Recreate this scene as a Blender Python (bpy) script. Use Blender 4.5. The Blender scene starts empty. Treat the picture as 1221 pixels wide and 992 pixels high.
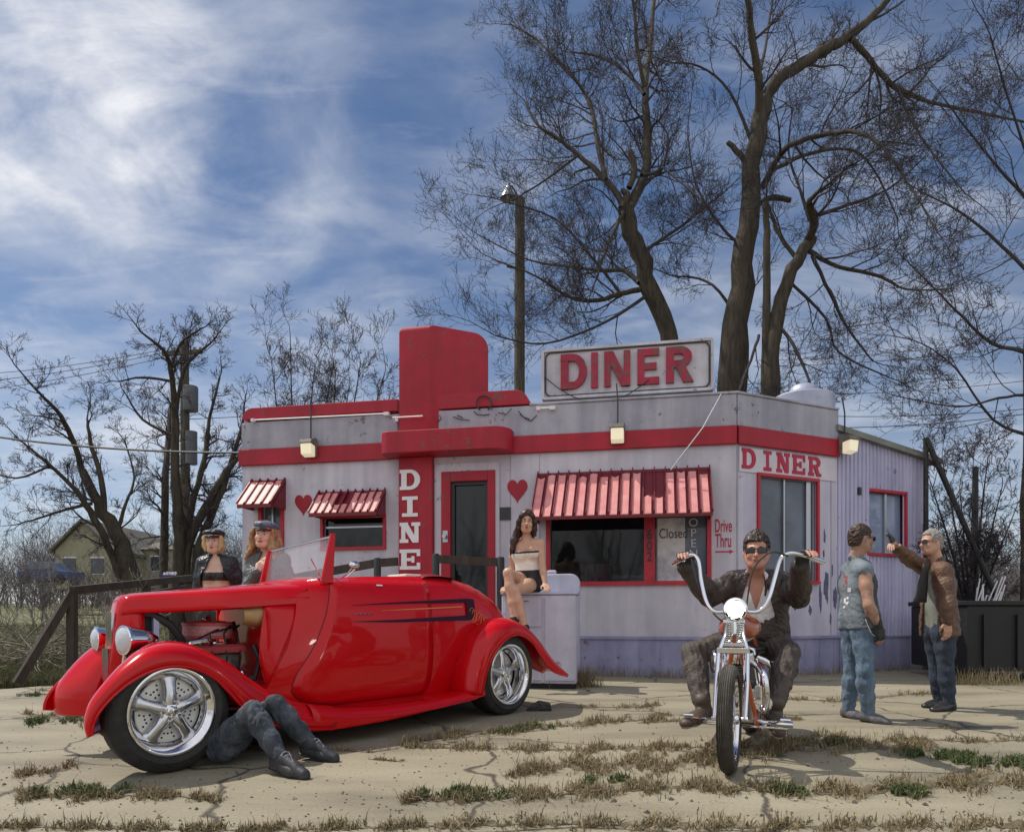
import bpy, bmesh, math, random
import numpy as np
from mathutils import Vector, Matrix
C = bpy.context.scene.collection
SC = bpy.context.scene
R = math.radians

# ------------------------------------------------------------------ camera
FOC, CX, HOR, CAMH = 850.0, 610.5, 730.0, 0.93
cd = bpy.data.cameras.new('camera')
cam = bpy.data.objects.new('camera', cd); C.objects.link(cam)
cam.location = (0, 0, CAMH); cam.rotation_euler = (R(90), 0, 0)
cd.sensor_fit = 'HORIZONTAL'; cd.sensor_width = 36.0
cd.lens = 36.0 * FOC / 1221.0
cd.shift_y = (HOR - 496.0) / 1221.0
cd.clip_start = 0.05; cd.clip_end = 3000
SC.camera = cam

# ------------------------------------------------------------------ light
SUN_EL, SUN_AZ = 57.0, -68.0          # azimuth measured from +Y towards +X
w = bpy.data.worlds.new("World"); SC.world = w; w.use_nodes = True
nt = w.node_tree; nt.nodes.clear()
N = nt.nodes.new; L = nt.links.new
out = N('ShaderNodeOutputWorld'); bg = N('ShaderNodeBackground'); bg.inputs[1].default_value = 0.145
sky = N('ShaderNodeTexSky'); sky.sky_type = 'NISHITA'; sky.sun_disc = False
sky.sun_elevation = R(SUN_EL); sky.sun_rotation = R(SUN_AZ)
sky.air_density = 1.0; sky.dust_density = 0.6; sky.ozone_density = 2.5
tc = N('ShaderNodeTexCoord'); sep = N('ShaderNodeSeparateXYZ'); L(tc.outputs['Generated'], sep.inputs[0])
def vmath(op, a, b=None):
    n = N('ShaderNodeMath'); n.operation = op
    for i, x in enumerate((a, b)):
        if x is None: continue
        if isinstance(x, (int, float)): n.inputs[i].default_value = x
        else: L(x, n.inputs[i])
    return n.outputs[0]
zz = vmath('ADD', vmath('MAXIMUM', sep.outputs[2], 0.0), 0.22)
comb = N('ShaderNodeCombineXYZ')
L(vmath('DIVIDE', sep.outputs[0], zz), comb.inputs[0]); L(vmath('DIVIDE', sep.outputs[1], zz), comb.inputs[1])
def cloud_noise(rot, scl, scale, detail, dist, lo, hi, off=(0, 0, 0)):
    mp = N('ShaderNodeMapping'); mp.inputs['Rotation'].default_value = (0, 0, R(rot)); mp.inputs['Scale'].default_value = scl
    mp.inputs['Location'].default_value = off
    L(comb.outputs[0], mp.inputs[0])
    n = N('ShaderNodeTexNoise'); n.inputs['Scale'].default_value = scale; n.inputs['Detail'].default_value = detail
    n.inputs['Roughness'].default_value = .58; n.inputs['Distortion'].default_value = dist
    L(mp.outputs[0], n.inputs['Vector'])
    r = N('ShaderNodeMapRange'); r.interpolation_type = 'SMOOTHSTEP'
    r.inputs[1].default_value = lo; r.inputs[2].default_value = hi; L(n.outputs['Fac'], r.inputs[0])
    return r.outputs[0]
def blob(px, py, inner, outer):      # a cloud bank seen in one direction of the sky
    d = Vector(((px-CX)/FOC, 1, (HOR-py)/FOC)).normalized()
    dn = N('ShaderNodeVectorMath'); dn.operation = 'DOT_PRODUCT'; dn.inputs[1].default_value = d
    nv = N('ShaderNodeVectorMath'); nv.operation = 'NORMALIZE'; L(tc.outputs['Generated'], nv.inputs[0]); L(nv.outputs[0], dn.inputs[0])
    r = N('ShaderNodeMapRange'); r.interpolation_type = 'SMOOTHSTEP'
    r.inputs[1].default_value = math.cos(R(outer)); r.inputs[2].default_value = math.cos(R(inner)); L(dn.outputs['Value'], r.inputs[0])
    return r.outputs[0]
c1 = cloud_noise(28, (1.0, 2.3, 1), 1.7, 9, .7, .46, .80, (3.1, 1.2, 0))
c2 = cloud_noise(-12, (1.0, 3.0, 1), 3.1, 8, .5, .50, .80, (7.3, .4, 0))
big = cloud_noise(25, (1, 1.9, 1), 1.5, 9, .9, .36, .66, (1.7, 5.2, 0))
pat = cloud_noise(40, (1, 1.2, 1), 3.4, 9, .4, .40, .72, (2.2, 8.1, 0))
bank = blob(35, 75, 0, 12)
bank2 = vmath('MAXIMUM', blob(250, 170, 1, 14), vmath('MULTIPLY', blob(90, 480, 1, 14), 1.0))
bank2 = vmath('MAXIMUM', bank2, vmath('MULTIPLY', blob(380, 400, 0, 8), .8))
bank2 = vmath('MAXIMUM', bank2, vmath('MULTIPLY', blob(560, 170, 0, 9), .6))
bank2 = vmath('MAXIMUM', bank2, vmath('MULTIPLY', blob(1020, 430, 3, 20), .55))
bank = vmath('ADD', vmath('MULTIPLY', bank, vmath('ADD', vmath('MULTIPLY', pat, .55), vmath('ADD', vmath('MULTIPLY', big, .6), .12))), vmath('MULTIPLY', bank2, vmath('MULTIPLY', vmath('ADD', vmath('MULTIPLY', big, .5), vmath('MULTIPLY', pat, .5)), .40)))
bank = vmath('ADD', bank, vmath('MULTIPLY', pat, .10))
low = N('ShaderNodeMapRange'); low.inputs[1].default_value = .0; low.inputs[2].default_value = .45
low.inputs[3].default_value = .30; low.inputs[4].default_value = 0.0; L(sep.outputs[2], low.inputs[0])
cl = vmath('MAXIMUM', vmath('MULTIPLY', c1, .26), vmath('MULTIPLY', c2, .24))
rear = N('ShaderNodeMapRange'); rear.interpolation_type = 'SMOOTHSTEP'; rear.inputs[1].default_value = .12; rear.inputs[2].default_value = -.35; rear.inputs[3].default_value = 0; rear.inputs[4].default_value = .85; L(sep.outputs[1], rear.inputs[0])  # unseen bright cloud behind the camera, added as fill light
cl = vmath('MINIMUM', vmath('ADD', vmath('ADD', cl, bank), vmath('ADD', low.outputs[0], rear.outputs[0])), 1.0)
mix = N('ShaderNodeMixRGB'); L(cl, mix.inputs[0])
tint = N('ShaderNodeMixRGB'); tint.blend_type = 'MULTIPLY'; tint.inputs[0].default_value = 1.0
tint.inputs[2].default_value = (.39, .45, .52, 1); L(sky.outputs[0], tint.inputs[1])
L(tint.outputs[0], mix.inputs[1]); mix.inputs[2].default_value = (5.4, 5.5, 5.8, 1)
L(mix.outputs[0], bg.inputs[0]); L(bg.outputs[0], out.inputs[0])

sd = bpy.data.lights.new('sun', 'SUN'); sd.energy = 3.5; sd.angle = R(0.6); sd.color = (1, .93, .82)
sun = bpy.data.objects.new('sun', sd); C.objects.link(sun)
svec = Vector((math.sin(R(SUN_AZ))*math.cos(R(SUN_EL)), math.cos(R(SUN_AZ))*math.cos(R(SUN_EL)), math.sin(R(SUN_EL))))
sun.rotation_euler = svec.to_track_quat('Z', 'Y').to_euler()
sun.location = svec*60
SC.view_settings.view_transform = 'Standard'; SC.view_settings.look = 'None'
SC.view_settings.gamma = 1; SC.view_settings.exposure = 0.12
SC.cycles.max_bounces = 6

# ------------------------------------------------------------------ materials
MATS = {}
def mat(name, col, rough=.6, metal=0, var=.0, vscale=8, bump=0, bscale=40, coat=0, col2=None, emit=None, estr=1, alpha=None,
        stretch=(1, 1, 1), trans=0, spec=None, lo=.35, hi=.65):
    if name in MATS: return MATS[name]
    m = bpy.data.materials.new(name); m.use_nodes = True; t = m.node_tree; b = t.nodes['Principled BSDF']
    b.inputs['Roughness'].default_value = rough; b.inputs['Metallic'].default_value = metal
    if coat: b.inputs['Coat IOR'].default_value = 1.38; b.inputs['Coat Weight'].default_value = coat; b.inputs['Coat Roughness'].default_value = .03
    if spec is not None: b.inputs['Specular IOR Level'].default_value = spec
    if trans: b.inputs['Transmission Weight'].default_value = trans
    if alpha is not None: b.inputs['Alpha'].default_value = alpha
    c = (*col, 1)
    tcn = t.nodes.new('ShaderNodeTexCoord'); mp = t.nodes.new('ShaderNodeMapping'); mp.inputs['Scale'].default_value = stretch
    t.links.new(tcn.outputs['Object'], mp.inputs[0])
    if var or col2:
        n = t.nodes.new('ShaderNodeTexNoise'); n.inputs['Scale'].default_value = vscale; n.inputs['Detail'].default_value = 7
        n.inputs['Roughness'].default_value = .62
        t.links.new(mp.outputs[0], n.inputs['Vector'])
        r = t.nodes.new('ShaderNodeMapRange'); r.inputs[1].default_value = lo; r.inputs[2].default_value = hi
        t.links.new(n.outputs['Fac'], r.inputs[0])
        mx = t.nodes.new('ShaderNodeMixRGB'); t.links.new(r.outputs[0], mx.inputs[0])
        if col2: mx.inputs[1].default_value = c; mx.inputs[2].default_value = (*col2, 1)
        else:
            mx.inputs[1].default_value = (*[x*(1-var) for x in col], 1); mx.inputs[2].default_value = (*[min(1, x*(1+var)) for x in col], 1)
        t.links.new(mx.outputs[0], b.inputs['Base Color'])
        rr = t.nodes.new('ShaderNodeMapRange'); rr.inputs[3].default_value = max(0.02, rough*.8); rr.inputs[4].default_value = min(1, rough*1.2)
        t.links.new(n.outputs['Fac'], rr.inputs[0]); t.links.new(rr.outputs[0], b.inputs['Roughness'])
    else: b.inputs['Base Color'].default_value = c
    if bump:
        n2 = t.nodes.new('ShaderNodeTexNoise'); n2.inputs['Scale'].default_value = bscale; n2.inputs['Detail'].default_value = 6
        t.links.new(mp.outputs[0], n2.inputs['Vector'])
        bp = t.nodes.new('ShaderNodeBump'); bp.inputs['Strength'].default_value = bump; bp.inputs['Distance'].default_value = .02
        t.links.new(n2.outputs['Fac'], bp.inputs['Height']); t.links.new(bp.outputs[0], b.inputs['Normal'])
    if emit: b.inputs['Emission Color'].default_value = (*emit, 1); b.inputs['Emission Strength'].default_value = estr
    MATS[name] = m
    return m

# ------------------------------------------------------------------ object helpers
def tag(o, label=None, cat=None, group=None, kind=None):
    if label: o['label'] = label
    if cat: o['category'] = cat
    if group: o['group'] = group
    if kind: o['kind'] = kind
    return o
def thing(name, label, cat, loc=(0, 0, 0), group=None):
    o = bpy.data.objects.new(name, None); C.objects.link(o); o.location = loc; o.empty_display_size = .2
    return tag(o, label, cat, group)
def copy_tree(o, parent=None):
    c = o.copy(); C.objects.link(c); c.parent = parent
    for ch in list(o.children): copy_tree(ch, c)
    return c
def wloc(o):
    p = Vector((0, 0, 0))
    while o: p += o.location; o = o.parent
    return p

class MB:
    """collects shapes in world space; build() links them as ONE mesh object"""
    def __init__(s, f=None): s.v = []; s.f = []; s.T = f
    def add(s, vs, fs):
        o = len(s.v)
        s.v += [tuple(s.T(Vector(p))) if s.T else tuple(p) for p in vs]
        s.f += [[i+o for i in f] for f in fs]; return s
    def box(s, x0, x1, y0, y1, z0, z1):
        return s.add([(x0,y0,z0),(x1,y0,z0),(x1,y1,z0),(x0,y1,z0),(x0,y0,z1),(x1,y0,z1),(x1,y1,z1),(x0,y1,z1)],
                     [(0,3,2,1),(4,5,6,7),(0,1,5,4),(1,2,6,5),(2,3,7,6),(3,0,4,7)])
    def bar(s, a, b, w, h, up=(0, 0, 1)):
        a, b = Vector(a), Vector(b); d = (b-a).normalized(); u = Vector(up)
        sd_ = d.cross(u).normalized(); u = sd_.cross(d)
        q = [(-1,-1),(1,-1),(1,1),(-1,1)]
        vs = [p + sd_*x*w/2 + u*y*h/2 for p in (a, b) for x, y in q]
        return s.add(vs, [(0,1,2,3),(7,6,5,4),(0,4,5,1),(1,5,6,2),(2,6,7,3),(3,7,4,0)])
    def tube(s, pts, r, n=8, cap=True):
        pts = [Vector(p) for p in pts]; m = len(pts)
        if not hasattr(r, '__len__'): r = [r]*m
        vs = []; prev = None
        for i, p in enumerate(pts):
            d = (pts[min(i+1, m-1)]-pts[max(i-1, 0)]).normalized()
            if prev is None:
                a = Vector((0,0,1)) if abs(d.z) < .9 else Vector((1,0,0)); x = d.cross(a).normalized()
            else:
                x = prev - d*prev.dot(d)
                x = x.normalized() if x.length > 1e-6 else d.orthogonal().normalized()
            prev = x; y = d.cross(x)
            for k in range(n):
                t = 2*math.pi*k/n; vs.append(p + (x*math.cos(t)+y*math.sin(t))*r[i])
        fs = [(i*n+k, i*n+(k+1)%n, (i+1)*n+(k+1)%n, (i+1)*n+k) for i in range(m-1) for k in range(n)]
        if cap: fs += [tuple(reversed(range(n))), tuple(range((m-1)*n, m*n))]
        return s.add(vs, fs)
    def lathe(s, prof, o, axis, n=32, closed=False):
        """prof: (r, h) along axis from point o"""
        o = Vector(o); d = Vector(axis).normalized(); x = d.orthogonal().normalized(); y = d.cross(x)
        vs = [o + d*h + (x*math.cos(2*math.pi*k/n)+y*math.sin(2*math.pi*k/n))*r_ for r_, h in prof for k in range(n)]
        m = len(prof)
        fs = [(i*n+k, i*n+(k+1)%n, (i+1)*n+(k+1)%n, (i+1)*n+k) for i in range(m-1) for k in range(n)]
        if closed: fs += [((m-1)*n+k, (m-1)*n+(k+1)%n, (k+1)%n, k) for k in range(n)]
        return s.add(vs, fs)
    def grid(s, rows, closed=False):
        m, n = len(rows), len(rows[0]); vs = [p for r_ in rows for p in r_]
        fs = [(i*n+k, i*n+k+1, (i+1)*n+k+1, (i+1)*n+k) for i in range(m-1) for k in range(n-1)]
        if closed: fs += [(i*n+n-1, i*n, (i+1)*n, (i+1)*n+n-1) for i in range(m-1)]
        return s.add(vs, fs)
    def prism(s, poly, off):
        """poly: 3D loop, extruded by vector off"""
        n = len(poly); off = Vector(off); a = [Vector(p) for p in poly]
        return s.add(a+[p+off for p in a], [tuple(range(n)), tuple(reversed(range(n, 2*n)))] + [(i, n+i, n+(i+1)%n, (i+1)%n) for i in range(n)])
    def ball(s, c, r, seg=16, rings=10):
        if not hasattr(r, '__len__'): r = (r, r, r)
        vs = []; c = Vector(c)
        for i in range(rings+1):
            t = math.pi*i/rings
            for k in range(seg):
                a = 2*math.pi*k/seg; vs.append(c+Vector((r[0]*math.sin(t)*math.cos(a), r[1]*math.sin(t)*math.sin(a), r[2]*math.cos(t))))
        return s.add(vs, [(i*seg+k, (i+1)*seg+k, (i+1)*seg+(k+1)%seg, i*seg+(k+1)%seg) for i in range(rings) for k in range(seg)])
    def build(s, name, m, parent=None, smooth=False, bevel=0, solid=0, sub=0, label=None, fix=True, loc=None, angle=40):
        me = bpy.data.meshes.new(name)
        base = wloc(parent) if parent else Vector(loc or (0, 0, 0))
        me.from_pydata([(x-base.x, y-base.y, z-base.z) for x, y, z in s.v], [], s.f)
        if fix:
            b = bmesh.new(); b.from_mesh(me); bmesh.ops.remove_doubles(b, verts=b.verts, dist=1e-5)
            bmesh.ops.recalc_face_normals(b, faces=b.faces); b.to_mesh(me); b.free()
        o = bpy.data.objects.new(name, me); C.objects.link(o)
        if parent: o.parent = parent
        else: o.location = base
        if isinstance(m, (list, tuple)):
            for q in m: me.materials.append(q)
        else: me.materials.append(m)
        if solid:
            q = o.modifiers.new('s', 'SOLIDIFY'); q.thickness = solid; q.offset = -1
        if bevel:
            q = o.modifiers.new('b', 'BEVEL'); q.width = bevel; q.segments = 2; q.limit_method = 'ANGLE'; q.angle_limit = R(35)
        if sub:
            q = o.modifiers.new('u', 'SUBSURF'); q.levels = sub; q.render_levels = sub
        if smooth:
            for p in me.polygons: p.use_smooth = True
            if angle and not sub:
                try: me.set_sharp_from_angle(angle=R(angle))
                except Exception: pass
        if label: o['label'] = label
        return o

def text_part(txt, name, m, parent, org, xdir, zdir, size, depth=.01, font_scale=(1, 1), bold=0.0, serif=False, align='CENTER', space=1.0):
    """flat lettering as a mesh; org = baseline centre (world), xdir reading direction, zdir up"""
    cu = bpy.data.curves.new('tmp', 'FONT'); cu.body = txt; cu.size = size; cu.align_x = align
    cu.extrude = depth; cu.offset = bold; cu.space_character = space
    ob = bpy.data.objects.new('tmp', cu); C.objects.link(ob)
    dg = bpy.context.evaluated_depsgraph_get(); me = bpy.data.meshes.new_from_object(ob.evaluated_get(dg))
    bpy.data.objects.remove(ob)
    x = Vector(xdir).normalized(); z = Vector(zdir).normalized(); y = x.cross(z)*-1
    mb = MB(lambda p: Vector(org) + x*p.x*font_scale[0] + z*p.y*font_scale[1] - (x.cross(z)*-1)*(-p.z))
    mb.add([v.co for v in me.vertices], [list(p.vertices) for p in me.polygons])
    bpy.data.meshes.remove(me)
    return mb.build(name, m, parent, fix=False)

# block slab-serif letters drawn on a 0..1 box: list of convex polygons
def slab(ch, st=.26, sv=.17):
    h = 1-sv; a = st
    rect = lambda x0, y0, x1, y1: [(x0,y0),(x1,y0),(x1,y1),(x0,y1)]
    def arc(cx, cy, rx, ry, t, a0, a1, n=10, tx=None):
        tx = tx or t; o = []
        for i in range(n):
            p, q = R(a0+(a1-a0)*i/n), R(a0+(a1-a0)*(i+1)/n)
            o.append([(cx+rx*math.cos(p), cy+ry*math.sin(p)), (cx+rx*math.cos(q), cy+ry*math.sin(q)),
                      (cx+(rx-tx)*math.cos(q), cy+(ry-t)*math.sin(q)), (cx+(rx-tx)*math.cos(p), cy+(ry-t)*math.sin(p))])
        return o
    if ch == 'D':
        return [rect(.08,0,.08+a,1), rect(0,0,.5,sv), rect(0,h,.5,1)] + arc(.5,.5,.5,.5,sv,-90,90,12,a)
    if ch == 'I':
        return [rect(.5-a/2,sv,.5+a/2,h), rect(.12,0,.88,sv), rect(.12,h,.88,1)]
    if ch == 'N':
        return [rect(.08,sv,.08+a*.75,h), rect(.92-a*.75,sv*.2,.92,h), rect(0,0,.42,sv), rect(0,h,.4,1), rect(.58,h,1,1),
                [(.02,1),(.36,1),(.92,.0),(.64,.0)]]
    if ch == 'E':
        return [rect(.08,sv,.08+a,h), rect(0,0,1,sv), rect(0,h,1,1), rect(.3,.42,.66,.42+sv*.9), rect(.58,.34,.72,.66),
                rect(.84,sv,1,.34), rect(.84,.66,1,h)]
    if ch == 'R':
        return [rect(.08,sv,.08+a,h), rect(0,0,.46,sv), rect(0,h,.55,1), rect(.3,.42,.55,.42+sv)] + arc(.55,.71,.4,.29,sv,-90,90,10,a) + \
               [[(.42,.44),(.7,.44),(.96,.0),(.66,.0)], rect(.66,0,1,sv*.8)]
    return [rect(0, 0, 1, 1)]
def plain(ch, st=.28, sv=.2):
    rect = lambda x0, y0, x1, y1: [(x0,y0),(x1,y0),(x1,y1),(x0,y1)]
    if ch == 'D': return [q for i, q in enumerate(slab('D', st, sv)) if i not in (1, 2)] + [rect(.08,0,.5,sv), rect(.08,1-sv,.5,1)]
    if ch == 'I': return [rect(.3, 0, .7, 1)]
    if ch == 'N': return [rect(.04,0,.04+st*.85,1), rect(.96-st*.85,0,.96,1), [(.04,1),(.36,1),(.96,0),(.64,0)]]
    if ch == 'E': return [rect(.08,0,.08+st,1), rect(.08,0,.92,sv), rect(.08,1-sv,.92,1), rect(.08,.41,.82,.41+sv*.95)]
    if ch == 'R':
        q = slab('R', st, sv); return [rect(.08,0,.08+st,1), rect(.08,1-sv,.55,1), rect(.3,.42,.55,.42+sv)] + q[4:14] + [[(.42,.44),(.72,.44),(1.0,.0),(.66,.0)]]
def letter_part(ch, m, parent, org, xdir, zdir, w_, h_, depth, style=slab, name='letter', st=.26, sv=.17):
    x = Vector(xdir).normalized(); z = Vector(zdir).normalized(); n = x.cross(z)
    mb = MB(); org = Vector(org)
    for i, poly in enumerate(style(ch, st, sv)):
        e = depth + .0006*i
        mb.prism([org + x*(px-.5)*w_ + z*py*h_ for px, py in poly], n*e)
    return mb.build(name, m, parent)
# ================================================================== ground
def ground(px, py): 
    Y = FOC*CAMH/(py-HOR); return Vector(((px-CX)*Y/FOC, Y, 0))
def at(px, py, Y): return Vector(((px-CX)*Y/FOC, Y, CAMH-(py-HOR)*Y/FOC))

def concrete_mat():
    m = bpy.data.materials.new('concrete'); m.use_nodes = True; t = m.node_tree; b = t.nodes['Principled BSDF']; n = t.nodes.new; l = t.links.new
    tcn = n('ShaderNodeTexCoord')
    a = n('ShaderNodeTexNoise'); a.inputs['Scale'].default_value = .9; a.inputs['Detail'].default_value = 10; a.inputs['Roughness'].default_value = .6
    mp = n('ShaderNodeMapping'); mp.inputs['Scale'].default_value = (.6, 1.8, 1); l(tcn.outputs['Object'], mp.inputs[0]); l(mp.outputs[0], a.inputs[0])
    r = n('ShaderNodeValToRGB'); e = r.color_ramp.elements
    e[0].position = .3; e[0].color = (.165, .145, .105, 1); e[1].position = .72; e[1].color = (.34, .305, .22, 1)
    x = e.new(.48); x.color = (.265, .235, .165, 1); l(a.outputs['Fac'], r.inputs[0])
    f = n('ShaderNodeTexNoise'); f.inputs['Scale'].default_value = 60; f.inputs['Detail'].default_value = 5; l(tcn.outputs['Object'], f.inputs[0])
    mx = n('ShaderNodeMixRGB'); mx.blend_type = 'OVERLAY'; mx.inputs[0].default_value = .35; l(r.outputs[0], mx.inputs[1]); l(f.outputs['Fac'], mx.inputs[2])
    v = n('ShaderNodeTexVoronoi'); v.feature = 'DISTANCE_TO_EDGE'; v.inputs['Scale'].default_value = .55
    wp = n('ShaderNodeTexNoise'); wp.inputs['Scale'].default_value = 2.2; wp.inputs['Detail'].default_value = 6; l(tcn.outputs['Object'], wp.inputs[0])
    ad = n('ShaderNodeMixRGB'); ad.blend_type = 'ADD'; ad.inputs[0].default_value = .35; l(tcn.outputs['Object'], ad.inputs[1]); l(wp.outputs['Color'], ad.inputs[2]); l(ad.outputs[0], v.inputs['Vector'])
    cr = n('ShaderNodeMapRange'); cr.inputs[1].default_value = .003; cr.inputs[2].default_value = .011; l(v.outputs['Distance'], cr.inputs[0])
    mc = n('ShaderNodeMixRGB'); mc.inputs[1].default_value = (.07, .06, .045, 1); l(cr.outputs[0], mc.inputs[0]); l(mx.outputs[0], mc.inputs[2])
    # dark oil and tyre stains
    s = n('ShaderNodeTexNoise'); s.inputs['Scale'].default_value = 3.3; s.inputs['Detail'].default_value = 6; l(tcn.outputs['Object'], s.inputs[0])
    sr = n('ShaderNodeMapRange'); sr.inputs[1].default_value = .66; sr.inputs[2].default_value = .74; sr.inputs[4].default_value = .5; l(s.outputs['Fac'], sr.inputs[0])
    ms = n('ShaderNodeMixRGB'); ms.inputs[2].default_value = (.10, .085, .06, 1); l(sr.outputs[0], ms.inputs[0]); l(mc.outputs[0], ms.inputs[1])
    l(ms.outputs[0], b.inputs['Base Color']); b.inputs['Roughness'].default_value = .75
    bp = n('ShaderNodeBump'); bp.inputs['Strength'].default_value = .35; bp.inputs['Distance'].default_value = .01; l(mx.outputs[0], bp.inputs['Height']); l(bp.outputs[0], b.inputs['Normal'])
    return m
M_CONC = concrete_mat()
M_FIELD = mat('dry_field', (.16, .15, .075), .95, col2=(.09, .115, .035), vscale=.45, bump=.6, bscale=9)
M_SOIL = mat('soil', (.10, .08, .05), .95, col2=(.19, .16, .10), vscale=14, bump=.8, bscale=60)

g = MB()
rows = []
for y in [-20, -5, 0, 3, 6, 9, 11, 13, 16, 20, 26, 34, 45, 60, 80, 120, 200, 400, 900, 1500]:
    row = []
    for i in range(-24, 25):
        x = i/24.0; x = math.copysign(abs(x)**1.8, x)*1200
        rise = 0 if y < 16 else min(1, (y-16)/60.0)
        z = -.03 + rise*(1.6+.5*math.sin(x*.02+y*.01)) + (max(0, y-60))*.012
        row.append((x, y, z))
    rows.append(row)
g.grid(rows); tag(g.build('field', M_FIELD, smooth=True), kind='structure')
# concrete apron
g = MB(); rnd = random.Random(4)
edge = [(-30, -8), (30, -8), (30, 11.2), (9, 12.2), (2, 12.4), (-4.2, 12.2), (-5.6, 9.6)] + [(-6.2-i*.5+rnd.uniform(-.1, .1), 8.6-i*.1+rnd.uniform(-.12, .12)) for i in range(0, 30)]
g.prism([(x, y, .0) for x, y in edge], (0, 0, -.12)); tag(g.build('concrete_apron', M_CONC), kind='structure')
# ================================================================== diner
CR = Vector((3.19, 10.13, 0))
AX = Vector((.980, -.198, 0)).normalized()      # front wall, reading direction (to the right)
AN = Vector((-AX.y*-1*-1, 0, 0)); AN = Vector((AX.y, -AX.x, 0))   # outward normal of the front
BX = Vector((.906, .423, 0)).normalized()       # side wall, reading direction
BN = Vector((BX.y, -BX.x, 0))
def plane_at(px, py, org, ax):
    k = (px-CX)/FOC; s = (k*org.y-org.x)/(ax.x-k*ax.y); Y = org.y+ax.y*s
    return s, CAMH-(py-HOR)*Y/FOC
def fa(px, py, d=0): return plane_at(px, py, CR+AN*d, AX)
def fb(px, py, d=0): return plane_at(px, py, CR+BN*d, BX)
def Fr(p): return CR + AX*p.x + AN*p.y + Vector((0, 0, p.z))     # local (s, out, z)
def Sd(p): return CR + BX*p.x + BN*p.y + Vector((0, 0, p.z))

def wall_mat(name, base, patch, chip=.80, vs=1.2):
    m = bpy.data.materials.new(name); m.use_nodes = True; t = m.node_tree; b = t.nodes['Principled BSDF']; n = t.nodes.new; l = t.links.new
    tcn = n('ShaderNodeTexCoord')
    a = n('ShaderNodeTexNoise'); a.inputs['Scale'].default_value = vs; a.inputs['Detail'].default_value = 9; a.inputs['Roughness'].default_value = .65; l(tcn.outputs['Object'], a.inputs[0])
    mp = n('ShaderNodeMapping'); mp.inputs['Scale'].default_value = (3.1, 3.1, .3); l(tcn.outputs['Object'], mp.inputs[0])
    s = n('ShaderNodeTexNoise'); s.inputs['Scale'].default_value = 1.6; s.inputs['Detail'].default_value = 7; l(mp.outputs[0], s.inputs[0])
    ad = n('ShaderNodeMath'); ad.operation = 'ADD'; l(a.outputs['Fac'], ad.inputs[0]); l(s.outputs['Fac'], ad.inputs[1])
    r = n('ShaderNodeMapRange'); r.inputs[1].default_value = .75; r.inputs[2].default_value = 1.25; l(ad.outputs[0], r.inputs[0])
    mx = n('ShaderNodeMixRGB'); mx.inputs[1].default_value = (*patch, 1); mx.inputs[2].default_value = (*base, 1); l(r.outputs[0], mx.inputs[0])
    # flaked chips with rust in them
    cn = n('ShaderNodeTexNoise'); cn.inputs['Scale'].default_value = 7; cn.inputs['Detail'].default_value = 10; cn.inputs['Roughness'].default_value = .72; l(tcn.outputs['Object'], cn.inputs[0])
    c2_ = n('ShaderNodeTexNoise'); c2_.inputs['Scale'].default_value = .9; l(tcn.outputs['Object'], c2_.inputs[0])
    ca_ = n('ShaderNodeMath'); ca_.operation = 'MULTIPLY_ADD'; l(c2_.outputs['Fac'], ca_.inputs[0]); ca_.inputs[1].default_value = .35; l(cn.outputs['Fac'], ca_.inputs[2])
    cm = n('ShaderNodeMapRange'); cm.inputs[1].default_value = chip; cm.inputs[2].default_value = chip+.025; cm.inputs[4].default_value = .8; l(ca_.outputs[0], cm.inputs[0])
    cx_ = n('ShaderNodeMixRGB'); cx_.inputs[2].default_value = (.13, .075, .06, 1); l(cm.outputs[0], cx_.inputs[0]); l(mx.outputs[0], cx_.inputs[1]); mx = cx_
    l(mx.outputs[0], b.inputs['Base Color']); b.inputs['Roughness'].default_value = .55
    f = n('ShaderNodeTexNoise'); f.inputs['Scale'].default_value = 35; f.inputs['Detail'].default_value = 5; l(tcn.outputs['Object'], f.inputs[0])
    bp = n('ShaderNodeBump'); bp.inputs['Strength'].default_value = .15; bp.inputs['Distance'].default_value = .01; l(f.outputs['Fac'], bp.inputs['Height']); l(bp.outputs[0], b.inputs['Normal'])
    return m
M_WALL = wall_mat('painted_wall', (.62, .59, .66), (.42, .40, .47))
M_SIDE = wall_mat('shaded_side_wall', (.60, .57, .68), (.42, .40, .51))  # bluer copy of the wall paint; violet shade of this side put into the colour
M_PAR = wall_mat('parapet_paint', (.42, .41, .47), (.26, .25, .30))
M_RED = wall_mat('red_paint', (.42, .007, .028), (.29, .005, .018), vs=2.0)
M_REDD = mat('dark_red_frame', (.42, .015, .035), .5, var=.2, vscale=5)
M_GLASS = mat('window_glass', (.006, .008, .008), .04, spec=.5)
M_GLASSL = mat('window_glass_pale', (.13, .16, .21), .06, spec=.4, col2=(.07, .08, .11), vscale=1.4)  # pale reflection in the panes is put into the base colour
M_ALU = mat('aluminium', (.45, .46, .48), .35, 1)
M_ROOF = mat('tar_roof', (.07, .07, .075), .9, bump=.3)
M_WHITE = mat('white_lettering', (.78, .76, .78), .5, var=.06, vscale=9)
M_PEEL = mat('bare_metal_patch', (.10, .10, .19), .7, var=.3, vscale=20)
M_DARK = mat('dark_metal', (.03, .03, .032), .5)
M_CREAM = mat('lamp_lens', (.75, .68, .45), .4, emit=(1, .9, .68), estr=.4)

sL = fa(289, 553)[0]; sRb = fb(998, 600)[0]
zTop = fa(878, 470)[1]; zB0, zB1 = fa(878, 530)[1], fa(878, 508)[1]; zLed = .56
diner = thing('diner_building', 'low white diner with red bands, red entrance tower and metal awnings', 'diner', CR)

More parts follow.
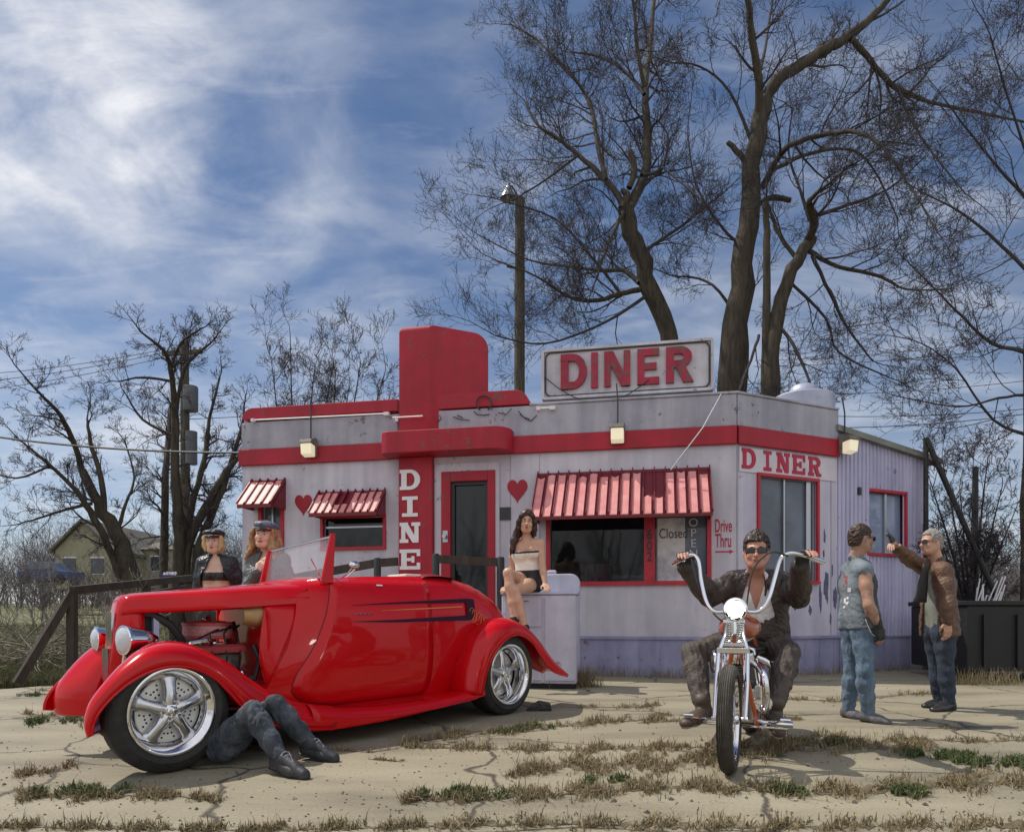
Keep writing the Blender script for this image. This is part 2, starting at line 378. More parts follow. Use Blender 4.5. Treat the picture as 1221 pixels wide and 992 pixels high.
def wall(T, s0, s1, z0, z1, holes, name, m, parent, th=.16, label=None):
    mb = MB(T); xs = sorted({s0, s1, *[h[0] for h in holes], *[h[1] for h in holes]}); zs = sorted({z0, z1, *[h[2] for h in holes], *[h[3] for h in holes]})
    solid = lambda i, j: 0 <= i < len(xs)-1 and 0 <= j < len(zs)-1 and not any(h[0] <= (xs[i]+xs[i+1])/2 <= h[1] and h[2] <= (zs[j]+zs[j+1])/2 <= h[3] for h in holes)
    for i in range(len(xs)-1):
        for j in range(len(zs)-1):
            if not solid(i, j): continue
            a, b, c, d = xs[i], xs[i+1], zs[j], zs[j+1]
            mb.add([(a,0,c),(b,0,c),(b,0,d),(a,0,d)], [(0,1,2,3)]); mb.add([(a,-th,c),(b,-th,c),(b,-th,d),(a,-th,d)], [(3,2,1,0)])
            if not solid(i-1, j): mb.add([(a,0,c),(a,0,d),(a,-th,d),(a,-th,c)], [(0,1,2,3)])
            if not solid(i+1, j): mb.add([(b,0,c),(b,0,d),(b,-th,d),(b,-th,c)], [(3,2,1,0)])
            if not solid(i, j-1): mb.add([(a,0,c),(b,0,c),(b,-th,c),(a,-th,c)], [(3,2,1,0)])
            if not solid(i, j+1): mb.add([(a,0,d),(b,0,d),(b,-th,d),(a,-th,d)], [(0,1,2,3)])
    return mb.build(name, m, parent, label=label)

def frect(px0, py0, px1, py1, f=fa):       # rectangle on a wall from two picture corners
    s0, _ = f(px0, py0); s1, _ = f(px1, py1); pm = (px0+px1)/2
    return s0, s1, f(pm, py1)[1], f(pm, py0)[1]
def window(T, rc, parent, fw, glass=M_GLASS, bars=(), hbars=(), fm=M_REDD, name='window', label=None, sill=True):
    s0, s1, z0, z1 = rc
    mb = MB(T)
    mb.box(s0-fw, s1+fw, -.04, .035, z1, z1+fw); mb.box(s0-fw, s1+fw, -.04, .05, z0-fw, z0)
    mb.box(s0-fw, s0, -.04, .033, z0, z1); mb.box(s1, s1+fw, -.04, .033, z0, z1)
    fr = mb.build(name, fm, parent, bevel=.006, label=label)
    g_ = MB(T); g_.box(s0, s1, -.085, -.07, z0, z1); g_.build('pane', glass, fr)
    if bars or hbars:
        b_ = MB(T)
        for x, w_ in bars: b_.box(x-w_/2, x+w_/2, -.068, -.03, z0, z1)
        for z, w_ in hbars: b_.box(s0, s1, -.067, -.032, z-w_/2, z+w_/2)
        b_.build('mullion', M_ALU, fr)
    return fr

# openings
W_end = frect(313, 600, 335, 700); W_two = frect(386, 617, 457, 652); D_o = frect(538, 574, 582, 770)
W_big = frect(656, 612, 843, 693)
W_side = frect(905, 571, 973, 692, fb)
D_o = (D_o[0], D_o[1], zLed+.02, D_o[3])
wall(Fr, sL, 0, 0, zTop-.005, [W_end, W_two, D_o, W_big], 'wall', M_WALL, diner)
wall(Sd, 0, sRb, 0, zTop-.005, [W_side], 'wall', M_SIDE, diner, label='side wall facing the drive through')
# back of the building and roof
P0 = CR+AX*sL; P1 = CR; P2 = CR+BX*sRb; inn = Vector((AX.y*-1, AX.x, 0))
P3 = P2+inn*4.2; P4 = P0+inn*5.2
def vwall(a, b, z0, z1, th, name, m):
    d = (b-a).normalized(); n_ = Vector((d.y, -d.x, 0)); mb = MB(lambda p: a + d*p.x + n_*p.y + Vector((0,0,p.z)))
    mb.box(.0, (b-a).length, -th, 0, z0, z1); return mb.build(name, m, diner)
vwall(P4, P0+inn*.16, 0, zTop-.02, .16, 'wall', M_WALL); vwall(P2+inn*.2, P3, 0, zTop-.3, .16, 'wall', M_SIDE); vwall(P3, P4, 0, zTop-.2, .16, 'wall', M_WALL)
mb = MB(); zr = zB0+.1
mb.prism([p+Vector((0, 0, zr)) for p in (P0+inn*.17+AX*.17, P1+inn*.17, P2+inn*.25-BX*.17, P3-inn*.17-BX*.17, P4-inn*.17+AX*.17)], (0, 0, .08)); mb.build('roof', M_ROOF, diner)
# inner floor keeps the rooms dark
mb = MB(); mb.prism([p+Vector((0, 0, zLed-.1)) for p in (P0+inn*.17+AX*.17, P1+inn*.17, P2+inn*.25-BX*.17, P3-inn*.17-BX*.17, P4-inn*.17+AX*.17)], (0, 0, .08)); mb.build('floor', M_ROOF, diner)

# skirt with ledge
M_SKIRT = wall_mat('skirt_panel', (.34, .33, .48), (.20, .20, .34), vs=2.5)
def skirt(T, s0, s1, step=.3):
    mb = MB(T); mb.box(s0, s1, .002, .045, zLed-.02, zLed+.02); mb.box(s0, s1, .002, .018, .0, zLed-.02)
    x = s0+.1
    while x < s1-.05: mb.box(x, x+.018, .018, .026, .01, zLed-.022); x += step
    mb.build('skirt', M_SKIRT, diner)
skirt(Fr, sL, -.003); skirt(Sd, 0.003, sRb)
# seams of the enamel panels
for px in (608, 643):
    s = fa(px, 560)[0]; mb = MB(Fr); mb.box(s, s+.012, .001, .006, zLed+.03, zB0-.01); mb.build('panel_seam', M_PAR, diner)
mb = MB(Sd); mb.box(.0, .02, .001, .012, zLed+.03, zB0-.01); mb.build('panel_seam', M_PAR, diner)
mb = MB(Sd); mb.box(sRb-.14, sRb-.12, .001, .006, zLed+.03, zB0-.3); mb.build('panel_seam', M_PAR, diner)

# main red band (front and side) and grey parapet skin
mb = MB(Fr); mb.box(sL-.04, 0, .003, .06, zB0, zB1); mb.T = Sd; mb.box(0, sRb, .003, .06, zB0, zB1); mb.build('red_band', M_RED, diner, bevel=.012)
mb = MB(Fr); mb.box(fa(516,480)[0], 0.0, .003, .03, zB1+.002, zTop); mb.box(sL+.0, fa(475,480)[0], .003, .03, zB1+.002, zTop-.02)
mb.T = Sd; mb.box(0, sRb, .003, .03, zB1+.002, zTop); mb.build('parapet', M_PAR, diner, bevel=.01)
# parapet coping
mb = MB(Fr); mb.box(fa(632,480)[0], .02, -.2, .05, zTop, zTop+.035); mb.T = Sd; mb.box(.0, sRb, -.2, .05, zTop+.001, zTop+.036); mb.build('coping', M_PAR, diner, bevel=.01)
# raised red caps with rounded ends
def cap(px0, y0, px1, y1, yb0, round_left, name='red_cap', dz=0):
    s0 = fa(px0, 490)[0]; s1 = fa(px1, 490)[0]; zt = fa((px0+px1)/2, (y0+y1)/2)[1]; zb = fa((px0+px1)/2, yb0)[1]; h = zt-zb
    pts = [(s0, zb), (s1, zb)]; rr = min(h*.95, .22)
    if round_left: pts += [(s1, zt)] + [(s0+rr-rr*math.sin(R(a)), zt-rr+rr*math.cos(R(a))) for a in range(0, 91, 10)]
    else: pts += [(s1-rr+rr*math.cos(R(a)), zt-rr+rr*math.sin(R(a))) for a in range(0, 91, 10)] + [(s0, zt)]
    mb = MB(Fr); mb.prism([(x, .035, z) for x, z in pts], (0, -.5, 0)); return mb.build(name, M_RED, diner, bevel=.012)
cap(290, 487, 475, 477, 496, True); cap(514, 469, 631, 467, 486, False)
# conduits (neon tube rails)
def rail(px0, py0, px1, py1, d=.07):
    mb = MB(Fr); a = fa(px0, py0, d); b = fa(px1, py1, d)
    mb.tube([(a[0], d, a[1]), (b[0], d, b[1])], .012, 6); mb.box(b[0]-.08, b[0], .03, .1, b[1]-.03, b[1]+.02); mb.box(a[0], a[0]+.05, .03, .1, a[1]-.03, a[1]+.02); mb.build('tube_bracket', M_WHITE, diner)
rail(300, 501, 464, 493); rail(640, 487, 662, 486); rail(468, 498, 504, 496, .2)
# canopy over the door
cs0, cs1 = fa(463, 530)[0], fa(613, 530)[0]; cz0, cz1 = zB0-.1, zB1-.03; cz0 = fa(530, 545)[1]; cz1 = fa(530, 519)[1]
pts = []; D = .42; rr = .3
for a in range(180, 271, 10): pts.append((cs0+.25*(1+math.cos(R(a))), D-.0+.25*0-.25*(1+math.sin(R(a)))+0))
pts = [(cs0, .002)] + [(cs0+.18-.18*math.cos(R(a)), D-.18+.18*math.sin(R(a))) for a in range(0, 91, 10)] + [(cs1-.3+.3*math.sin(R(a)), D-.3+.3*math.cos(R(a))) for a in range(0, 91, 10)] + [(cs1, .002)]
mb = MB(Fr); mb.prism([(x, y, cz0) for x, y in pts], (0, 0, cz1-cz0)); mb.build('canopy', M_RED, diner, bevel=.015)
# pilaster and tower
t0, t1 = fa(475, 600, .12)[0], fa(515, 600, .12)[0]
mb = MB(Fr); mb.box(t0, t1, .003, .12, 0, cz0-.002); mb.build('pilaster', M_RED, diner, bevel=.015)
zt = fa(495, 388, .12)[1]
tw = MB(); a = CR+AX*t0+AN*.12; b = CR+AX*(t1-.04)+AN*.12; ext = BX*.99
rr = .24; prof = [(0, cz1+.002)]
L_ = .99
prof = [(0.0, cz1+.002)] + [(0.10-.10*math.cos(R(q)), zt-.10+.10*math.sin(R(q))) for q in range(0, 91, 15)] + [(L_-rr+rr*math.sin(R(q)), zt-.0-rr+rr*math.cos(R(q))) for q in range(0, 91, 10)] + [(L_, cz1+.002)]
wv = a-b
tw.prism([b + BX*x + Vector((0, 0, z)) for x, z in prof], wv)
tw.build('tower', M_RED, diner, bevel=.02, smooth=True)

# lettering down the pilaster
for ch, cy in (('D', 572), ('I', 604), ('N', 635), ('E', 667)):
    s, z = fa(489, cy+12, .125); org = Fr(Vector((s, .121, z)))
    z2 = fa(489, cy-12, .125)[1]
    letter_part(ch, M_WHITE, diner, org, AX, (0, 0, 1), .33, z2-z, .018)
letter_part('R', M_WHITE, diner, Fr(Vector((s, .121, fa(489, 712, .125)[1]))), AX, (0, 0, 1), .33, .3, .018)

# door
dr = window(Fr, D_o, diner, .0, glass=M_GLASS, name='door')  # replaced frame below
for ch in list(dr.children): bpy.data.objects.remove(ch)
bpy.data.objects.remove(dr)
mb = MB(Fr); s0, s1, z0, z1 = D_o
e0 = fa(527, 600)[0]; e1 = fa(591, 600)[0]; ze = fa(558, 562)[1]
mb.box(e0, s0, -.05, .05, z0, ze); mb.box(s1, e1, -.05, .05, z0, ze); mb.box(s0, s1, -.05, .048, z1, ze)
door = mb.build('door', M_RED, diner, bevel=.008)
mb = MB(Fr); mb.box(s0, s1, -.08, -.06, z0, z1); mb.build('pane', M_GLASS, door)
mb = MB(Fr); mb.box(s0-.001+.001, s0+.05, -.058, -.01, z0, z1); mb.box(s1-.05, s1, -.058, -.01, z0, z1); mb.box(s0+.05, s1-.05, -.058, -.012, z1-.05, z1)
mb.build('sash', M_DARK, door)
mb = MB(Fr); zh = fa(532, 640)[1]; mb.box(e0+.03, e0+.11, .05, .062, zh-.09, zh+.09); mb.tube([(e0+.07, .06, zh), (e0+.07, .11, zh)], .018, 10); mb.lathe([(0, .1), (.035, .1), (.035, .13), (0, .13)], (e0+.07, 0, zh), (0, 1, 0), 14)
mb.build('handle', M_ALU, door, bevel=.003)
# white surround of the doorway
mb = MB(Fr); q0 = fa(519, 600)[0]; q1 = fa(596, 600)[0]
mb.box(q0, e0-.002, .001, .03, zLed+.03, ze+.12); mb.box(e1+.002, q1, .001, .03, zLed+.03, ze+.12); mb.box(e0-.002, e1+.002, .001, .029, ze+.002, ze+.12); mb.build('door_surround', M_WALL, diner)

window(Fr, W_end, diner, .06, bars=((W_end[0]+.16, .03),), glass=M_GLASSL, label='tall narrow end window')
window(Fr, W_two, diner, .05, hbars=((fa(420, 628)[1], .03),), glass=M_GLASS, label='small window under the torn awning')
def dim_glass(name, al):
    m = bpy.data.materials.new(name); m.use_nodes = True; t = m.node_tree; b = t.nodes['Principled BSDF']; b.inputs['Base Color'].default_value = (.01, .012, .012, 1); b.inputs['Roughness'].default_value = .03; b.inputs['Specular IOR Level'].default_value = .6
    o = t.nodes['Material Output']; tr = t.nodes.new('ShaderNodeBsdfTransparent'); mx = t.nodes.new('ShaderNodeMixShader'); mx.inputs[0].default_value = al; t.links.new(tr.outputs[0], mx.inputs[1]); t.links.new(b.outputs[0], mx.inputs[2]); t.links.new(mx.outputs[0], o.inputs[0]); return m
M_DIM = dim_glass('tinted_window_glass', .45)
wb = window(Fr, W_big, diner, .06, glass=M_DIM, label='wide front window')
fz = zLed-.02
for i, s_ in enumerate((-2.55, -1.5)):
    bo = thing('booth', ('left', 'right')[i]+' booth seat with a table dimly visible inside the wide front window', 'booth', Fr(Vector((s_, -1.0, fz))), 'booths inside the diner')
    for d_ in (-.42, .42):
        mb = MB(Fr); mb.box(s_+d_-.08, s_+d_+.08, -1.5, -.5, fz+.4, fz+1.15); mb.build('backrest', mat('booth_vinyl', (.30, .05, .05), .5), bo, bevel=.03)
        mb = MB(Fr); x = s_+d_*.72; mb.box(x-.12, x+.12, -1.48, -.52, fz, fz+.46); mb.build('seat', MATS['booth_vinyl'], bo, bevel=.03)
    mb = MB(Fr); mb.box(s_-.2, s_+.2, -1.45, -.5, fz+.72, fz+.76); mb.build('tabletop', M_WHITE, bo)
    mb = MB(Fr); mb.tube([(s_, -1.0, fz), (s_, -1.0, fz+.72)], .04, 8); mb.build('leg', M_ALU, bo)
ct = thing('counter', 'pale service counter along the back inside the diner', 'counter', Fr(Vector((-2.2, -2.6, fz))))
mb = MB(Fr); mb.box(-3.6, -.8, -2.9, -2.4, fz, fz+1.0); mb.build('front', mat('counter_front', (.45, .45, .42), .5), ct)
mb = MB(Fr); mb.box(-3.65, -.75, -2.95, -2.32, fz+1.001, fz+1.05); mb.build('top', M_ALU, ct)
# red post with the house number, pale pane, papers
p0, p1 = fa(768, 650)[0], fa(781, 650)[0]
mb = MB(Fr); mb.box(p0, p1, -.06, .02, W_big[2], W_big[3]); mb.build('window_post', M_REDD, wb)
for i, ch in enumerate('602'):
    s, z = fa(774.5, 643+i*13.0); text_part(ch, 'number', M_DARK, diner, Fr(Vector((s, .024, z))), AX, (0, 0, 1), .2, .003, font_scale=(.8, .95), bold=.004)
mb = MB(Fr); q = frect(782, 614, 842, 693); mb.box(q[0], q[1], -.068, -.064, W_big[2], W_big[3]); mb.build('side_pane', M_GLASSL, wb)
M_PAPER = mat('paper', (.62, .60, .60), .8, col2=(.25, .25, .3), vscale=3, lo=.45, hi=.7)
q = frect(784, 617, 817, 692); mb = MB(Fr); mb.box(q[0], q[1], -.062, -.058, q[2], q[3]); mb.build('paper_sign', M_PAPER, wb)
s, z = fa(803, 641); text_part('Closed', 'lettering', M_DARK, diner, Fr(Vector((s, -.054, z))), AX, (0, 0, 1), .17, .002, font_scale=(.85, 1.2))
for i, ch in enumerate('OPEN'):
    s, z = fa(827, 627+i*12.5); text_part(ch, 'lettering', mat('pale_neon_glass', (.55, .5, .5), .3), diner, Fr(Vector((s, -.05, z))), AX, (0, 0, 1), .17, .008)
# drive thru
M_CRIM = mat('crimson_lettering', (.42, .02, .06), .6, var=.15, vscale=12)
s, z = fa(862.5, 634); text_part('Drive', 'lettering', M_CRIM, diner, Fr(Vector((s, .004, z))), AX, (0, 0, 1), .25, .002, font_scale=(.42, 1.05), bold=.003)
s, z = fa(862.5, 652); text_part('Thru', 'lettering', M_CRIM, diner, Fr(Vector((s, .004, z))), AX, (0, 0, 1), .25, .002, font_scale=(.45, 1.1), bold=.003)
a = fa(853, 657); b = fa(875, 657); mb = MB(Fr); zc = a[1]-.01
mb.box(a[0], b[0]-.06, .001, .006, zc-.01, zc+.01); mb.prism([(b[0]-.06, .001, zc-.03), (b[0], .001, zc), (b[0]-.06, .001, zc+.03)], (0, .005, 0)); mb.build('arrow', M_CRIM, diner)
# plaque
q = frect(592, 605, 609, 620); mb = MB(Fr); mb.box(q[0], q[1], .002, .02, q[2], q[3]); pl = mb.build('plaque', M_DARK, diner)
# hearts
def heart(px, py, w_, y_top, y_bot):
    s, zc = fa(px, py); _, za = fa(px, y_top); _, zb = fa(px, y_bot)
    wm = (fa(px+w_/2, py)[0]-fa(px-w_/2, py)[0])/2
    pts = []
    for i in range(40):
        t = 2*math.pi*i/40; x = math.sin(t)**3; y = (13*math.cos(t)-5*math.cos(2*t)-2*math.cos(3*t)-math.cos(4*t))
        pts.append((s+x*wm, .002, zb+(y+17)/(29)*(za-zb)))
    mb = MB(Fr); mb.prism(pts, (0, .012, 0)); mb.build('heart', M_RED, diner)
heart(362, 602, 20, 590, 615); heart(617, 586, 24, 572, 600)

# awnings
M_SLAT = mat('sunlit_red_slat', (.66, .22, .22), .5, col2=(.74, .33, .31), vscale=6)  # pink of the sunlit slope is put into the slat colour
M_SLATD = mat('dark_red_slat', (.17, .008, .02), .5, var=.2, vscale=8)
def awning(px0, px1, yt, yb, n, drop_out=.55, missing=()):
    """sloped metal slats on a frame; px0/px1 at the wall line"""
    s0, s1 = px0, px1
    aw = MB(Fr); z1, z0 = yt, yb; L2 = s1-s0; pitch = L2/n
    fr_ = MB(Fr)
    fr_.box(s0, s1, .0, .04, z1-.04, z1); fr_.box(s0, s1, drop_out-.02, drop_out+.015, z0-.05, z0+.0)
    for s in (s0, s1-.012): fr_.prism([(s, .002, z1-.04), (s, drop_out-.02, z0-.03), (s, .002, z0-.03)], (.012, 0, 0))
    base = fr_.build('awning', M_SLATD, diner)
    sl = Vector((0, drop_out, z0-z1)); sn = Vector((0, -(z0-z1), drop_out)).normalized()
    under = MB(Fr); under.prism([(s0, .0, z1-.012), (s1, .0, z1-.012), (s1, drop_out, z0-.012), (s0, drop_out, z0-.012)], tuple(sn*.006)); under.build('awning_sheet', M_SLATD, base)
    rnd = random.Random(int(n*7+px0*10))
    raised = MB(Fr)
    for i in range(n):
        a = s0+i*pitch; wv_ = pitch*.68
        f0 = rnd.uniform(.08, .20) if i not in missing else .68
        p = Vector((a+.01, 0, z1)) + sl*f0; q_ = Vector((a+.01, 0, z1)) + sl*1.03; off = sn*.03
        raised.prism([p+off*.3, p+Vector((wv_*.5, 0, 0))+off*.3+sl*rnd.uniform(-.05, .05), p+Vector((wv_, 0, 0))+off*.3, q_+Vector((wv_, 0, 0))+off*.3, q_+off*.3], sn*.022)
    raised.build('awning_slats', M_SLAT, base)
    ribs = MB(Fr)
    for i in range(n+1):
        a = s0+i*pitch-.008; p = Vector((a, 0, z1)); q_ = p+sl*1.0
        ribs.prism([p+sn*.004, p+Vector((.016, 0, 0))+sn*.004, q_+Vector((.016, 0, 0))+sn*.004, q_+sn*.004], sn*(.05))
    ribs.build('awning_ribs', M_SLATD, base)
    return base
dA = .62
# the lower edge stands out from the wall by dA
b0 = fa(654, 615, dA); b1 = fa(846, 612, dA); tp = fa(750, 561)[1]
awning(fa(642, 560)[0], fa(846, 560)[0], tp, fa(745, 613, dA)[1], 16, dA, missing=(10, 11))
awning(fa(382, 590)[0], fa(460, 590)[0], fa(418, 586)[1], fa(418, 611, .38)[1], 9, .38, missing=(3, 4))
awning(fa(302, 575)[0], fa(341, 575)[0], fa(322, 573)[1], fa(315, 601, .45)[1], 4, .45)

# side wall: sign board, lettering, window
q = frect(883, 533, 996, 574, fb); mb = MB(Sd)
za, zb_ = fb(883, 534)[1], fb(883, 562)[1]
mb.box(.04, sRb-.03, .002, .016, zb_, zB0-.03); mb.build('name_board', mat('board_paint', (.60, .56, .62), .5, var=.08, vscale=3), diner)
xs = [891.5, 914, 932.5, 951, 970]; 
for ch, x in zip('DINER', xs):
    s, _ = fb(x, 550); z0_ = zb_+.045; wl = .27 if ch != 'I' else .23
    letter_part(ch, M_CRIM, diner, Sd(Vector((s, .017, z0_))), BX, (0, 0, 1), .26 if ch != 'I' else .2, .29, .008)
ws = window(Sd, W_side, diner, .045, glass=M_GLASSL, bars=((fb(937, 600)[0], .025), (fb(966, 600)[0], .09)), label='side window with a pale mullion')
# peeled paint
rnd = random.Random(11)
mb = MB(Sd)
for px, py, w_, h_ in ((985, 700, 9, 44), (997-2, 712, 8, 30), (978, 715, 5, 34), (983, 640, 3, 18), (955, 712, 16, 26), (941, 708, 12, 16), (975, 690, 4, 12), (990, 738, 3, 14), (966, 728, 6, 14), (948, 722, 7, 10), (982, 660, 2.5, 10), (992, 680, 3, 16)):
    s, z = fb(px, py); k = 10.6/850
    pts = []
    for i in range(16):
        t = 2*math.pi*i/16; rr_ = rnd.uniform(.55, 1.15)
        x = s+math.cos(t)*w_*k*.5*rr_; x = max(.03, min(sRb-.01, x))
        pts.append((x, .001, z+math.sin(t)*h_*k*.5*rr_))
    mb.prism(pts, (0, .003+.0003*px/100, 0))
mb.build('peeled_patch', M_PEEL, diner)

# lamps: flood lights on the wall
def flood(px, py, f, T, ax, an, label, d=.02):
    s, z = f(px, py); base = T(Vector((s, d, z)))
    o = thing('wall_lamp', label, 'wall lamp', base, 'flood lights fixed to the diner walls')
    M = lambda p: base + ax*p.x + an*p.y + Vector((0, 0, p.z))
    mb = MB(M); mb.box(-.1, .1, .0, .06, -.13, .16); mb.prism([(-.1, .06, .16), (-.1, .2, .12), (-.1, .23, .06), (-.1, .06, .04)], (.2, 0, 0)); mb.build('housing', mat('lamp_housing', (.16, .15, .13), .6, var=.3, vscale=20), o, bevel=.006)
    mb = MB(M); mb.prism([(-.09, .062, .038), (-.09, .21, .055), (-.09, .19, -.11), (-.09, .062, -.14)], (.18, 0, 0)); mb.build('lens', M_CREAM, o, bevel=.01)
    mb = MB(M); mb.tube([(0, .03, .16), (0.0, .03, .5), (-.02, .0, .75)], .012, 6); mb.build('conduit', M_DARK, o)
flood(374, 537, fa, Fr, AX, AN, 'flood lamp on the red band left of the red tower', .065)
flood(737, 520, fa, Fr, AX, AN, 'flood lamp on the red band under the roof sign', .065)
flood(1001, 533, fb, Sd, BX, BN, 'flood lamp at the corner where the diner meets the annex', .065)

# roof sign
Yo = -.05
s0, zt0 = fa(646, 418, -.3); s1, zt1 = fa(851, 403, -.3); zb0 = fa(646, 477, -.3)[1]; zb1 = fa(851, 466, -.3)[1]
sign = thing('roof_sign', 'white box sign lettered DINER in red standing on the diner roof', 'sign', Fr(Vector(((s0+s1)/2, -.3, zTop))))
zt_, zb_s = (zt0+zt1)/2, (zb0+zb1)/2
M_SIGN = wall_mat('sign_face', (.62, .60, .64), (.42, .40, .44), vs=3)
mb = MB(Fr); mb.box(s0, s1, -.58, -.3, zb_s, zt_); mb.build('cabinet', M_SIGN, sign, bevel=.015)
def rrect(x0, x1, z0, z1, r, n=6):
    o = []
    for cx, cz, a0 in ((x1-r, z1-r, 0), (x0+r, z1-r, 90), (x0+r, z0+r, 180), (x1-r, z0+r, 270)):
        o += [(cx+r*math.cos(R(a0+90*i/n)), cz+r*math.sin(R(a0+90*i/n))) for i in range(n+1)]
    return o
def ring(x0, x1, z0, z1, r, t, y, d, T):
    A, B = rrect(x0, x1, z0, z1, r), rrect(x0+t, x1-t, z0+t, z1-t, max(.01, r-t)); n = len(A)
    m_ = MB(T); vs = [(x, y, z) for x, z in A]+[(x, y, z) for x, z in B]+[(x, y+d, z) for x, z in A]+[(x, y+d, z) for x, z in B]
    fs = []
    for i in range(n):
        j = (i+1) % n; fs += [(i, j, n+j, n+i), (2*n+i, 3*n+i, 3*n+j, 2*n+j), (i, 2*n+i, 2*n+j, j), (n+i, n+j, 3*n+j, 3*n+i)]
    return m_.add(vs, fs)
ring(s0+.05, s1-.05, zb_s+.04, zt_-.04, .1, .022, -.299, .02, Fr).build('border', M_DARK, sign)
ring(s0+.0, s1-.0, zb_s-.0, zt_+.0, .05, .04, -.298, .03, Fr).build('rim', M_SIGN, sign)
M_CRS = wall_mat('sign_letter_red', (.40, .015, .05), (.22, .01, .03), chip=.70, vs=9)
for ch, x, w_ in (('D', 683, 34), ('I', 709, 20), ('N', 736, 33), ('E', 773, 30), ('R', 809, 34)):
    s, _ = fa(x, 440, -.28); k = 10.6/850; t = (x-665)/160.0
    letter_part(ch, M_CRS, sign, Fr(Vector((s, -.297, zb_s+.135))), AX, (0, 0, 1), w_*k*1.02, .53, .05, style=plain, st=.27, sv=.2)
mb = MB(Fr)
for s in (s0+.4, s1-.4): mb.bar((s, -.44, zr+.08), (s, -.44, zb_s), .07, .07, up=(1, 0, 0)); mb.bar((s, -1.3, zr+.08), (s, -.5, zt_-.3), .04, .04, up=(1, 0, 0))
mb.build('support', M_DARK, sign)
mb = MB(Fr)
def catenary(a, b, sag, r, n=10): 
    a, b = Vector(a), Vector(b); mb.tube([a.lerp(b, i/n)-Vector((0, 0, sag*4*(i/n)*(1-i/n))) for i in range(n+1)], r, 5)
catenary((s0+.05, -.26, zb_s+.35), (s0+1.0, -.2, zb_s-.12), .12, .008); catenary((s0+1.0, -.2, zb_s-.12), (s0+1.62, -.24, zb_s+.2), .05, .008)
mb.build('cable', M_DARK, sign)
# loose wires and hook on the parapet
mb = MB(Fr); 
def P_(px, py, d): a = fa(px, py, d); return (a[0], d, a[1])
hk = [P_(577+9*math.cos(R(a)), 481-9*math.sin(R(a)), .08) for a in range(-60, 241, 20)]
mb.tube(hk, .012, 6)
for pts in ([(565,490),(568,494),(576,495),(584,494)], [(540,497),(550,500),(560,501)], [(545,495),(552,498)], [(521,503),(526,499),(524,495)], [(620,494),(628,500),(633,502),(640,495)], [(594,492),(604,494),(610,487)], [(618,490),(624,497),(632,500)]):
    mb.tube([P_(x, y, .06+.02*math.sin(x)) for x, y in pts], .007, 5)
mb.build('loose_wire', M_DARK, diner)
mb = MB(); mb.tube([Fr(Vector((*P_(860, 470, .05)[:1], .05, zTop))), Fr(Vector((fa(838, 510, .35)[0], .35, fa(838, 510, .35)[1]))), Fr(Vector((fa(800, 560, .3)[0], .3, fa(800, 560, .3)[1])))], .009, 5)
mb.build('guy_wire', M_ALU, diner)

# roof vent
vc = at(958, 492, 11.9); vt = thing('roof_vent', 'pale metal roof vent with a domed cap above the side wall', 'vent', (vc.x, vc.y, zr+.08))
M_VENT = mat('galvanised', (.42, .44, .55), .45, .3, var=.15, vscale=3)
zc = CAMH+(HOR-474)*11.9/850; 
mb = MB(); mb.lathe([(.34, zr+.08-vc.z), (.34, zc-.3-vc.z), (.48, zc-.28-vc.z), (.49, zc-.02-vc.z), (.47, zc-vc.z), (0, zc-vc.z)], vc, (0,0,1), 32); mb.build('drum', M_VENT, vt, smooth=True)
mb = MB(); mb.lathe([(.24, zc-.01-vc.z), (.24, zc+.08-vc.z), (.2, zc+.17-vc.z), (.12, zc+.21-vc.z), (0, zc+.22-vc.z)], vc, (0,0,1), 28); mb.build('cap', M_VENT, vt, smooth=True)

# ---------------------------------------------------------------- annex
OB = CR + BX*sRb - BN*.05
def An(p): return OB + BX*p.x + BN*p.y + Vector((0, 0, p.z))
def fn(px, py): return plane_at(px, py, OB, BX)
s1 = fn(1105, 700)[0]; zl = fn(1000, 516)[1]; zrr = fn(1105, 551)[1]
annex = thing('annex_building', 'ribbed metal annex with a red framed window and shed roof beside the diner', 'shed', OB)
Wn = (fn(1034, 620)[0], fn(1078, 620)[0], fn(1056, 660)[1], fn(1056, 588)[1])
M_RIB = wall_mat('ribbed_sheet', (.56, .54, .71), (.38, .37, .54))
mb = MB(An); th = .1
def rib_wall(sa, sb, z0f, z1f):
    n_ = max(1, int((sb-sa)/.085)); rows_ = []
    for i in range(n_):
        a = sa+(sb-sa)*i/n_; p = (sb-sa)/n_
        for (u, o) in ((0, 0), (.42, 0), (.55, .022), (.85, .022)):
            x = a+p*u; rows_.append([(x, o, z0f(x)), (x, o, z1f(x))])
    rows_.append([(sb, 0, z0f(sb)), (sb, 0, z1f(sb))]); mb.grid(rows_)
ztf = lambda x: zl+(zrr-zl)*(x/s1)
rib_wall(.01, Wn[0], lambda x: zLed, ztf); rib_wall(Wn[1], s1, lambda x: zLed, ztf); rib_wall(Wn[0], Wn[1], lambda x: zLed, lambda x: Wn[2]); rib_wall(Wn[0], Wn[1], lambda x: Wn[3], ztf)
mb.build('wall', M_RIB, annex, solid=.02)
mb = MB(An); mb.box(.01, s1, -.12, .03, zLed-.03, zLed+.0); mb.box(.01, s1, -.12, .012, 0, zLed-.03)
x = .1
while x < s1-.03: mb.box(x, x+.02, .012, .02, .01, zLed-.032); x += .2
mb.build('skirt', M_SKIRT, annex)
window(An, Wn, annex, .05, glass=mat('blue_glass', (.22, .28, .42), .08, spec=.8), bars=((fn(1058, 620)[0], .05),))
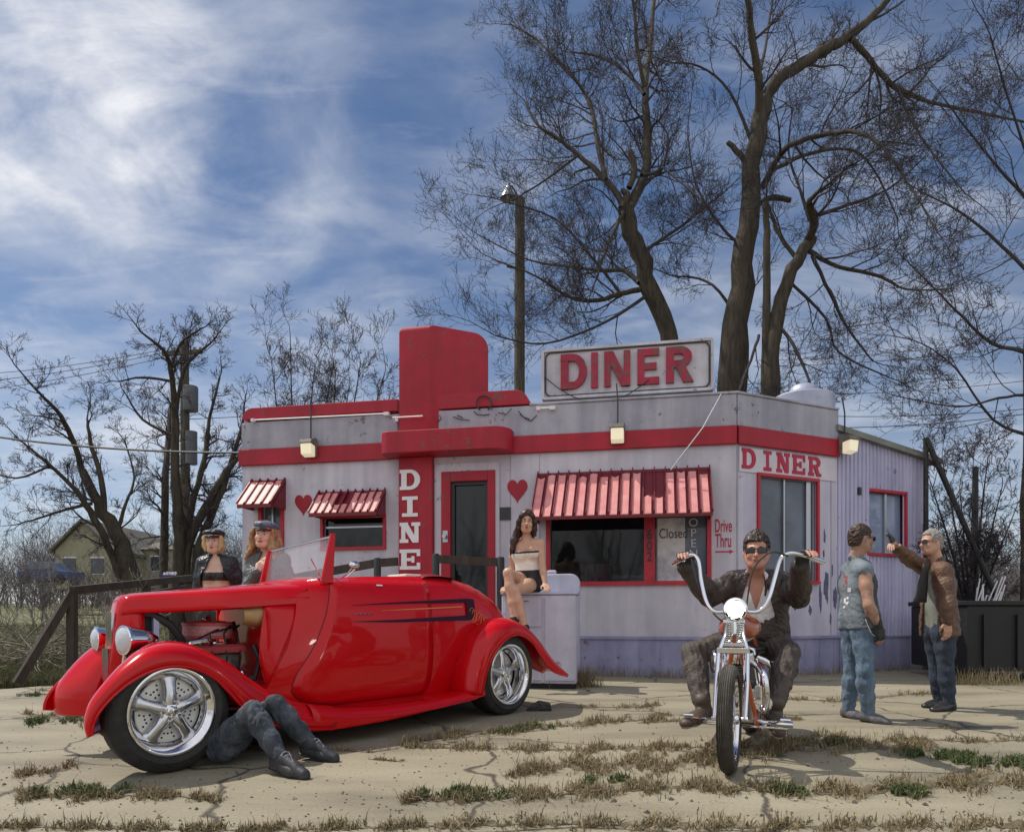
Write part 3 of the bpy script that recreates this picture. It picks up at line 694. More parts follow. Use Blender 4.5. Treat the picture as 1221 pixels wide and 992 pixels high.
mb = MB(An); mb.prism([(-.05, .12, zl+.0), (s1+.22, .12, ztf(s1+.22)), (s1+.22, .12, ztf(s1+.22)+.09), (-.05, .12, zl+.09)], (0, -2.8, 0)); mb.build('roof', mat('annex_roof', (.20, .20, .17), .6, var=.2, vscale=4), annex)
mb = MB(An); mb.box(s1-.1, s1, -2.6, -.13, 0, ztf(s1)-.01); mb.build('wall', M_RIB, annex)
mb = MB(An); mb.box(.01, s1, -2.7, -2.6, 0, ztf(s1)-.01); mb.build('wall', M_RIB, annex)
mb = MB(An); s_, z_ = fn(1022, 586); mb.box(s_-.03, s_+.03, .022, .06, z_-.06, z_+.06); mb.build('meter_box', M_DARK, annex)
# ================================================================== smooth organic surfaces
def V3(p): return np.array(tuple(p), dtype=np.float32)
class Field:
    def __init__(s, lo, hi, h):
        s.lo = V3(lo); s.h = h; s.n = np.ceil((V3(hi)-s.lo)/h).astype(int)+2
        s.d = np.full(tuple(s.n), 1.0, np.float32)
    def sub(s, lo, hi):
        a = np.clip(np.floor((V3(lo)-s.lo)/s.h).astype(int), 0, s.n-1); b = np.clip(np.ceil((V3(hi)-s.lo)/s.h).astype(int)+1, 1, s.n)
        sl = tuple(slice(a[i], b[i]) for i in range(3))
        ax = [s.lo[i]+s.h*np.arange(a[i], b[i], dtype=np.float32) for i in range(3)]
        return sl, ax[0][:, None, None], ax[1][None, :, None], ax[2][None, None, :]
    def comb(s, fn, lo, hi, k=.02, op='u'):
        m = k+3*s.h
        if op == 'u': sl, X, Y, Z = s.sub(V3(lo)-m, V3(hi)+m)
        elif op == 'all': sl, X, Y, Z = s.sub(s.lo, s.lo+s.n*s.h)
        else: sl, X, Y, Z = s.sub(V3(lo)-m, V3(hi)+m)
        if any(q.stop <= q.start for q in sl): return s
        a = s.d[sl]; b = fn(X, Y, Z)
        if op == 'u':
            if k > 0: h = np.clip(k-np.abs(a-b), 0, None)/k; r = np.minimum(a, b)-h*h*k*.25
            else: r = np.minimum(a, b)
        elif op in ('s',):
            b = -b; h = np.clip(k-np.abs(a-b), 0, None)/k if k > 0 else 0; r = np.maximum(a, b)+h*h*k*.25
        else: r = np.maximum(a, b)
        s.d[sl] = r; return s
    def cone(s, a, b, ra, rb, k=.02, op='u', flat=None):
        a, b = V3(a), V3(b); ab = b-a; L2 = float(ab@ab)+1e-9; m = max(ra, rb)
        def fn(X, Y, Z):
            px, py, pz = X-a[0], Y-a[1], Z-a[2]
            t = np.clip((px*ab[0]+py*ab[1]+pz*ab[2])/L2, 0, 1)
            dx, dy, dz = px-ab[0]*t, py-ab[1]*t, pz-ab[2]*t
            if flat is not None:      # (direction, factor): squeeze the section along a direction
                f, q = flat; f = V3(f); c = dx*f[0]+dy*f[1]+dz*f[2]; e = c*(q-1)
                dx, dy, dz = dx+f[0]*e, dy+f[1]*e, dz+f[2]*e
            return np.sqrt(dx*dx+dy*dy+dz*dz)-(ra+(rb-ra)*t)
        return s.comb(fn, np.minimum(a, b)-m, np.maximum(a, b)+m, k, op)
    def chain(s, pts, rs, k=.02, op='u', flat=None):
        for i in range(len(pts)-1): s.cone(pts[i], pts[i+1], rs[i], rs[i+1], k, op, flat)
        return s
    def ell(s, c, r, fr=None, k=.02, op='u'):
        c = V3(c); r = V3(r); fr = np.eye(3, dtype=np.float32) if fr is None else np.array([tuple(v) for v in fr], np.float32); m = float(max(r))
        def fn(X, Y, Z):
            px, py, pz = X-c[0], Y-c[1], Z-c[2]
            q = [(px*f[0]+py*f[1]+pz*f[2]) for f in fr]
            k0 = np.sqrt(sum((q[i]/r[i])**2 for i in range(3))); k1 = np.sqrt(sum((q[i]/r[i]**2)**2 for i in range(3)))+1e-6
            return k0*(k0-1)/k1
        return s.comb(fn, c-m, c+m, k, op)
    def rbox(s, c, r, fr=None, rad=.01, k=.01, op='u'):
        c = V3(c); r = V3(r); fr = np.eye(3, dtype=np.float32) if fr is None else np.array([tuple(v) for v in fr], np.float32); m = float(np.sqrt((r*r).sum()))
        def fn(X, Y, Z):
            px, py, pz = X-c[0], Y-c[1], Z-c[2]
            q = [np.abs(px*f[0]+py*f[1]+pz*f[2])-(r[i]-rad) for i, f in enumerate(fr)]
            o = np.sqrt(sum(np.maximum(x, 0)**2 for x in q)); return o+np.minimum(np.maximum(np.maximum(q[0], q[1]), q[2]), 0)-rad
        return s.comb(fn, c-m, c+m, k, op)
    def cut(s, p, n):        # keep the side the normal points away from
        p = V3(p); n = V3(n)/np.linalg.norm(V3(n))
        return s.comb(lambda X, Y, Z: (X-p[0])*n[0]+(Y-p[1])*n[1]+(Z-p[2])*n[2], s.lo, s.lo, 0, 'all')
    def noise(s, amp, freq, seed=0, stretch=(1, 1, 1)):
        sl, X, Y, Z = s.sub(s.lo, s.lo+s.n*s.h); rs = np.random.RandomState(seed)
        o = 0
        for i in range(5):
            w = rs.normal(size=3)*freq*(1+.5*i)*V3(stretch); q = rs.normal(size=3)*freq*.5; ph = rs.uniform(0, 6.28, 2)
            o = o+np.sin(X*w[0]+Y*w[1]+Z*w[2]+ph[0]+1.6*np.sin(X*q[0]+Y*q[1]+Z*q[2]+ph[1]))*(1/(1+.45*i))
        s.d = s.d+amp*(np.abs(o)-.8).astype(np.float32); return s
    def mesh(s):
        d = s.d; neg = d < 0; nx, ny, nz = d.shape
        cnt = np.zeros((nx-1, ny-1, nz-1), np.int8); crn = [(i, j, k) for i in (0, 1) for j in (0, 1) for k in (0, 1)]
        for i, j, k in crn: cnt += neg[i:nx-1+i, j:ny-1+j, k:nz-1+k]
        act = (cnt > 0) & (cnt < 8); I = np.argwhere(act)
        if len(I) == 0: return np.zeros((0, 3)), np.zeros((0, 4), int)
        idx = np.full(act.shape, -1, np.int64); idx[tuple(I.T)] = np.arange(len(I))
        dc = {c: d[I[:, 0]+c[0], I[:, 1]+c[1], I[:, 2]+c[2]] for c in crn}
        P = np.zeros((len(I), 3)); W = np.zeros(len(I))
        for a in crn:
            for ax in range(3):
                if a[ax]: continue
                b = list(a); b[ax] = 1; b = tuple(b); da, db = dc[a], dc[b]; x = (da < 0) != (db < 0)
                t = np.where(x, da/(da-db+1e-12), 0); p = np.array(a, float)[None].repeat(len(I), 0); p[:, ax] = t
                P[x] += p[x]; W[x] += 1
        P = (I+P/W[:, None])*s.h+s.lo
        Q = []
        for ax in range(3):
            o1, o2 = [(1, 2), (2, 0), (0, 1)][ax]
            sl0 = [slice(None)]*3; sl1 = [slice(None)]*3; sl0[ax] = slice(0, -1); sl1[ax] = slice(1, None)
            a = neg[tuple(sl0)]; b = neg[tuple(sl1)]; E = np.argwhere(a != b)
            sh = np.array(idx.shape); E = E[(E[:, o1] > 0) & (E[:, o2] > 0) & (E[:, o1] < sh[o1]) & (E[:, o2] < sh[o2])]
            f = []
            for da, db in ((1, 1), (0, 1), (0, 0), (1, 0)):
                q = E.copy(); q[:, o1] -= da; q[:, o2] -= db; f.append(idx[tuple(q.T)])
            f = np.stack(f, 1); fl = ~a[tuple(E.T)]; f[fl] = f[fl][:, ::-1]; Q.append(f)
        Q = np.concatenate(Q); return P, Q[(Q >= 0).all(1)]
    def build(s, name, m, parent, label=None, relax=1):
        P, Q = s.mesh()
        if relax and len(P):
            for _ in range(relax):
                S = np.zeros_like(P); Wt = np.zeros(len(P))
                for a, b in ((0, 1), (1, 2), (2, 3), (3, 0)):
                    np.add.at(S, Q[:, a], P[Q[:, b]]); np.add.at(Wt, Q[:, a], 1); np.add.at(S, Q[:, b], P[Q[:, a]]); np.add.at(Wt, Q[:, b], 1)
                P = P*.5+.5*S/np.maximum(Wt, 1)[:, None]
        base = wloc(parent) if parent else Vector((0, 0, 0))
        P = P-np.array(tuple(base)); me = bpy.data.meshes.new(name)
        me.vertices.add(len(P)); me.vertices.foreach_set('co', P.astype(np.float32).ravel())
        me.loops.add(len(Q)*4); me.loops.foreach_set('vertex_index', Q.ravel().astype(np.int32))
        me.polygons.add(len(Q)); me.polygons.foreach_set('loop_start', np.arange(0, len(Q)*4, 4, dtype=np.int32))
        me.polygons.foreach_set('use_smooth', np.ones(len(Q), bool)); me.update(calc_edges=True)
        me.materials.append(m); o = bpy.data.objects.new(name, me); C.objects.link(o)
        if parent: o.parent = parent
        if label: o['label'] = label
        return o

def unit(v):
    v = tuple(v); return Vector(v if len(v) == 3 else (v[0], v[1], 0.0)).normalized()
class Human:
    """joints in world space; fwd is where the chest faces"""
    def __init__(s, root, J, face, up=(0, 0, 1), chest=None, fem=False, h=.0065, sc=1.0, bulk=1.0):
        s.root, s.J, s.fem, s.h, s.sc, s.bulk = root, {k: Vector(v) for k, v in J.items()}, fem, h, sc, bulk
        s.ff = unit(face); u = Vector(up); s.fu = (u - s.ff*u.dot(s.ff)).normalized(); s.fs = s.ff.cross(s.fu)   # fs: person's right
        s.cf = unit(chest or face)
        pts = list(s.J.values()); m = .36
        s.lo = [min(p[i] for p in pts)-m for i in range(3)]; s.hi = [max(p[i] for p in pts)+m for i in range(3)]
    def field(s, keys=None, m=.22, h=None):
        ps = [s.J[k] for k in keys] if keys else list(s.J.values())
        return Field([min(p[i] for p in ps)-m for i in range(3)], [max(p[i] for p in ps)+m for i in range(3)], h or s.h)
    def torso(s, F, g=0.0, bust=True):
        J = s.J; sc = s.sc; b = s.bulk; f = s.fem
        pel = (J['hL']+J['hR'])/2; sh = (J['sL']+J['sR'])/2; up = (sh-pel); waist = pel+up*.42; chest = pel+up*.78
        fl = (s.cf, 1.18)
        for sd in ('L', 'R'):
            lat = J['s'+sd]-sh; hp = J['h'+sd]-pel
            c1 = chest+lat*.48; wst = waist+lat*(.32 if f else .42); h1 = pel+hp*(.95 if f else .85)+up*.02
            shp = sh+lat*.62-up*.03
            F.cone(shp, c1, (.062 if f else .075)*sc*b+g, (.088 if f else .108)*sc*b+g, .04, flat=fl)
            F.cone(c1, wst, (.088 if f else .108)*sc*b+g, (.078 if f else .1)*sc*b+g, .04, flat=fl)
            F.cone(wst, h1, (.078 if f else .1)*sc*b+g, (.103 if f else .1)*sc*b+g, .04)
            if f and bust: F.ell(c1+s.cf*.066*sc-up*.02, (.060*sc+g,)*3, None, .035)
        F.cone(sh-up*.04, J['neck'], .07*sc+g, .055*sc+g*.6, .05)
        return F
    def head(s, F, k=.02):
        c = s.J['head']; sc = s.sc; f, u, r = s.ff, s.fu, s.fs; fem = s.fem
        fr = (r, f, u)
        P = lambda a, b, c_: c+(r*a+f*b+u*c_)*sc
        F.ell(P(0, -.012, .028), (.074*sc, .094*sc, .088*sc), fr, .01)          # skull
        F.ell(P(0, .020, -.035), (.058*sc, .068*sc, .078*sc), fr, .03)           # face
        F.ell(P(0, .052, -.088), ((.030 if fem else .038)*sc, .028*sc, .026*sc), fr, .03)  # chin
        for q in (-1, 1):
            F.cone(P(.050*q, -.01, -.045), P(.026*q, .045, -.085), .026*sc, .022*sc, .03)    # jaw
            F.ell(P(.038*q, .062, -.032), (.022*sc, .02*sc, .018*sc), fr, .02)           # cheekbone
            F.ell(P(.030*q, .092, .004), (.019*sc, .014*sc, .012*sc), fr, .014, 's')       # eye socket
            F.cone(P(.012*q, .082, .022), P(.045*q, .066, .022), .012*sc, .010*sc, .012)      # brow ridge
            F.ell(P(.076*q, -.012, -.012), (.010*sc, .020*sc, .031*sc), fr, .006)         # ear
        F.cone(P(0, .086, .008), P(0, .107, -.030), .0085*sc, .0125*sc, .012)      # nose
        for q in (-1, 1): F.ell(P(.010*q, .099, -.033), (.009*sc, .010*sc, .008*sc), fr, .008)
        F.ell(P(0, .083, -.054), (.026*sc, .012*sc, .008*sc), fr, .01); F.ell(P(0, .080, -.067), (.021*sc, .012*sc, .008*sc), fr, .01)
        F.comb(lambda X, Y, Z: 1+0*(X+Y+Z), c, c, 0, 'x') if False else None
        F.cone(s.J['neck'], c-s.fu*.05*sc-s.ff*.015*sc, (.048 if fem else .06)*sc, (.046 if fem else .058)*sc, .03)
        return F
    def arm(s, F, sd, g=0.0, stop=1.0, k=.03, wrist=True):
        J = s.J; b = s.bulk*s.sc; f = .8 if s.fem else 1.0
        S, E, Wr = J['s'+sd], J['e'+sd], J['w'+sd]
        F.chain([S, S.lerp(E, .45), E], [.054*b*f+g, .050*b*f+g, .040*b*f+g], k)
        F.chain([E, E.lerp(Wr, .3), E.lerp(Wr, stop)], [.040*b*f+g, .043*b*f+g, (.027*b*f+g) if stop == 1 else .032*b*f+g], k)
        return F
    def hand(s, F, sd, d, palm, curl=.4, spread=.1, g=0.0, fist=False, fmul=1.0):
        """d: direction of the fingers, palm: palm normal"""
        W = s.J['w'+sd]; sc = s.sc*(.9 if s.fem else 1.0); d = unit(d); n = Vector(palm); n = (n-d*n.dot(d)).normalized()
        lat = d.cross(n)*(1 if sd == 'R' else -1)     # towards the thumb
        kn = W+d*.092*sc
        for o in (-.028, -.009, .010, .028):
            F.cone(W+lat*o*.6*sc, kn+lat*o*sc, .0155*sc+g, .0125*sc+g, .012)
        lens = [(.028, .040), (.0095, .045), (-.0095, .042), (-.028, .032)]
        for o, l in lens:
            a0 = curl*.9; p = kn+lat*o*sc; q = d
            r0 = .0092*sc+g
            for i in range(3):
                ang = (curl*1.35 if i else curl*.9)
                q = (q*math.cos(ang)+n*math.sin(ang)).normalized(); n2 = (n*math.cos(ang)-q*0).normalized()
                q2 = p+(q+lat*o*spread*6)*l*sc*(1.0, .72, .55)[i]*fmul
                F.cone(p, q2, r0, r0*.9, .004); r0 *= .92; p = q2
                n = n
            n = Vector(palm); n = (n-d*n.dot(d)).normalized()
        t0 = W+d*.02*sc+lat*.026*sc; t1 = t0+(d*.035+lat*.026+n*.012)*sc; t2 = t1+(d*.030+lat*.004+n*.022)*sc*(1 if not fist else 1)
        F.chain([t0, t1, t2], [.0145*sc+g, .0115*sc+g, .009*sc+g], .01)
        return F
    def leg(s, F, sd, g=0.0, g2=None, k=.03, stop=1.0):
        J = s.J; b = s.sc*(s.bulk if not s.fem else .93); g2 = g if g2 is None else g2
        H, K, A = J['h'+sd], J['k'+sd], J['a'+sd]
        F.chain([H, H.lerp(K, .4), K], [.088*b+g, .078*b+g, .054*b+g], k)
        ca = K.lerp(A, .3)
        F.chain([K, ca, K.lerp(A, .65*stop+.0), K.lerp(A, stop)], [.053*b+g, .055*b+g2, .042*b+g2, .036*b+g2], k)
        return F
    def foot(s, F, sd, g=0.0, heel=.0, k=.015, top=.0):
        A, T = s.J['a'+sd], s.J['t'+sd]; d = (T-A); sc = s.sc; dn = d.normalized()
        up = Vector(s.J.get('up'+sd, Vector((0, 0, 1)))); up = (up-dn*up.dot(dn)).normalized()
        a = A-up*.038*sc
        F.cone(A+up*top, a-dn*.018, .038*sc+g, .036*sc+g, .02)
        F.cone(a-dn*.02, a+d*.6-up*.010, .036*sc+g, .040*sc+g, .02, flat=(up, 1.15))
        F.cone(a+d*.5-up*.008, a+d-up*.012, .041*sc+g, .030*sc+g, .02, flat=(up, 1.4))
        return F
    def face_bits(s, eye_col=(.06, .04, .03), lips=(.35, .10, .09), brow=(.06, .04, .03), shades=False, body=None, brow_r=.004, mouth_w=.022):
        c = s.J['head']; sc = s.sc; f, u, r = s.ff, s.fu, s.fs; P = lambda a, b, c_: c+(r*a+f*b+u*c_)*sc
        sz = lambda k: k*sc
        for q in (-1, 1):
            mb = MB(lambda p: P(.030*q, .0695, .004)+r*p.x+f*p.y+u*p.z); mb.ball((0, 0, 0), (sz(.0135), sz(.0125), sz(.0085))); e = mb.build('eye', mat('eye_white', (.6, .57, .55), .25), body, smooth=True)
            mb = MB(); o = P(.030*q, .0795, .004); mb.lathe([(0, sz(.0038)), (sz(.004), sz(.003)), (sz(.0065), sz(.0))], o, f, 12); mb.build('iris', mat('iris_%d' % int(eye_col[0]*1000), eye_col, .2), e)
            mb = MB(); mb.tube([P(.012*q, .093, .020), P(.028*q, .091, .027), P(.044*q, .080, .022)], [sz(brow_r*.8), sz(brow_r), sz(brow_r*.4)], 6); mb.build('eyebrow', mat('brow_%d_%d' % (brow[0]*999, brow[1]*999), brow, .9), body, smooth=True)
        mb = MB(); w_ = mouth_w
        up_ = [P(-w_, .086, -.058), P(-w_*.45, .0945, -.0555), P(0, .0965, -.057), P(w_*.45, .0945, -.0555), P(w_, .086, -.058)]
        lo_ = [P(-w_*.9, .085, -.060), P(-w_*.4, .0915, -.0655), P(0, .093, -.067), P(w_*.4, .0915, -.0655), P(w_*.9, .085, -.060)]
        mb.tube(up_, [sz(.001), sz(.0036), sz(.0034), sz(.0036), sz(.001)], 6); mb.tube(lo_, [sz(.001), sz(.0042), sz(.005), sz(.0042), sz(.001)], 6)
        mb.build('lips', mat('lips_%d' % int(lips[0]*1000), lips, .45), body, smooth=True)
    def sunglasses(s, m=None, frame=None):
        c = s.J['head']; sc = s.sc; f, u, r = s.ff, s.fu, s.fs; P = lambda a, b, c_: c+(r*a+f*b+u*c_)*sc
        fr = frame or M_DARK; mb = MB()
        for q in (-1, 1): mb.tube([P(.062*q, .083, .010), P(.077*q, .05, .010), P(.080*q, -.01, .006), P(.078*q, -.028, -.008)], .003*sc, 6)
        mb.tube([P(-.012, .106, .010), P(.012, .106, .010)], .0035*sc, 6)
        sg = mb.build('sunglasses', fr, s.root)
        for q in (-1, 1):
            F = Field(P(.034*q, .09, .002)-Vector((.05,)*3), P(.034*q, .09, .002)+Vector((.05,)*3), .003)
            ax = (r*math.cos(.28)-f*math.sin(.28)*q, f*math.cos(.28)+r*math.sin(.28)*q, u)
            F.rbox(P(.036*q, .098, .002), (.029*sc, .004*sc, .019*sc), ax, .0035*sc, 0); F.build('lens', mat('shade_lens', (.012, .01, .012), .08, spec=.8), sg)
        return sg
    def fcyl(s): pass
# ================================================================== roadster
KO = Vector((-.02, 6.48, 0)); KH = Vector((-.635, -.772, 0)); KW = Vector((-.68, .733, 0))
def K(p):          # p = (u forward, q towards the near side from the centre line, z)
    return KO + KH*p[0] + KW*(.75-p[1]) + Vector((0, 0, p[2]))
M_CAR = mat('red_lacquer', (.56, .002, .006), .22, coat=.7, var=.04, vscale=2, spec=.15)
M_CHROME = mat('chrome', (.78, .78, .80), .07, 1)
M_POL = mat('polished_alloy', (.62, .62, .64), .2, 1, var=.08, vscale=12)
M_TYRE = mat('tyre_rubber', (.018, .018, .019), .75, bump=.3, bscale=80, col2=(.04, .038, .034), vscale=14)
M_BLK = mat('black_rubber', (.015, .015, .016), .6)
M_UNDER = mat('underbody', (.012, .012, .013), .8)
car = thing('roadster', 'bright red open-top hot rod roadster with bonnet sides off and chrome five-spoke wheels', 'car', K((1.5, 0, 0)))
FT = [(0, .90), (.15, .97), (.35, 1.0), (.6, .985), (.75, .95), (.87, .89), (.94, .82), (.985, .74), (1.0, .66)]
def fprof(t):
    for (a, x), (b, y) in zip(FT, FT[1:]):
        if t <= b: return x+(y-x)*(t-a)/(b-a)
    return FT[-1][1]
ST = [(2.06, .20, 1.150, .49), (1.95, .20, 1.172, .51), (1.85, .20, 1.185, .525), (1.62, .20, 1.20, .535), (1.42, .20, 1.215, .54), (1.05, .20, 1.23, .545), (.76, .22, 1.24, .545), (.5, .24, 1.235, .54),
      (.33, .26, 1.215, .53), (.15, .27, 1.18, .52), (0, .28, 1.13, .505), (-.15, .29, 1.06, .485), (-.28, .30, .96, .455), (-.38, .30, .86, .42), (-.48, .30, .74, .38), (-.58, .31, .60, .33), (-.66, .33, .48, .27)]
def stat(u):
    S = ST
    if u >= S[0][0]: return S[0][1:]
    for a, b in zip(S, S[1:]):
        if u >= b[0]:
            t = (a[0]-u)/(a[0]-b[0]); return tuple(a[i]+(b[i]-a[i])*t for i in (1, 2, 3))
    return S[-1][1:]
def Wq(u, z):
    zb, zt, w_ = stat(u); t = max(0, min(1, (z-zb)/(zt-zb))); q = w_*fprof(t)
    return q
def seam(z): return np.interp(z, [.2, .42, .69, .96, 1.2], [2.30, 2.22, 2.06, 1.975, 1.96])
def ushift(u, z): return (seam(z)-1.96)*max(0, min(1, (u-1.75)/.3))
rows = []
us = []
for a, b in zip(ST, ST[1:]):
    k = 3
    for i in range(k): us.append(a[0]+(b[0]-a[0])*i/k)
us.append(ST[-1][0])
us2 = []
for u in us: us2.append((u, .80 <= u <= 1.79))
# insert the two steps of the cockpit
full = []
for u, c in us2:
    if full and full[-1][1] != c:
        ub = 1.79 if c else .80; full.append((ub, full[-1][1])); full.append((ub-.001 if c else ub-.001, c))
    full.append((u, c))
for u, cock in full:
    zb, zt, w_ = stat(u); half = [(w_*.80, zb-.0)]
    for i in range(0, 15):
        t = i/14; t = t**.8; z = zb+(zt-zb)*t; half.append((w_*fprof(t), z))
    if cock: half += [(w_*.63, zt-.004), (w_*.60, .62), (0, .60)]
    else: half += [(w_*.5, zt+.008), (w_*.3, zt+.016), (0, zt+.02)]
    row = [K((u+ushift(u, z), q, z)) for q, z in half] + [K((u+ushift(u, z), -q, z)) for q, z in reversed(half[:-1])]
    rows.append(row)
mb = MB(); mb.grid(rows)
mb.add(rows[-1], [tuple(range(len(rows[-1])))]); mb.add(rows[0], [tuple(range(len(rows[0])))])
body = mb.build('body', M_CAR, car, smooth=True, angle=32)
# dark floor box below, added for the shade under the car
mb = MB(K); mb.box(-.5, 3.0, -.45, .45, .16, .198); mb.build('chassis', M_UNDER, car)
# rear window inner trim / seat / wheel
M_TAN = mat('tan_leather', (.55, .45, .30), .6, var=.15, vscale=10)
mb = MB(K); mb.box(.86, 1.04, -.38, .38, .65, 1.17); mb.box(1.04, 1.5, -.38, .38, .65, .82); mb.build('seat', M_TAN, car, bevel=.04)
mb = MB(K); mb.box(.72, .92, -.0, .30, 1.225, 1.262); mb.build('headrest', mat('cream_cushion', (.62, .58, .50), .6), car, bevel=.018)
rows = []
for i in range(9):
    a = math.pi*i/8; rows.append([K((.60+.2*math.cos(a), q, stat(.6)[1]-.01+.05*math.sin(a)*(1-abs(q/.40)**4*.6))) for q in [x*.04 for x in range(-10, 11)]])
mb = MB(); mb.grid(rows); mb.build('folded_top_cover', mat('maroon_cover', (.20, .008, .015), .45), car, smooth=True)
mb = MB(); c = Vector((1.52, .2, 1.05)); ax_ = Vector((-.85, 0, .5)).normalized(); e1 = Vector((0, 1, 0)); e2 = ax_.cross(e1)
ringp = [c+(e1*math.cos(2*math.pi*i/20)+e2*math.sin(2*math.pi*i/20))*.17 for i in range(21)]
mb.T = K; mb.tube(ringp, .012, 6); mb.tube([c, c-ax_*-.0+Vector((.3, 0, -.25))], .014, 6); mb.tube([ringp[0], ringp[10]], .008, 6); mb.build('steering_wheel', M_DARK, car)
mb = MB(K); mb.box(1.70, 1.785, -.34, .34, .9, 1.15); mb.build('dashboard', mat('dash', (.25, .01, .015), .3), car, bevel=.02)

# door as a panel of its own, following the body
def dpatch(uL, uR, z0, z1, off, nz=22, nu=14, side=1):
    rows = []
    for i in range(nz+1):
        z = z0+(z1-z0)*i/nz; a, b = uL(z), uR(z); row = []
        for j in range(nu+1):
            u = a+(b-a)*j/nu; row.append(K((u+ushift(u, z), side*(Wq(u, z)+off), z)))
        rows.append(row)
    return rows
def dL(z): return np.interp(z, [.245, .27, .31, .38, .5, .75, 1.17], [1.80, 1.90, 1.955, 1.985, 1.985, 1.92, 1.80])-.03
def dR(z): return np.interp(z, [.245, .27, .31, .38, .5, 1.17], [.90, .86, .83, .81, .80, .80])
for sd in (1, -1):
    rows = dpatch(dL, dR, .245, 1.195, .007, side=sd); mb = MB(); mb.grid(rows)
    dd = mb.build('door', M_CAR, car, smooth=True, solid=.006, angle=0)
    bnd = [r_[0] for r_ in rows]; bnd2 = [r_[-1] for r_ in rows]
    loop = [r_[0] for r_ in rows[::-1]]+rows[0]+[r_[-1] for r_ in rows]
    mb = MB(); nrm = (K((0, sd, 0))-K((0, 0, 0))).normalized()
    mb.tube([p-nrm*.006 for p in loop], .0045, 5); mb.build('door_seam', M_BLK, dd)
    # hinge / key dot
# stripes
def strip(poly_top, poly_bot, name, m, off, n=24):
    us_ = np.linspace(poly_top[0][0], poly_top[-1][0], n)
    zt_ = np.interp(us_, *zip(*sorted(poly_top))); zb_ = np.interp(us_, *zip(*sorted(poly_bot)))
    mb = MB(); mb.grid([[K((u+ushift(u, z), Wq(u, z)+off, z)) for z in (b, (a+b)/2, a)] for u, a, b in zip(us_, zt_, zb_)])
    mb.build(name, m, body, smooth=True)
M_STR = mat('dark_purple_stripe', (.03, .004, .02), .4, spec=.2); M_FL = mat('orange_pinstripe', (.75, .20, .03), .35)
strip([(1.62, .985), (1.2, 1.012), (.34, 1.055)], [(1.62, .983), (1.2, 1.0), (.34, 1.02)], 'stripe', M_STR, .0135)
strip([(1.62, .862), (1.2, .872), (.36, .905)], [(1.62, .860), (1.2, .852), (.30, .862)], 'stripe', M_STR, .0135)
strip([(.36, 1.055), (.24, 1.05)], [(.36, .86), (.30, .862), (.24, .93)], 'stripe', M_STR, .0136, 6)
strip([(1.35, .945), (1.0, .962), (.42, .985)], [(1.35, .943), (1.0, .953), (.42, .975)], 'stripe', M_FL, .0138)
mb = MB()
for k in range(5):
    cu, cz = .30-.05*k+.02*(k % 2), .93-.02*k; pts = [K((cu+.045*math.cos(a)*(.4+a/6), Wq(cu, cz)+.012, cz+.06*math.sin(a)*(.4+a/6))) for a in [x*.5 for x in range(12)]]
    mb.tube(pts, .0028, 4)
mb.build('scroll_pinstripe', M_FL, body)
mb = MB(); u0 = 1.60
mb.tube([K((u0-.02*i, Wq(u0-.02*i, .915)+.012, .915+.004*(i % 2))) for i in range(9)], .004, 4); mb.build('script_badge', M_CHROME, body)

# cowl side panel ahead of the seam, and firewall
rows = []
for i in range(13):
    z = .40+(.985-.40)*i/12; a = seam(z)+.020; b = np.interp(z, [.40, .52, .62, .8, .985], [2.30, 2.34, 2.36, 2.34, 2.30])
    rows.append([K((a+(max(b, a+.02)-a)*j/6, Wq(2.06, z)-.01-.05*(j/6)**2, z)) for j in range(7)])
mb = MB(); mb.grid(rows); mb.build('cowl_panel', M_CAR, car, smooth=True, solid=.01)
rows2 = [[K((p_u, -(q_), z_)) for p_u, q_, z_ in [(2.3, .5, z), (2.05, .5, z)]] for z in (.45, .7, .98)]
mb = MB(); mb.grid(rows2); mb.build('cowl_panel', M_CAR, car, solid=.01)
mb = MB(); mb.tube([K((seam(z)+.008, Wq(2.06, z)+.0, z)) for z in np.linspace(.38, 1.0, 14)], .0075, 5); mb.build('cowl_seam', M_BLK, car)
mb = MB(K); mb.prism([(2.28, -.44, .3), (2.28, .44, .3), (2.28, .45, .9), (2.28, .30, 1.06), (2.28, -.30, 1.06), (2.28, -.45, .9)], (.02, 0, 0)); mb.build('firewall', M_CAR, car)

# hood (bonnet top)
hst = [(1.965, 1.0, 1.166, .455), (2.2, .985, 1.145, .42), (2.6, .955, 1.105, .33), (2.91, .94, 1.072, .215), (3.07, .935, 1.056, .165), (3.14, .93, 1.042, .14), (3.172, .925, 1.010, .115)]
rows = []
def hood_half(ze, zt, w_): 
    h = zt-ze; return [(w_*.96, ze-.012), (w_, ze), (w_*.995, ze+.25*h), (w_*.97, ze+.30*h), (w_*.93, ze+.62*h), (w_*.82, ze+.82*h), (w_*.55, ze+.93*h), (w_*.25, ze+.985*h), (0, zt)]
HS = []
for a, b in zip(hst, hst[1:]):
    for i in range(4): HS.append(tuple(a[j]+(b[j]-a[j])*i/4 for j in range(4)))
HS.append(hst[-1])
for u, ze, zt, w_ in HS:
    hf = hood_half(ze, zt, w_); rows.append([K((u, q, z)) for q, z in hf]+[K((u, -q, z)) for q, z in reversed(hf[:-1])])
mb = MB(); mb.grid(rows); mb.build('bonnet', M_CAR, car, smooth=True, solid=.012, angle=50)
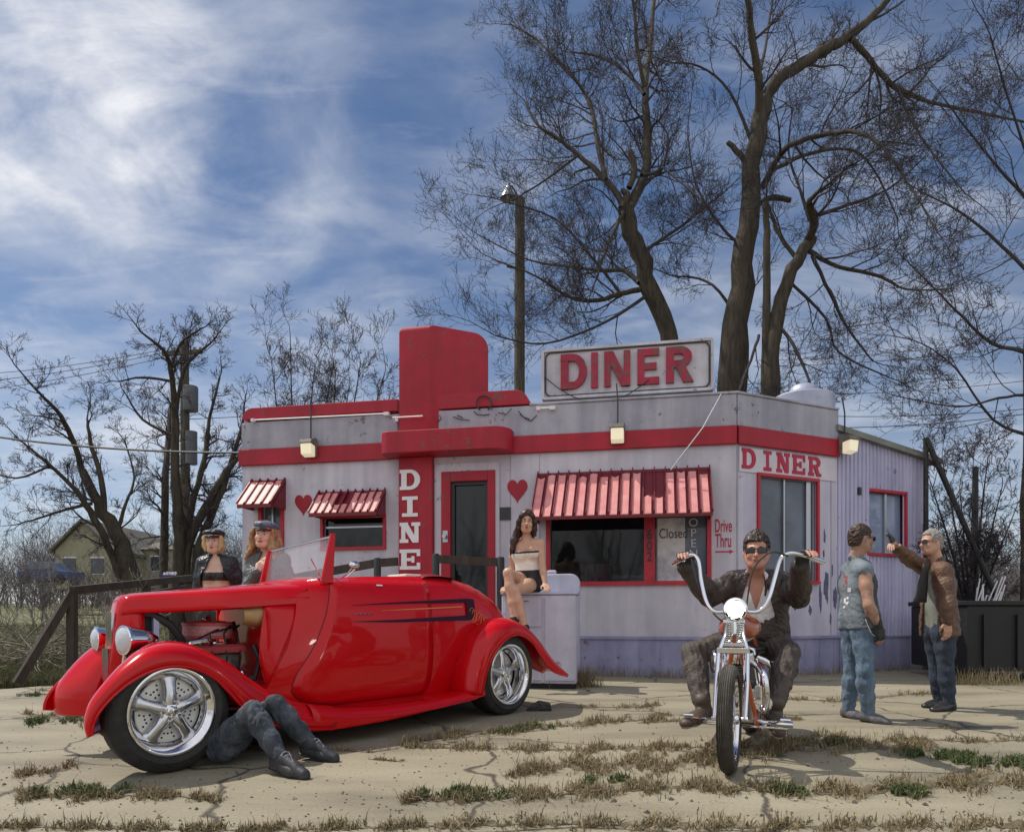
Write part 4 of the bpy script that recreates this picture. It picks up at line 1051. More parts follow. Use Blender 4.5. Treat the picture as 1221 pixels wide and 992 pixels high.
# radiator shell
rows = []
for z, w_, uf in [(1.035, .09, 3.095), (1.005, .125, 3.115), (.93, .14, 3.13), (.8, .145, 3.15), (.65, .138, 3.17), (.52, .12, 3.18), (.42, .09, 3.175), (.34, .05, 3.15)]:
    uf += .055; hf = [(3.035, w_*1.0), (3.085, w_*1.02), (3.125, w_*.97), (uf-.012, w_*.72), (uf, w_*.62)]
    rows.append([K((u, q, z)) for u, q in hf]+[K((uf+.0, 0, z))]+[K((u, -q, z)) for u, q in reversed(hf)])
mb = MB(); mb.grid(rows); mb.build('radiator_shell', M_CAR, car, smooth=True, solid=.01, angle=50)
mb = MB(K)
for i in range(9): 
    q = -.064+.016*i; mb.box(3.22, 3.239, q-.003, q+.003, .50, .70); mb.box(3.20, 3.217, q-.003, q+.003, .70, .93)
mb.build('grille', M_POL, car)
mb = MB(K); mb.box(2.99, 3.03, -.12, .12, .45, .92); mb.build('radiator', M_UNDER, car)
mb = MB(K); mb.box(2.95, 2.985, .02, .16, .74, .90); mb.build('fan_shroud', mat('pale_blue_metal', (.35, .38, .55), .4, .5), car)

# fenders
def resample(pts, n):
    P = np.array(pts, float); d = np.r_[0, np.cumsum(np.linalg.norm(np.diff(P, axis=0), axis=1))]; t = np.linspace(0, d[-1], n)
    # smooth (Catmull) interpolation
    out = []
    for x in t:
        i = min(len(P)-2, max(0, int(np.searchsorted(d, x)-1))); f = (x-d[i])/(d[i+1]-d[i])
        p0, p1, p2, p3 = P[max(i-1, 0)], P[i], P[i+1], P[min(i+2, len(P)-1)]
        out.append(.5*((2*p1)+(-p0+p2)*f+(2*p0-5*p1+4*p2-p3)*f*f+(-p0+3*p1-3*p2+p3)*f**3))
    return np.array(out)
def idx_resample(pts, k=4):
    P = np.array(pts, float); out = []
    for i in range(len(P)-1):
        p0, p1, p2, p3 = P[max(i-1, 0)], P[i], P[i+1], P[min(i+2, len(P)-1)]
        for j in range(k):
            f = j/k; out.append(.5*((2*p1)+(-p0+p2)*f+(2*p0-5*p1+4*p2-p3)*f*f+(-p0+3*p1-3*p2+p3)*f**3))
    out.append(P[-1]); return np.array(out)
crF = [(3.525, .255), (3.545, .34), (3.52, .45), (3.43, .565), (3.335, .654), (3.22, .726), (3.084, .758), (2.94, .748), (2.786, .682), (2.645, .6), (2.5, .491), (2.322, .385), (2.1, .30), (1.85, .255)]
lpF = [(3.49, .285), (3.485, .335), (3.455, .40), (3.38, .485), (3.28, .558), (3.17, .605), (3.06, .620), (2.94, .600), (2.82, .540), (2.72, .44), (2.62, .33), (2.48, .235), (2.28, .165), (1.95, .12)]
crR = [(.56, .24), (.52, .45), (.39, .686), (.19, .832), (-.03, .883), (-.26, .826), (-.497, .687), (-.70, .504), (-.93, .33)]
lpR = [(.40, .215), (.345, .397), (.245, .56), (.085, .682), (-.09, .725), (-.29, .655), (-.45, .50), (-.62, .36), (-.88, .29)]
def fender(cr, lp, sd, qin, name='fender', outq=.775):
    A, B = idx_resample(cr), idx_resample(lp); rows = []; n = len(A)
    for i, (c_, l_) in enumerate(zip(A, B)):
        f = i/(n-1); c_, l_ = Vector((c_[0], c_[1])), Vector((l_[0], l_[1])); d = c_-l_
        row = [K((l_.x-d.x*.03, sd*(outq-.012), l_.y-d.y*.03)), K((l_.x, sd*outq, l_.y))]
        for t, q, e in ((.25, outq+.006, 0), (.5, outq-.004, 0), (.72, outq-.03, 0), (.88, outq-.07, 0), (.97, outq-.12, 0), (1.0, outq-.17, 0), (.985, outq-.24, 0), (.93, qin, 0), (.6, qin-.015, 0), (.2, qin-.02, 0)):
            p = l_+d*t; fx = max(0, (p.x-3.0)/.5); p.x -= (.0 if sd > 0 else .08)*fx; p.x -= .22*fx*(max(0, outq-q)/.38)**1.4; row.append(K((p.x, sd*q, p.y)))
        rows.append(row)
    mb = MB(); mb.grid(rows); o = mb.build(name, M_CAR, car, smooth=True, solid=.01, angle=75)
    mb = MB(); mb.tube([r_[1] for r_ in rows], .009, 6); mb.build('rolled_edge', M_CAR, o, smooth=True)
    return o
for sd in (1, -1):
    fender(crF, lpF, sd, .40 if sd > 0 else .20, outq=.775 if sd > 0 else .50); fender(crR, lpR, sd, .43)
    rows = []
    for u in np.linspace(2.12, .36, 28):
        zt_ = np.interp(u, [.36, .45, 1.0, 1.45, 1.8, 1.98, 2.12], [.30, .262, .222, .222, .243, .272, .31]); zb_ = np.interp(u, [.36, 1.02, 1.49, 1.9, 2.12], [.208, .150, .121, .115, .125])
        rows.append([K((u, sd*q, z)) for q, z in ((.44, zt_-.01), (.50, zt_), (.60, zt_-.004), (.69, zt_-.006), (.74, zt_-.02), (.77, zt_-.045), (.778, zt_-.07), (.775, zb_), (.74, zb_-.004))])
    mb = MB(); mb.grid(rows); mb.build('running_board', M_CAR, car, smooth=True, solid=.01, angle=60)
# wells behind the wheels stay dark
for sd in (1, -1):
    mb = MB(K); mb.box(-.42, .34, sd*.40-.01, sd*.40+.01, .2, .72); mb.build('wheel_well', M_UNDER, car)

# headlights
def headlight(u, q, z, r_=.092, yaw=.0):
    ax_ = K((1, yaw, 0))-K((0, 0, 0)); c = K((u, q, z)); mb = MB()
    mb.lathe([(0, -.20), (r_*.25, -.195), (r_*.55, -.15), (r_*.85, -.08), (r_, -.01), (r_*1.05, 0), (r_*1.05, .018), (r_*.93, .022)], c, ax_, 32)
    h_ = mb.build('headlight', M_CHROME, car, smooth=True); mb = MB()
    mb.lathe([(0, .045), (r_*.5, .040), (r_*.8, .03), (r_*.94, .018)], c, ax_, 32); mb.build('lens', mat('headlamp_glass', (.55, .6, .65), .12, spec=.8, bump=.2, bscale=50), h_, smooth=True)
    mb = MB(); mb.tube([c-Vector((0, 0, r_)), c-Vector((0, 0, r_+.1))+K((-.02, -.12 if q > 0 else .12, 0))-K((0, 0, 0))], [.016, .02], 8); mb.build('stalk', M_CHROME, h_)
headlight(3.20, .33, .762, .086, .12); headlight(3.20, -.33, .750, .080, -.1)

# wheels
def car_wheel(u, sd, Rt, width, Rr, dish, qo):
    cz = Rt; q0 = qo
    T = lambda p: K((u+p.x, sd*(q0+p.y), cz+p.z))     # y outwards
    def lat(prof, n=56, closed=False):
        m_ = MB(T); vs = [Vector((r_*math.cos(2*math.pi*k/n), h, r_*math.sin(2*math.pi*k/n))) for r_, h in prof for k in range(n)]
        m = len(prof); fs = [(i*n+k, i*n+(k+1) % n, (i+1)*n+(k+1) % n, (i+1)*n+k) for i in range(m-1) for k in range(n)]
        if closed: fs += [((m-1)*n+k, (m-1)*n+(k+1) % n, (k+1) % n, k) for k in range(n)]
        return m_.add(vs, fs)
    w_ = width
    prof = [(Rr, -.006), (Rr+.02, .006), (Rr+.045, .012), (Rt-.05, .004), (Rt-.03, -.008), (Rt-.012, -.022), (Rt-.004, -.035)]
    k = 5
    for i in range(k):      # tread grooves
        a = -.04-(w_-.08)*i/k; b = -.04-(w_-.08)*(i+.82)/k; prof += [(Rt, a), (Rt, b), (Rt-.008, b-.001), (Rt-.008, -.04-(w_-.08)*(i+1)/k+.001)]
    prof += [(Rt-.004, -w_+.035), (Rt-.03, -w_+.01), (Rr+.045, -w_-.012), (Rr, -w_+.0)]
    wroot = lat(prof, 64, True).build('wheel', M_TYRE, car, smooth=True, angle=30)
    lat([(Rr-.012, -w_+.02), (Rr-.02, -w_*.6), (Rr-.02, -.05), (Rr-.010, -.015), (Rr+.004, -.004), (Rr+.006, .006), (Rr-.006, .010), (Rr-.016, .004), (Rr-.022, -.006), (Rr-.040, -.016-dish*.25), (Rr-.052, -.034-dish), (Rr-.060, -.06-dish)], 56).build('rim', M_CHROME, wroot, smooth=True, angle=60)
    hq = -.05-dish
    m_ = MB(T)
    for i in range(5):
        a = 2*math.pi*i/5+math.pi/2; ca, sa = math.cos(a), math.sin(a); px_, pz_ = -sa, ca
        def pt(r_, s_, h): return Vector((ca*r_+px_*s_, h, sa*r_+pz_*s_))
        secs = [(.035, .040, hq+.030), (.075, .036, hq+.034), (Rr*.45, .031, hq+.028), (Rr*.68, .036, hq+.016), (Rr-.045, .060, hq+.004)]
        rows = []
        for r_, hw, h in secs:
            rows.append([pt(r_, -hw, h-.03), pt(r_, -hw, h-.008), pt(r_, -hw*.6, h+.006), pt(r_, 0, h+.010), pt(r_, hw*.6, h+.006), pt(r_, hw, h-.008), pt(r_, hw, h-.03)])
        m_.grid(rows)
    m_.build('spokes', M_POL, wroot, smooth=True, angle=60)
    lat([(0, hq+.062), (.022, hq+.060), (.030, hq+.052), (.031, hq+.035), (.052, hq+.033), (.060, hq+.022), (.060, hq-.02)], 32).build('hub_cap', M_CHROME, wroot, smooth=True, angle=40)
    m_ = MB(T)
    for i in range(5):
        a = 2*math.pi*(i+.5)/5+math.pi/2; c_ = Vector((math.cos(a)*.062, 0, math.sin(a)*.062)); 
        n_ = 6; vs = [c_+Vector((math.cos(t*math.pi/3)*.011, h, math.sin(t*math.pi/3)*.011)) for h in (hq+.0, hq+.05) for t in range(6)]
        m_.add(vs, [(0,1,2,3,4,5), (11,10,9,8,7,6)]+[(j, 6+j, 6+(j+1) % 6, (j+1) % 6) for j in range(6)])
    m_.build('lug_nuts', M_CHROME, wroot)
    lat([(.05, hq-.035), (Rr*.76, hq-.035), (Rr*.76, hq-.06)], 48).build('brake_disc', mat('disc_metal', (.85, .85, .83), .35, .35), wroot)
    lat([(Rr*.70, hq-.07), (Rr-.03, hq-.075)], 40).build('wheel_inner', M_UNDER, wroot)
    m_ = MB(T)
    for i in range(5):
        for r_, o in ((Rr*.42, -.12), (Rr*.42, .12), (Rr*.55, -.16), (Rr*.55, 0), (Rr*.55, .16), (Rr*.65, -.22), (Rr*.65, .22)):
            a = 2*math.pi*(i+.5)/5+math.pi/2+o; c_ = Vector((math.cos(a)*r_, hq-.033, math.sin(a)*r_))
            m_.add([c_+Vector((math.cos(t*math.pi/4)*.0065, 0, math.sin(t*math.pi/4)*.0065)) for t in range(8)], [tuple(range(8))])
    m_.build('disc_holes', M_UNDER, wroot)
    return wroot
for sd in (1, -1):
    car_wheel(3.055 if sd > 0 else 2.93, sd, .358, .20, .250, .012, .752 if sd > 0 else .40); car_wheel(0.0, sd, .367, .30, .268, .07, .752)
# front axle
mb = MB(K); mb.tube([(3.05, -.6, .30), (3.05, -.3, .26), (3.05, .3, .26), (3.05, .6, .30)], .025, 8); mb.tube([(3.12, -.5, .24), (3.12, .5, .24)], .015, 8); mb.tube([(2.95, .48, .34), (2.3, .35, .30)], .018, 8); mb.build('front_axle', M_CHROME, car)
mb = MB(K); mb.tube([(2.6, .45, .26), (2.2, .42, .2), (1.0, .42, .17), (-.5, .42, .2)], .03, 8); mb.build('exhaust_pipe', M_UNDER, car)
mb = MB(K); mb.tube([(0, -.6, .36), (0, .6, .36)], .05, 10); mb.ball((0, 0, .36), .14); mb.build('rear_axle', M_UNDER, car, smooth=True)

# engine
M_IRON = mat('engine_iron', (.12, .10, .10), .4, .6, var=.4, vscale=25); M_EORG = mat('engine_red', (.35, .03, .03), .4, coat=.4)
mb = MB(K); mb.box(2.40, 2.86, -.15, .15, .32, .60); mb.box(2.42, 2.84, -.26, -.12, .48, .66); mb.box(2.42, 2.84, .12, .26, .48, .66); mb.build('engine_block', M_IRON, car, bevel=.02)
for sd in (1, -1):
    mb = MB(K); mb.box(2.40, 2.86, sd*.25-.055, sd*.25+.055, .655, .70)
    for i in range(7): mb.box(2.42, 2.84, sd*.25-.05+i*.0145, sd*.25-.044+i*.0145, .70, .71)
    mb.build('valve_cover', mat('dark_red_cover', (.30, .03, .035), .35, .3), car, bevel=.008)
    mb = MB(K)
    for i in range(4):
        u = 2.47+i*.11; mb.tube([(u, sd*.26, .55), (u-.01, sd*.35, .52), (u-.08, sd*.37, .38), (2.36, sd*.36, .30)], .021, 8)
    mb.build('exhaust_header', M_CHROME, car, smooth=True)
mb = MB(K); mb.box(2.52, 2.60, .13, .20, .63, .73); mb.build('carburettor', M_CHROME, car, bevel=.012)
mb = MB(K); mb.tube([(2.84, .30, .66), (2.80, .33, .73), (2.70, .33, .745), (2.62, .26, .70)], .016, 8); mb.build('coolant_pipe', M_CHROME, car, smooth=True)
mb = MB(K); mb.box(2.45, 2.8, -.09, .09, .60, .70); mb.tube([(2.56, 0, .70), (2.56, 0, .75)], .06, 16); mb.build('intake', M_POL, car, bevel=.01)
mb = MB(); mb.lathe([(.06, .0), (.165, .0), (.172, .008), (.172, .018), (.165, .022), (.165, .092), (.172, .096), (.172, .106), (.165, .115), (.05, .130), (0, .132)], K((2.56, 0, .745)), (0, 0, 1), 48)
ac = mb.build('air_cleaner', mat('air_cleaner_red', (.50, .10, .11), .4, var=.2, vscale=30), car, smooth=True, angle=35)
mb = MB(); mb.lathe([(.166, .025), (.1665, .09)], K((2.56, 0, .745)), (0, 0, 1), 48); mb.build('filter_mesh', mat('filter_gauze', (.62, .30, .30), .6, .3, var=.35, vscale=90), ac)
mb = MB(); mb.lathe([(0, .160), (.018, .156), (.022, .13)], K((2.56, 0, .745)), (0, 0, 1), 12); mb.build('wing_nut', M_CHROME, ac)
mb = MB(K); mb.tube([(3.06, .10, .93), (2.98, .14, .915), (2.88, .16, .85), (2.80, .15, .75), (2.78, .12, .66)], .027, 10); mb.build('radiator_hose', M_BLK, car, smooth=True)
for (u, q, z, r_) in ((2.90, .0, .52, .10), (2.89, .18, .62, .05), (2.89, -.15, .60, .06), (2.90, .05, .38, .07)):
    mb = MB(); mb.lathe([(0, 0), (r_*.4, .0), (r_*.8, .01), (r_, .0), (r_, .03), (0, .03)], K((u, q, z)), KH, 20); mb.build('pulley', M_POL, car, smooth=True, angle=30)
mb = MB(); mb.lathe([(0, 0), (.05, 0), (.055, .02), (.055, .1), (.045, .12), (0, .12)], K((2.78, .19, .66)), KH, 20); mb.build('alternator', M_POL, car, smooth=True, angle=40)
rnd = random.Random(5); mb = MB(K)
for i in range(8):
    u = 2.45+.1*(i % 4); s_ = 1 if i < 4 else -1
    mb.tube([(2.38, s_*.03, .80), (2.40+rnd.uniform(-.03, .03), s_*.12, .84+rnd.uniform(-.03, .03)), (u-.02, s_*.22, .77+rnd.uniform(-.03, .02)), (u, s_*.33, .63), (u, s_*.29, .52)], .007, 5)
mb.build('ignition_leads', M_BLK, car)
mb = MB(K)
for i in range(5):
    mb.tube([(2.82-.05*i, .28, .58+.02*i), (2.70-.03*i, .34, .60), (2.5-.04*i, .33, .50-.02*i), (2.36, .30, .45)], .008, 5)
mb.tube([(2.36, .34, .70), (2.33, .38, .60), (2.36, .36, .48), (2.5, .3, .42)], .022, 8)
mb.build('hoses', M_BLK, car, smooth=True)
mb = MB(); mb.lathe([(0, .13), (.035, .13), (.045, .11), (.045, .05), (.03, 0)], K((2.38, 0, .68)), (0, 0, 1), 16); mb.build('distributor', mat('dist_red', (.35, .02, .02), .4), car)
# tan insulated pad under the rear of the bonnet
rows = []
for i in range(9):
    t = i/8; u = 2.02+.42*t; hgt = .075*math.sin(math.pi*min(1, .25+.75*(1-t)))+.006
    rows.append([K((u, q_, .905+.02*t*0+h_*hgt)) for q_, h_ in ((.40-.06*t, -1), (.43-.06*t, -.3), (.43-.06*t, .3), (.40-.06*t, .8), (.25, 1), (-.3, 1))])
mb = MB(); mb.grid(rows); mb.build('air_scoop', mat('tan_scoop', (.36, .22, .09), .45, var=.2, vscale=8), car, smooth=True, solid=.008)

# windscreen
def blade(a, b, wa, wb, name):
    a, b = Vector(a), Vector(b); mb = MB(K)
    mb.add([a+Vector((-wa, -.012, 0)), a+Vector((wa, -.012, 0)), a+Vector((wa, .012, 0)), a+Vector((-wa, .012, 0)), b+Vector((-wb, -.01, 0)), b+Vector((wb, -.01, 0)), b+Vector((wb, .01, 0)), b+Vector((-wb, .01, 0))],
           [(3,2,1,0),(4,5,6,7),(0,1,5,4),(1,2,6,5),(2,3,7,6),(3,0,4,7)]); return mb.build(name, M_CAR, wsr, bevel=.006)
mb = MB(K); nb, ntp, fb_, ftp = Vector((1.80, .42, 1.17)), Vector((1.735, .405, 1.505)), Vector((1.93, -.42, 1.14)), Vector((1.875, -.405, 1.43))
mb.tube([ntp, ftp], .009, 8); mb.tube([nb+Vector((.02, 0, .02)), fb_+Vector((.02, 0, .02))], .009, 8); wsr = mb.build('windscreen', M_CHROME, car)
blade(nb-Vector((0, 0, .02)), ntp+Vector((0, 0, .02)), .055, .022, 'post'); blade(fb_-Vector((0, 0, .02)), ftp+Vector((0, 0, .01)), .045, .022, 'post')
def glassy(name, alpha, col=(.75, .78, .85)):
    m = bpy.data.materials.new(name); m.use_nodes = True; t = m.node_tree; t.nodes.clear(); o = t.nodes.new('ShaderNodeOutputMaterial'); mx = t.nodes.new('ShaderNodeMixShader')
    tr = t.nodes.new('ShaderNodeBsdfTransparent'); gl = t.nodes.new('ShaderNodeBsdfPrincipled'); gl.inputs['Base Color'].default_value = (*col, 1); gl.inputs['Roughness'].default_value = .15
    mx.inputs[0].default_value = alpha; t.links.new(tr.outputs[0], mx.inputs[1]); t.links.new(gl.outputs[0], mx.inputs[2]); t.links.new(mx.outputs[0], o.inputs[0]); return m
mb = MB(K); mb.add([nb+Vector((0,-.015,0)), ntp, ftp, fb_], [(0, 1, 2, 3)]); mb.build('glass', glassy('windscreen_glass', .15), wsr, solid=.005)
mb = MB(K); mb.tube([nb+Vector((-.0, -.06, .0)), nb+Vector((.11, -.05, .16))], .006, 6); mb.build('wiper', M_CHROME, wsr)
mb = MB(K); a = Vector((1.66, .40, 1.19)); mb.tube([a, a+Vector((-.02, .06, .03)), a+Vector((-.06, .10, .09))], .006, 6); mirr = mb.build('mirror', M_CHROME, car)
mb = MB(K); mb.ball(a+Vector((-.06, .11, .10)), (.05, .022, .032)); mb.build('mirror_head', M_CHROME, mirr, smooth=True)
mb = MB(K); mb.tube([(1.15, -.42, 1.2), (.98, -.42, 1.34)], .008, 6); mb.build('top_strut', M_POL, car)
mb = MB(K); mb.box(1.30, 1.36, .46, .475, 1.14, 1.15); mb.build('door_handle', M_CHROME, car)
# rear panel details
mb = MB(K); mb.tube([(-.98, -.5, .36), (-1.0, 0, .36), (-.98, .5, .36)], .02, 8); mb.tube([(-.98, .3, .36), (-.6, .25, .36)], .015, 8); mb.tube([(-.98, -.3, .36), (-.6, -.25, .36)], .015, 8); mb.build('rear_bumper', M_CHROME, car)
# chock
c = ground(640, 847); chk = MB(); 
chk.prism([c+Vector((-.10, -.05, 0)), c+Vector((.14, -.05, 0)), c+Vector((.13, -.05, .07)), c+Vector((.02, -.05, .09)), c+Vector((-.08, -.05, .03))], (0, .13, 0))
tag(chk.build('wheel_chock', mat('crumpled_black', (.02, .02, .022), .4, bump=1, bscale=18), bevel=.01, loc=c), 'black wheel chock wedged behind the rear wheel of the red roadster', 'wheel chock')
# ================================================================== chopper motorcycle
F0 = Vector((1.257, 4.117, 0)); BB = Vector((.39, .92, 0)).normalized(); BS = Vector((BB.y, -BB.x, 0))
def B(p): return F0 + BS*p[0] + BB*p[1] + Vector((0, 0, p[2]))
bike = thing('motorcycle', 'chrome chopper motorcycle with tall handlebars and a lit round headlight', 'motorcycle', B((0, .8, 0)))
def bwheel(y, Rt, w_, Rr, name, spokes=28):
    T = lambda p: B((p.y, y+p.x, Rt+p.z))
    def lat(prof, n=56, closed=False):
        m_ = MB(T); vs = [Vector((r_*math.cos(2*math.pi*k/n), h, r_*math.sin(2*math.pi*k/n))) for r_, h in prof for k in range(n)]
        m = len(prof); fs = [(i*n+k, i*n+(k+1) % n, (i+1)*n+(k+1) % n, (i+1)*n+k) for i in range(m-1) for k in range(n)]
        if closed: fs += [((m-1)*n+k, (m-1)*n+(k+1) % n, (k+1) % n, k) for k in range(n)]
        return m_.add(vs, fs)
    prof = []; hw = w_/2
    for i in range(13):
        a = math.pi*i/12; x = -math.cos(a)*hw; d = math.sin(a); r_ = Rr+.012+(Rt-Rr-.012)*d**.75; prof.append((r_, x))
    fin = []
    for i, (r_, x) in enumerate(prof):       # rib grooves round the tread
        if 2 <= i <= 10: fin += [(r_, x-.0028), (r_, x+.0005), (r_-.005, x+.0008), (r_-.005, x+.0018)]
        else: fin.append((r_, x))
    wr = lat(fin, 64, True).build(name, mat('worn_tyre', (.055, .048, .040), .8, var=.35, vscale=22, bump=.3, bscale=90), bike, smooth=True, angle=30)
    lat([(Rr+.014, -hw*.75), (Rr-.004, -hw*.72), (Rr-.012, -hw*.3), (Rr-.012, hw*.3), (Rr-.004, hw*.72), (Rr+.014, hw*.75), (Rr+.006, 0)], 56, True).build('rim', M_CHROME, wr, smooth=True, angle=50)
    lat([(0, -.05), (.03, -.05), (.032, -.035), (.02, -.03), (.02, .03), (.032, .035), (.03, .05), (0, .05)], 20).build('hub', M_CHROME, wr, smooth=True, angle=40)
    m_ = MB(T)
    for i in range(spokes):
        a = 2*math.pi*i/spokes; b = a+.35*(1 if i % 2 else -1); s_ = .03 if i % 4 < 2 else -.03
        m_.tube([(.027*math.cos(b), s_, .027*math.sin(b)), ((Rr-.008)*math.cos(a), 0, (Rr-.008)*math.sin(a))], .0022, 4, cap=False)
    m_.build('spokes', M_CHROME, wr)
    return wr
bwheel(0, .317, .088, .245, 'wheel'); bwheel(1.55, .31, .15, .21, 'wheel')
# front fork: springer with two legs per side
mb = MB(B)
for s_ in (-1, 1): mb.tube([(s_*.085, -.01, .315), (s_*.088, .10, .50), (s_*.085, .20, .69), (s_*.050, .26, .80), (s_*.036, .31, .93)], .0125, 10)
mb.tube([(-.10, 0, .317), (.10, 0, .317)], .013, 10); mb.build('fork', M_CHROME, bike, smooth=True)
mb = MB(B)
for s_ in (-1, 1): mb.tube([(s_*.072, .05, .33), (s_*.068, .16, .50), (s_*.062, .25, .68)], .010, 8)
mb.bar((-.095, .20, .700), (.095, .20, .700), .03, .035); mb.bar((-.08, .23, .735), (.08, .23, .735), .025, .018)
mb.build('fork_brace', M_CHROME, bike, bevel=.004)
mb = MB(B)
for s_ in (-1, 1):
    pts = []
    for i in range(73):
        a = 2*math.pi*i/8; z = .745+.115*i/72; pts.append((s_*.032+.019*math.cos(a), .235+.04*i/72+.019*math.sin(a), z))
    mb.tube(pts, .0045, 5)
mb.build('fork_spring', M_CHROME, bike, smooth=True)
mb = MB(B); mb.bar((-.065, .27, .875), (.065, .27, .875), .06, .022); mb.bar((-.065, .31, .945), (.065, .31, .945), .06, .022); mb.tube([(0, .34, .78), (0, .38, .97)], .028, 12); mb.build('triple_clamp', M_CHROME, bike, bevel=.004)
# handlebars
mb = MB(B)
L_bar = [(-.0, .36, .955), (-.07, .36, .935), (-.125, .37, .935), (-.165, .38, .965), (-.195, .40, 1.03), (-.225, .44, 1.15), (-.238, .47, 1.23), (-.25, .48, 1.275), (-.275, .49, 1.305), (-.31, .50, 1.305), (-.36, .56, 1.285), (-.42, .66, 1.27)]
R_bar = [(0, .36, .955), (.07, .36, .935), (.125, .37, .935), (.165, .38, .965), (.195, .40, 1.03), (.225, .44, 1.15), (.245, .46, 1.23), (.262, .47, 1.27), (.295, .48, 1.295), (.34, .50, 1.298), (.42, .60, 1.28), (.50, .72, 1.255)]
def smooth_path(P, k=4):
    P = [Vector(p) for p in P]; o = []
    for i in range(len(P)-1):
        p0, p1, p2, p3 = P[max(i-1, 0)], P[i], P[i+1], P[min(i+2, len(P)-1)]
        for j in range(k):
            f = j/k; o.append(.5*((2*p1)+(-p0+p2)*f+(2*p0-5*p1+4*p2-p3)*f*f+(-p0+3*p1-3*p2+p3)*f**3))
    return o+[P[-1]]
mb.tube(smooth_path(L_bar), .0135, 10); mb.tube(smooth_path(R_bar), .0135, 10); hb = mb.build('handlebars', M_CHROME, bike, smooth=True)
for b in (L_bar, R_bar):
    a, c = Vector(b[-2]), Vector(b[-1]); mb = MB(B); mb.tube([a, c, c+(c-a).normalized()*.012], [.019, .019, .014], 10); mb.build('grip', M_CHROME, hb, smooth=True)
    s_ = -1 if a.x < 0 else 1
    mb = MB(B); mb.tube([a+Vector((-.02*s_, -.02, .0)), a+Vector((.0, -.07, -.01)), c+Vector((.01*s_, -.08, -.015))], [.006, .007, .009], 6); mb.build('lever', M_CHROME, hb, smooth=True)
mb = MB(B); mb.tube(smooth_path([(.30, .47, 1.28), (.20, .40, 1.30), (.10, .42, 1.20), (.06, .44, 1.0), (.05, .42, .85)]), .006, 6); mb.tube(smooth_path([(-.29, .47, 1.28), (-.24, .44, 1.1), (-.14, .42, .92), (-.05, .42, .85)]), .006, 6)
mb.build('control_cable', M_DARK, bike, smooth=True)
# headlight
hc = Vector((0.012, .215, .948)); hx = Vector((-.05, -1, .0)).normalized()
W_ = lambda c, h: B(c)
axw = (B(hx)-B((0, 0, 0))); mb = MB()
mb.lathe([(0, -.12), (.03, -.115), (.055, -.08), (.068, -.03), (.072, 0), (.072, .012), (.064, .016)], B(hc), axw, 28); hl = mb.build('headlight', M_CHROME, bike, smooth=True)
mb = MB(); mb.lathe([(0, .028), (.03, .025), (.046, .018), (.052, .012)], B(hc), axw, 28); mb.build('lens', mat('lit_lens', (.9, .95, .9), .2, emit=(.85, 1, .88), estr=1.7), hl, smooth=True)
mb = MB(B); mb.tube([hc+Vector((0, .05, 0)), (0, .33, .93)], .014, 8); mb.tube([(0, .25, .88), (0, .25, .80)], .02, 8); mb.build('headlight_bracket', M_CHROME, bike)
ld = bpy.data.lights.new('headlight_lamp', 'POINT'); ld.energy = 3; ld.color = (1, .95, .85); ld.shadow_soft_size = .05; lo_ = bpy.data.objects.new('headlight_lamp', ld); C.objects.link(lo_); lo_.location = B(hc+Vector((0, -.08, 0))); 
# frame
mb = MB(B)
for s_ in (-1, 1):
    mb.tube(smooth_path([(0, .37, .80), (s_*.04, .42, .62), (s_*.10, .52, .28), (s_*.12, .62, .17), (s_*.12, .9, .155), (s_*.12, 1.15, .17), (s_*.11, 1.55, .31)], 3), .015, 8)
    mb.tube(smooth_path([(0, .40, .93), (s_*.05, .8, .82), (s_*.09, 1.15, .58), (s_*.11, 1.55, .31)], 3), .014, 8)
mb.tube([(0, .38, .92), (0, .75, .86), (0, 1.02, .70), (0, 1.08, .2)], .016, 8); mb.build('frame', mat('frame_orange', (.42, .09, .03), .25, coat=1), bike, smooth=True)
F = Field(B((0, .6, .85))-Vector((.35,)*3), B((0, .6, .85))+Vector((.35,)*3), .008)
ax3 = (BS, BB, Vector((0, 0, 1)))
F.ell(B((0, .62, .83)), (.135, .24, .095), ax3, .01); F.cone(B((0, .42, .87)), B((0, .85, .80)), .06, .04, .05); F.build('fuel_tank', mat('tank_orange', (.40, .10, .045), .2, coat=1, var=.1, vscale=5), bike)
mb = MB(); mb.lathe([(0, .02), (.03, .018), (.032, 0)], B((0, .58, .925)), (0, 0, 1), 16); mb.build('filler_cap', M_CHROME, bike)
F = Field(B((0, 1.2, .7))-Vector((.35,)*3), B((0, 1.2, .7))+Vector((.35,)*3), .01)
F.ell(B((0, 1.12, .67)), (.15, .18, .05), ax3, .01); F.cone(B((0, 1.2, .68)), B((0, 1.4, .74)), .07, .05, .04); F.build('saddle', mat('saddle_leather', (.02, .018, .016), .45), bike)
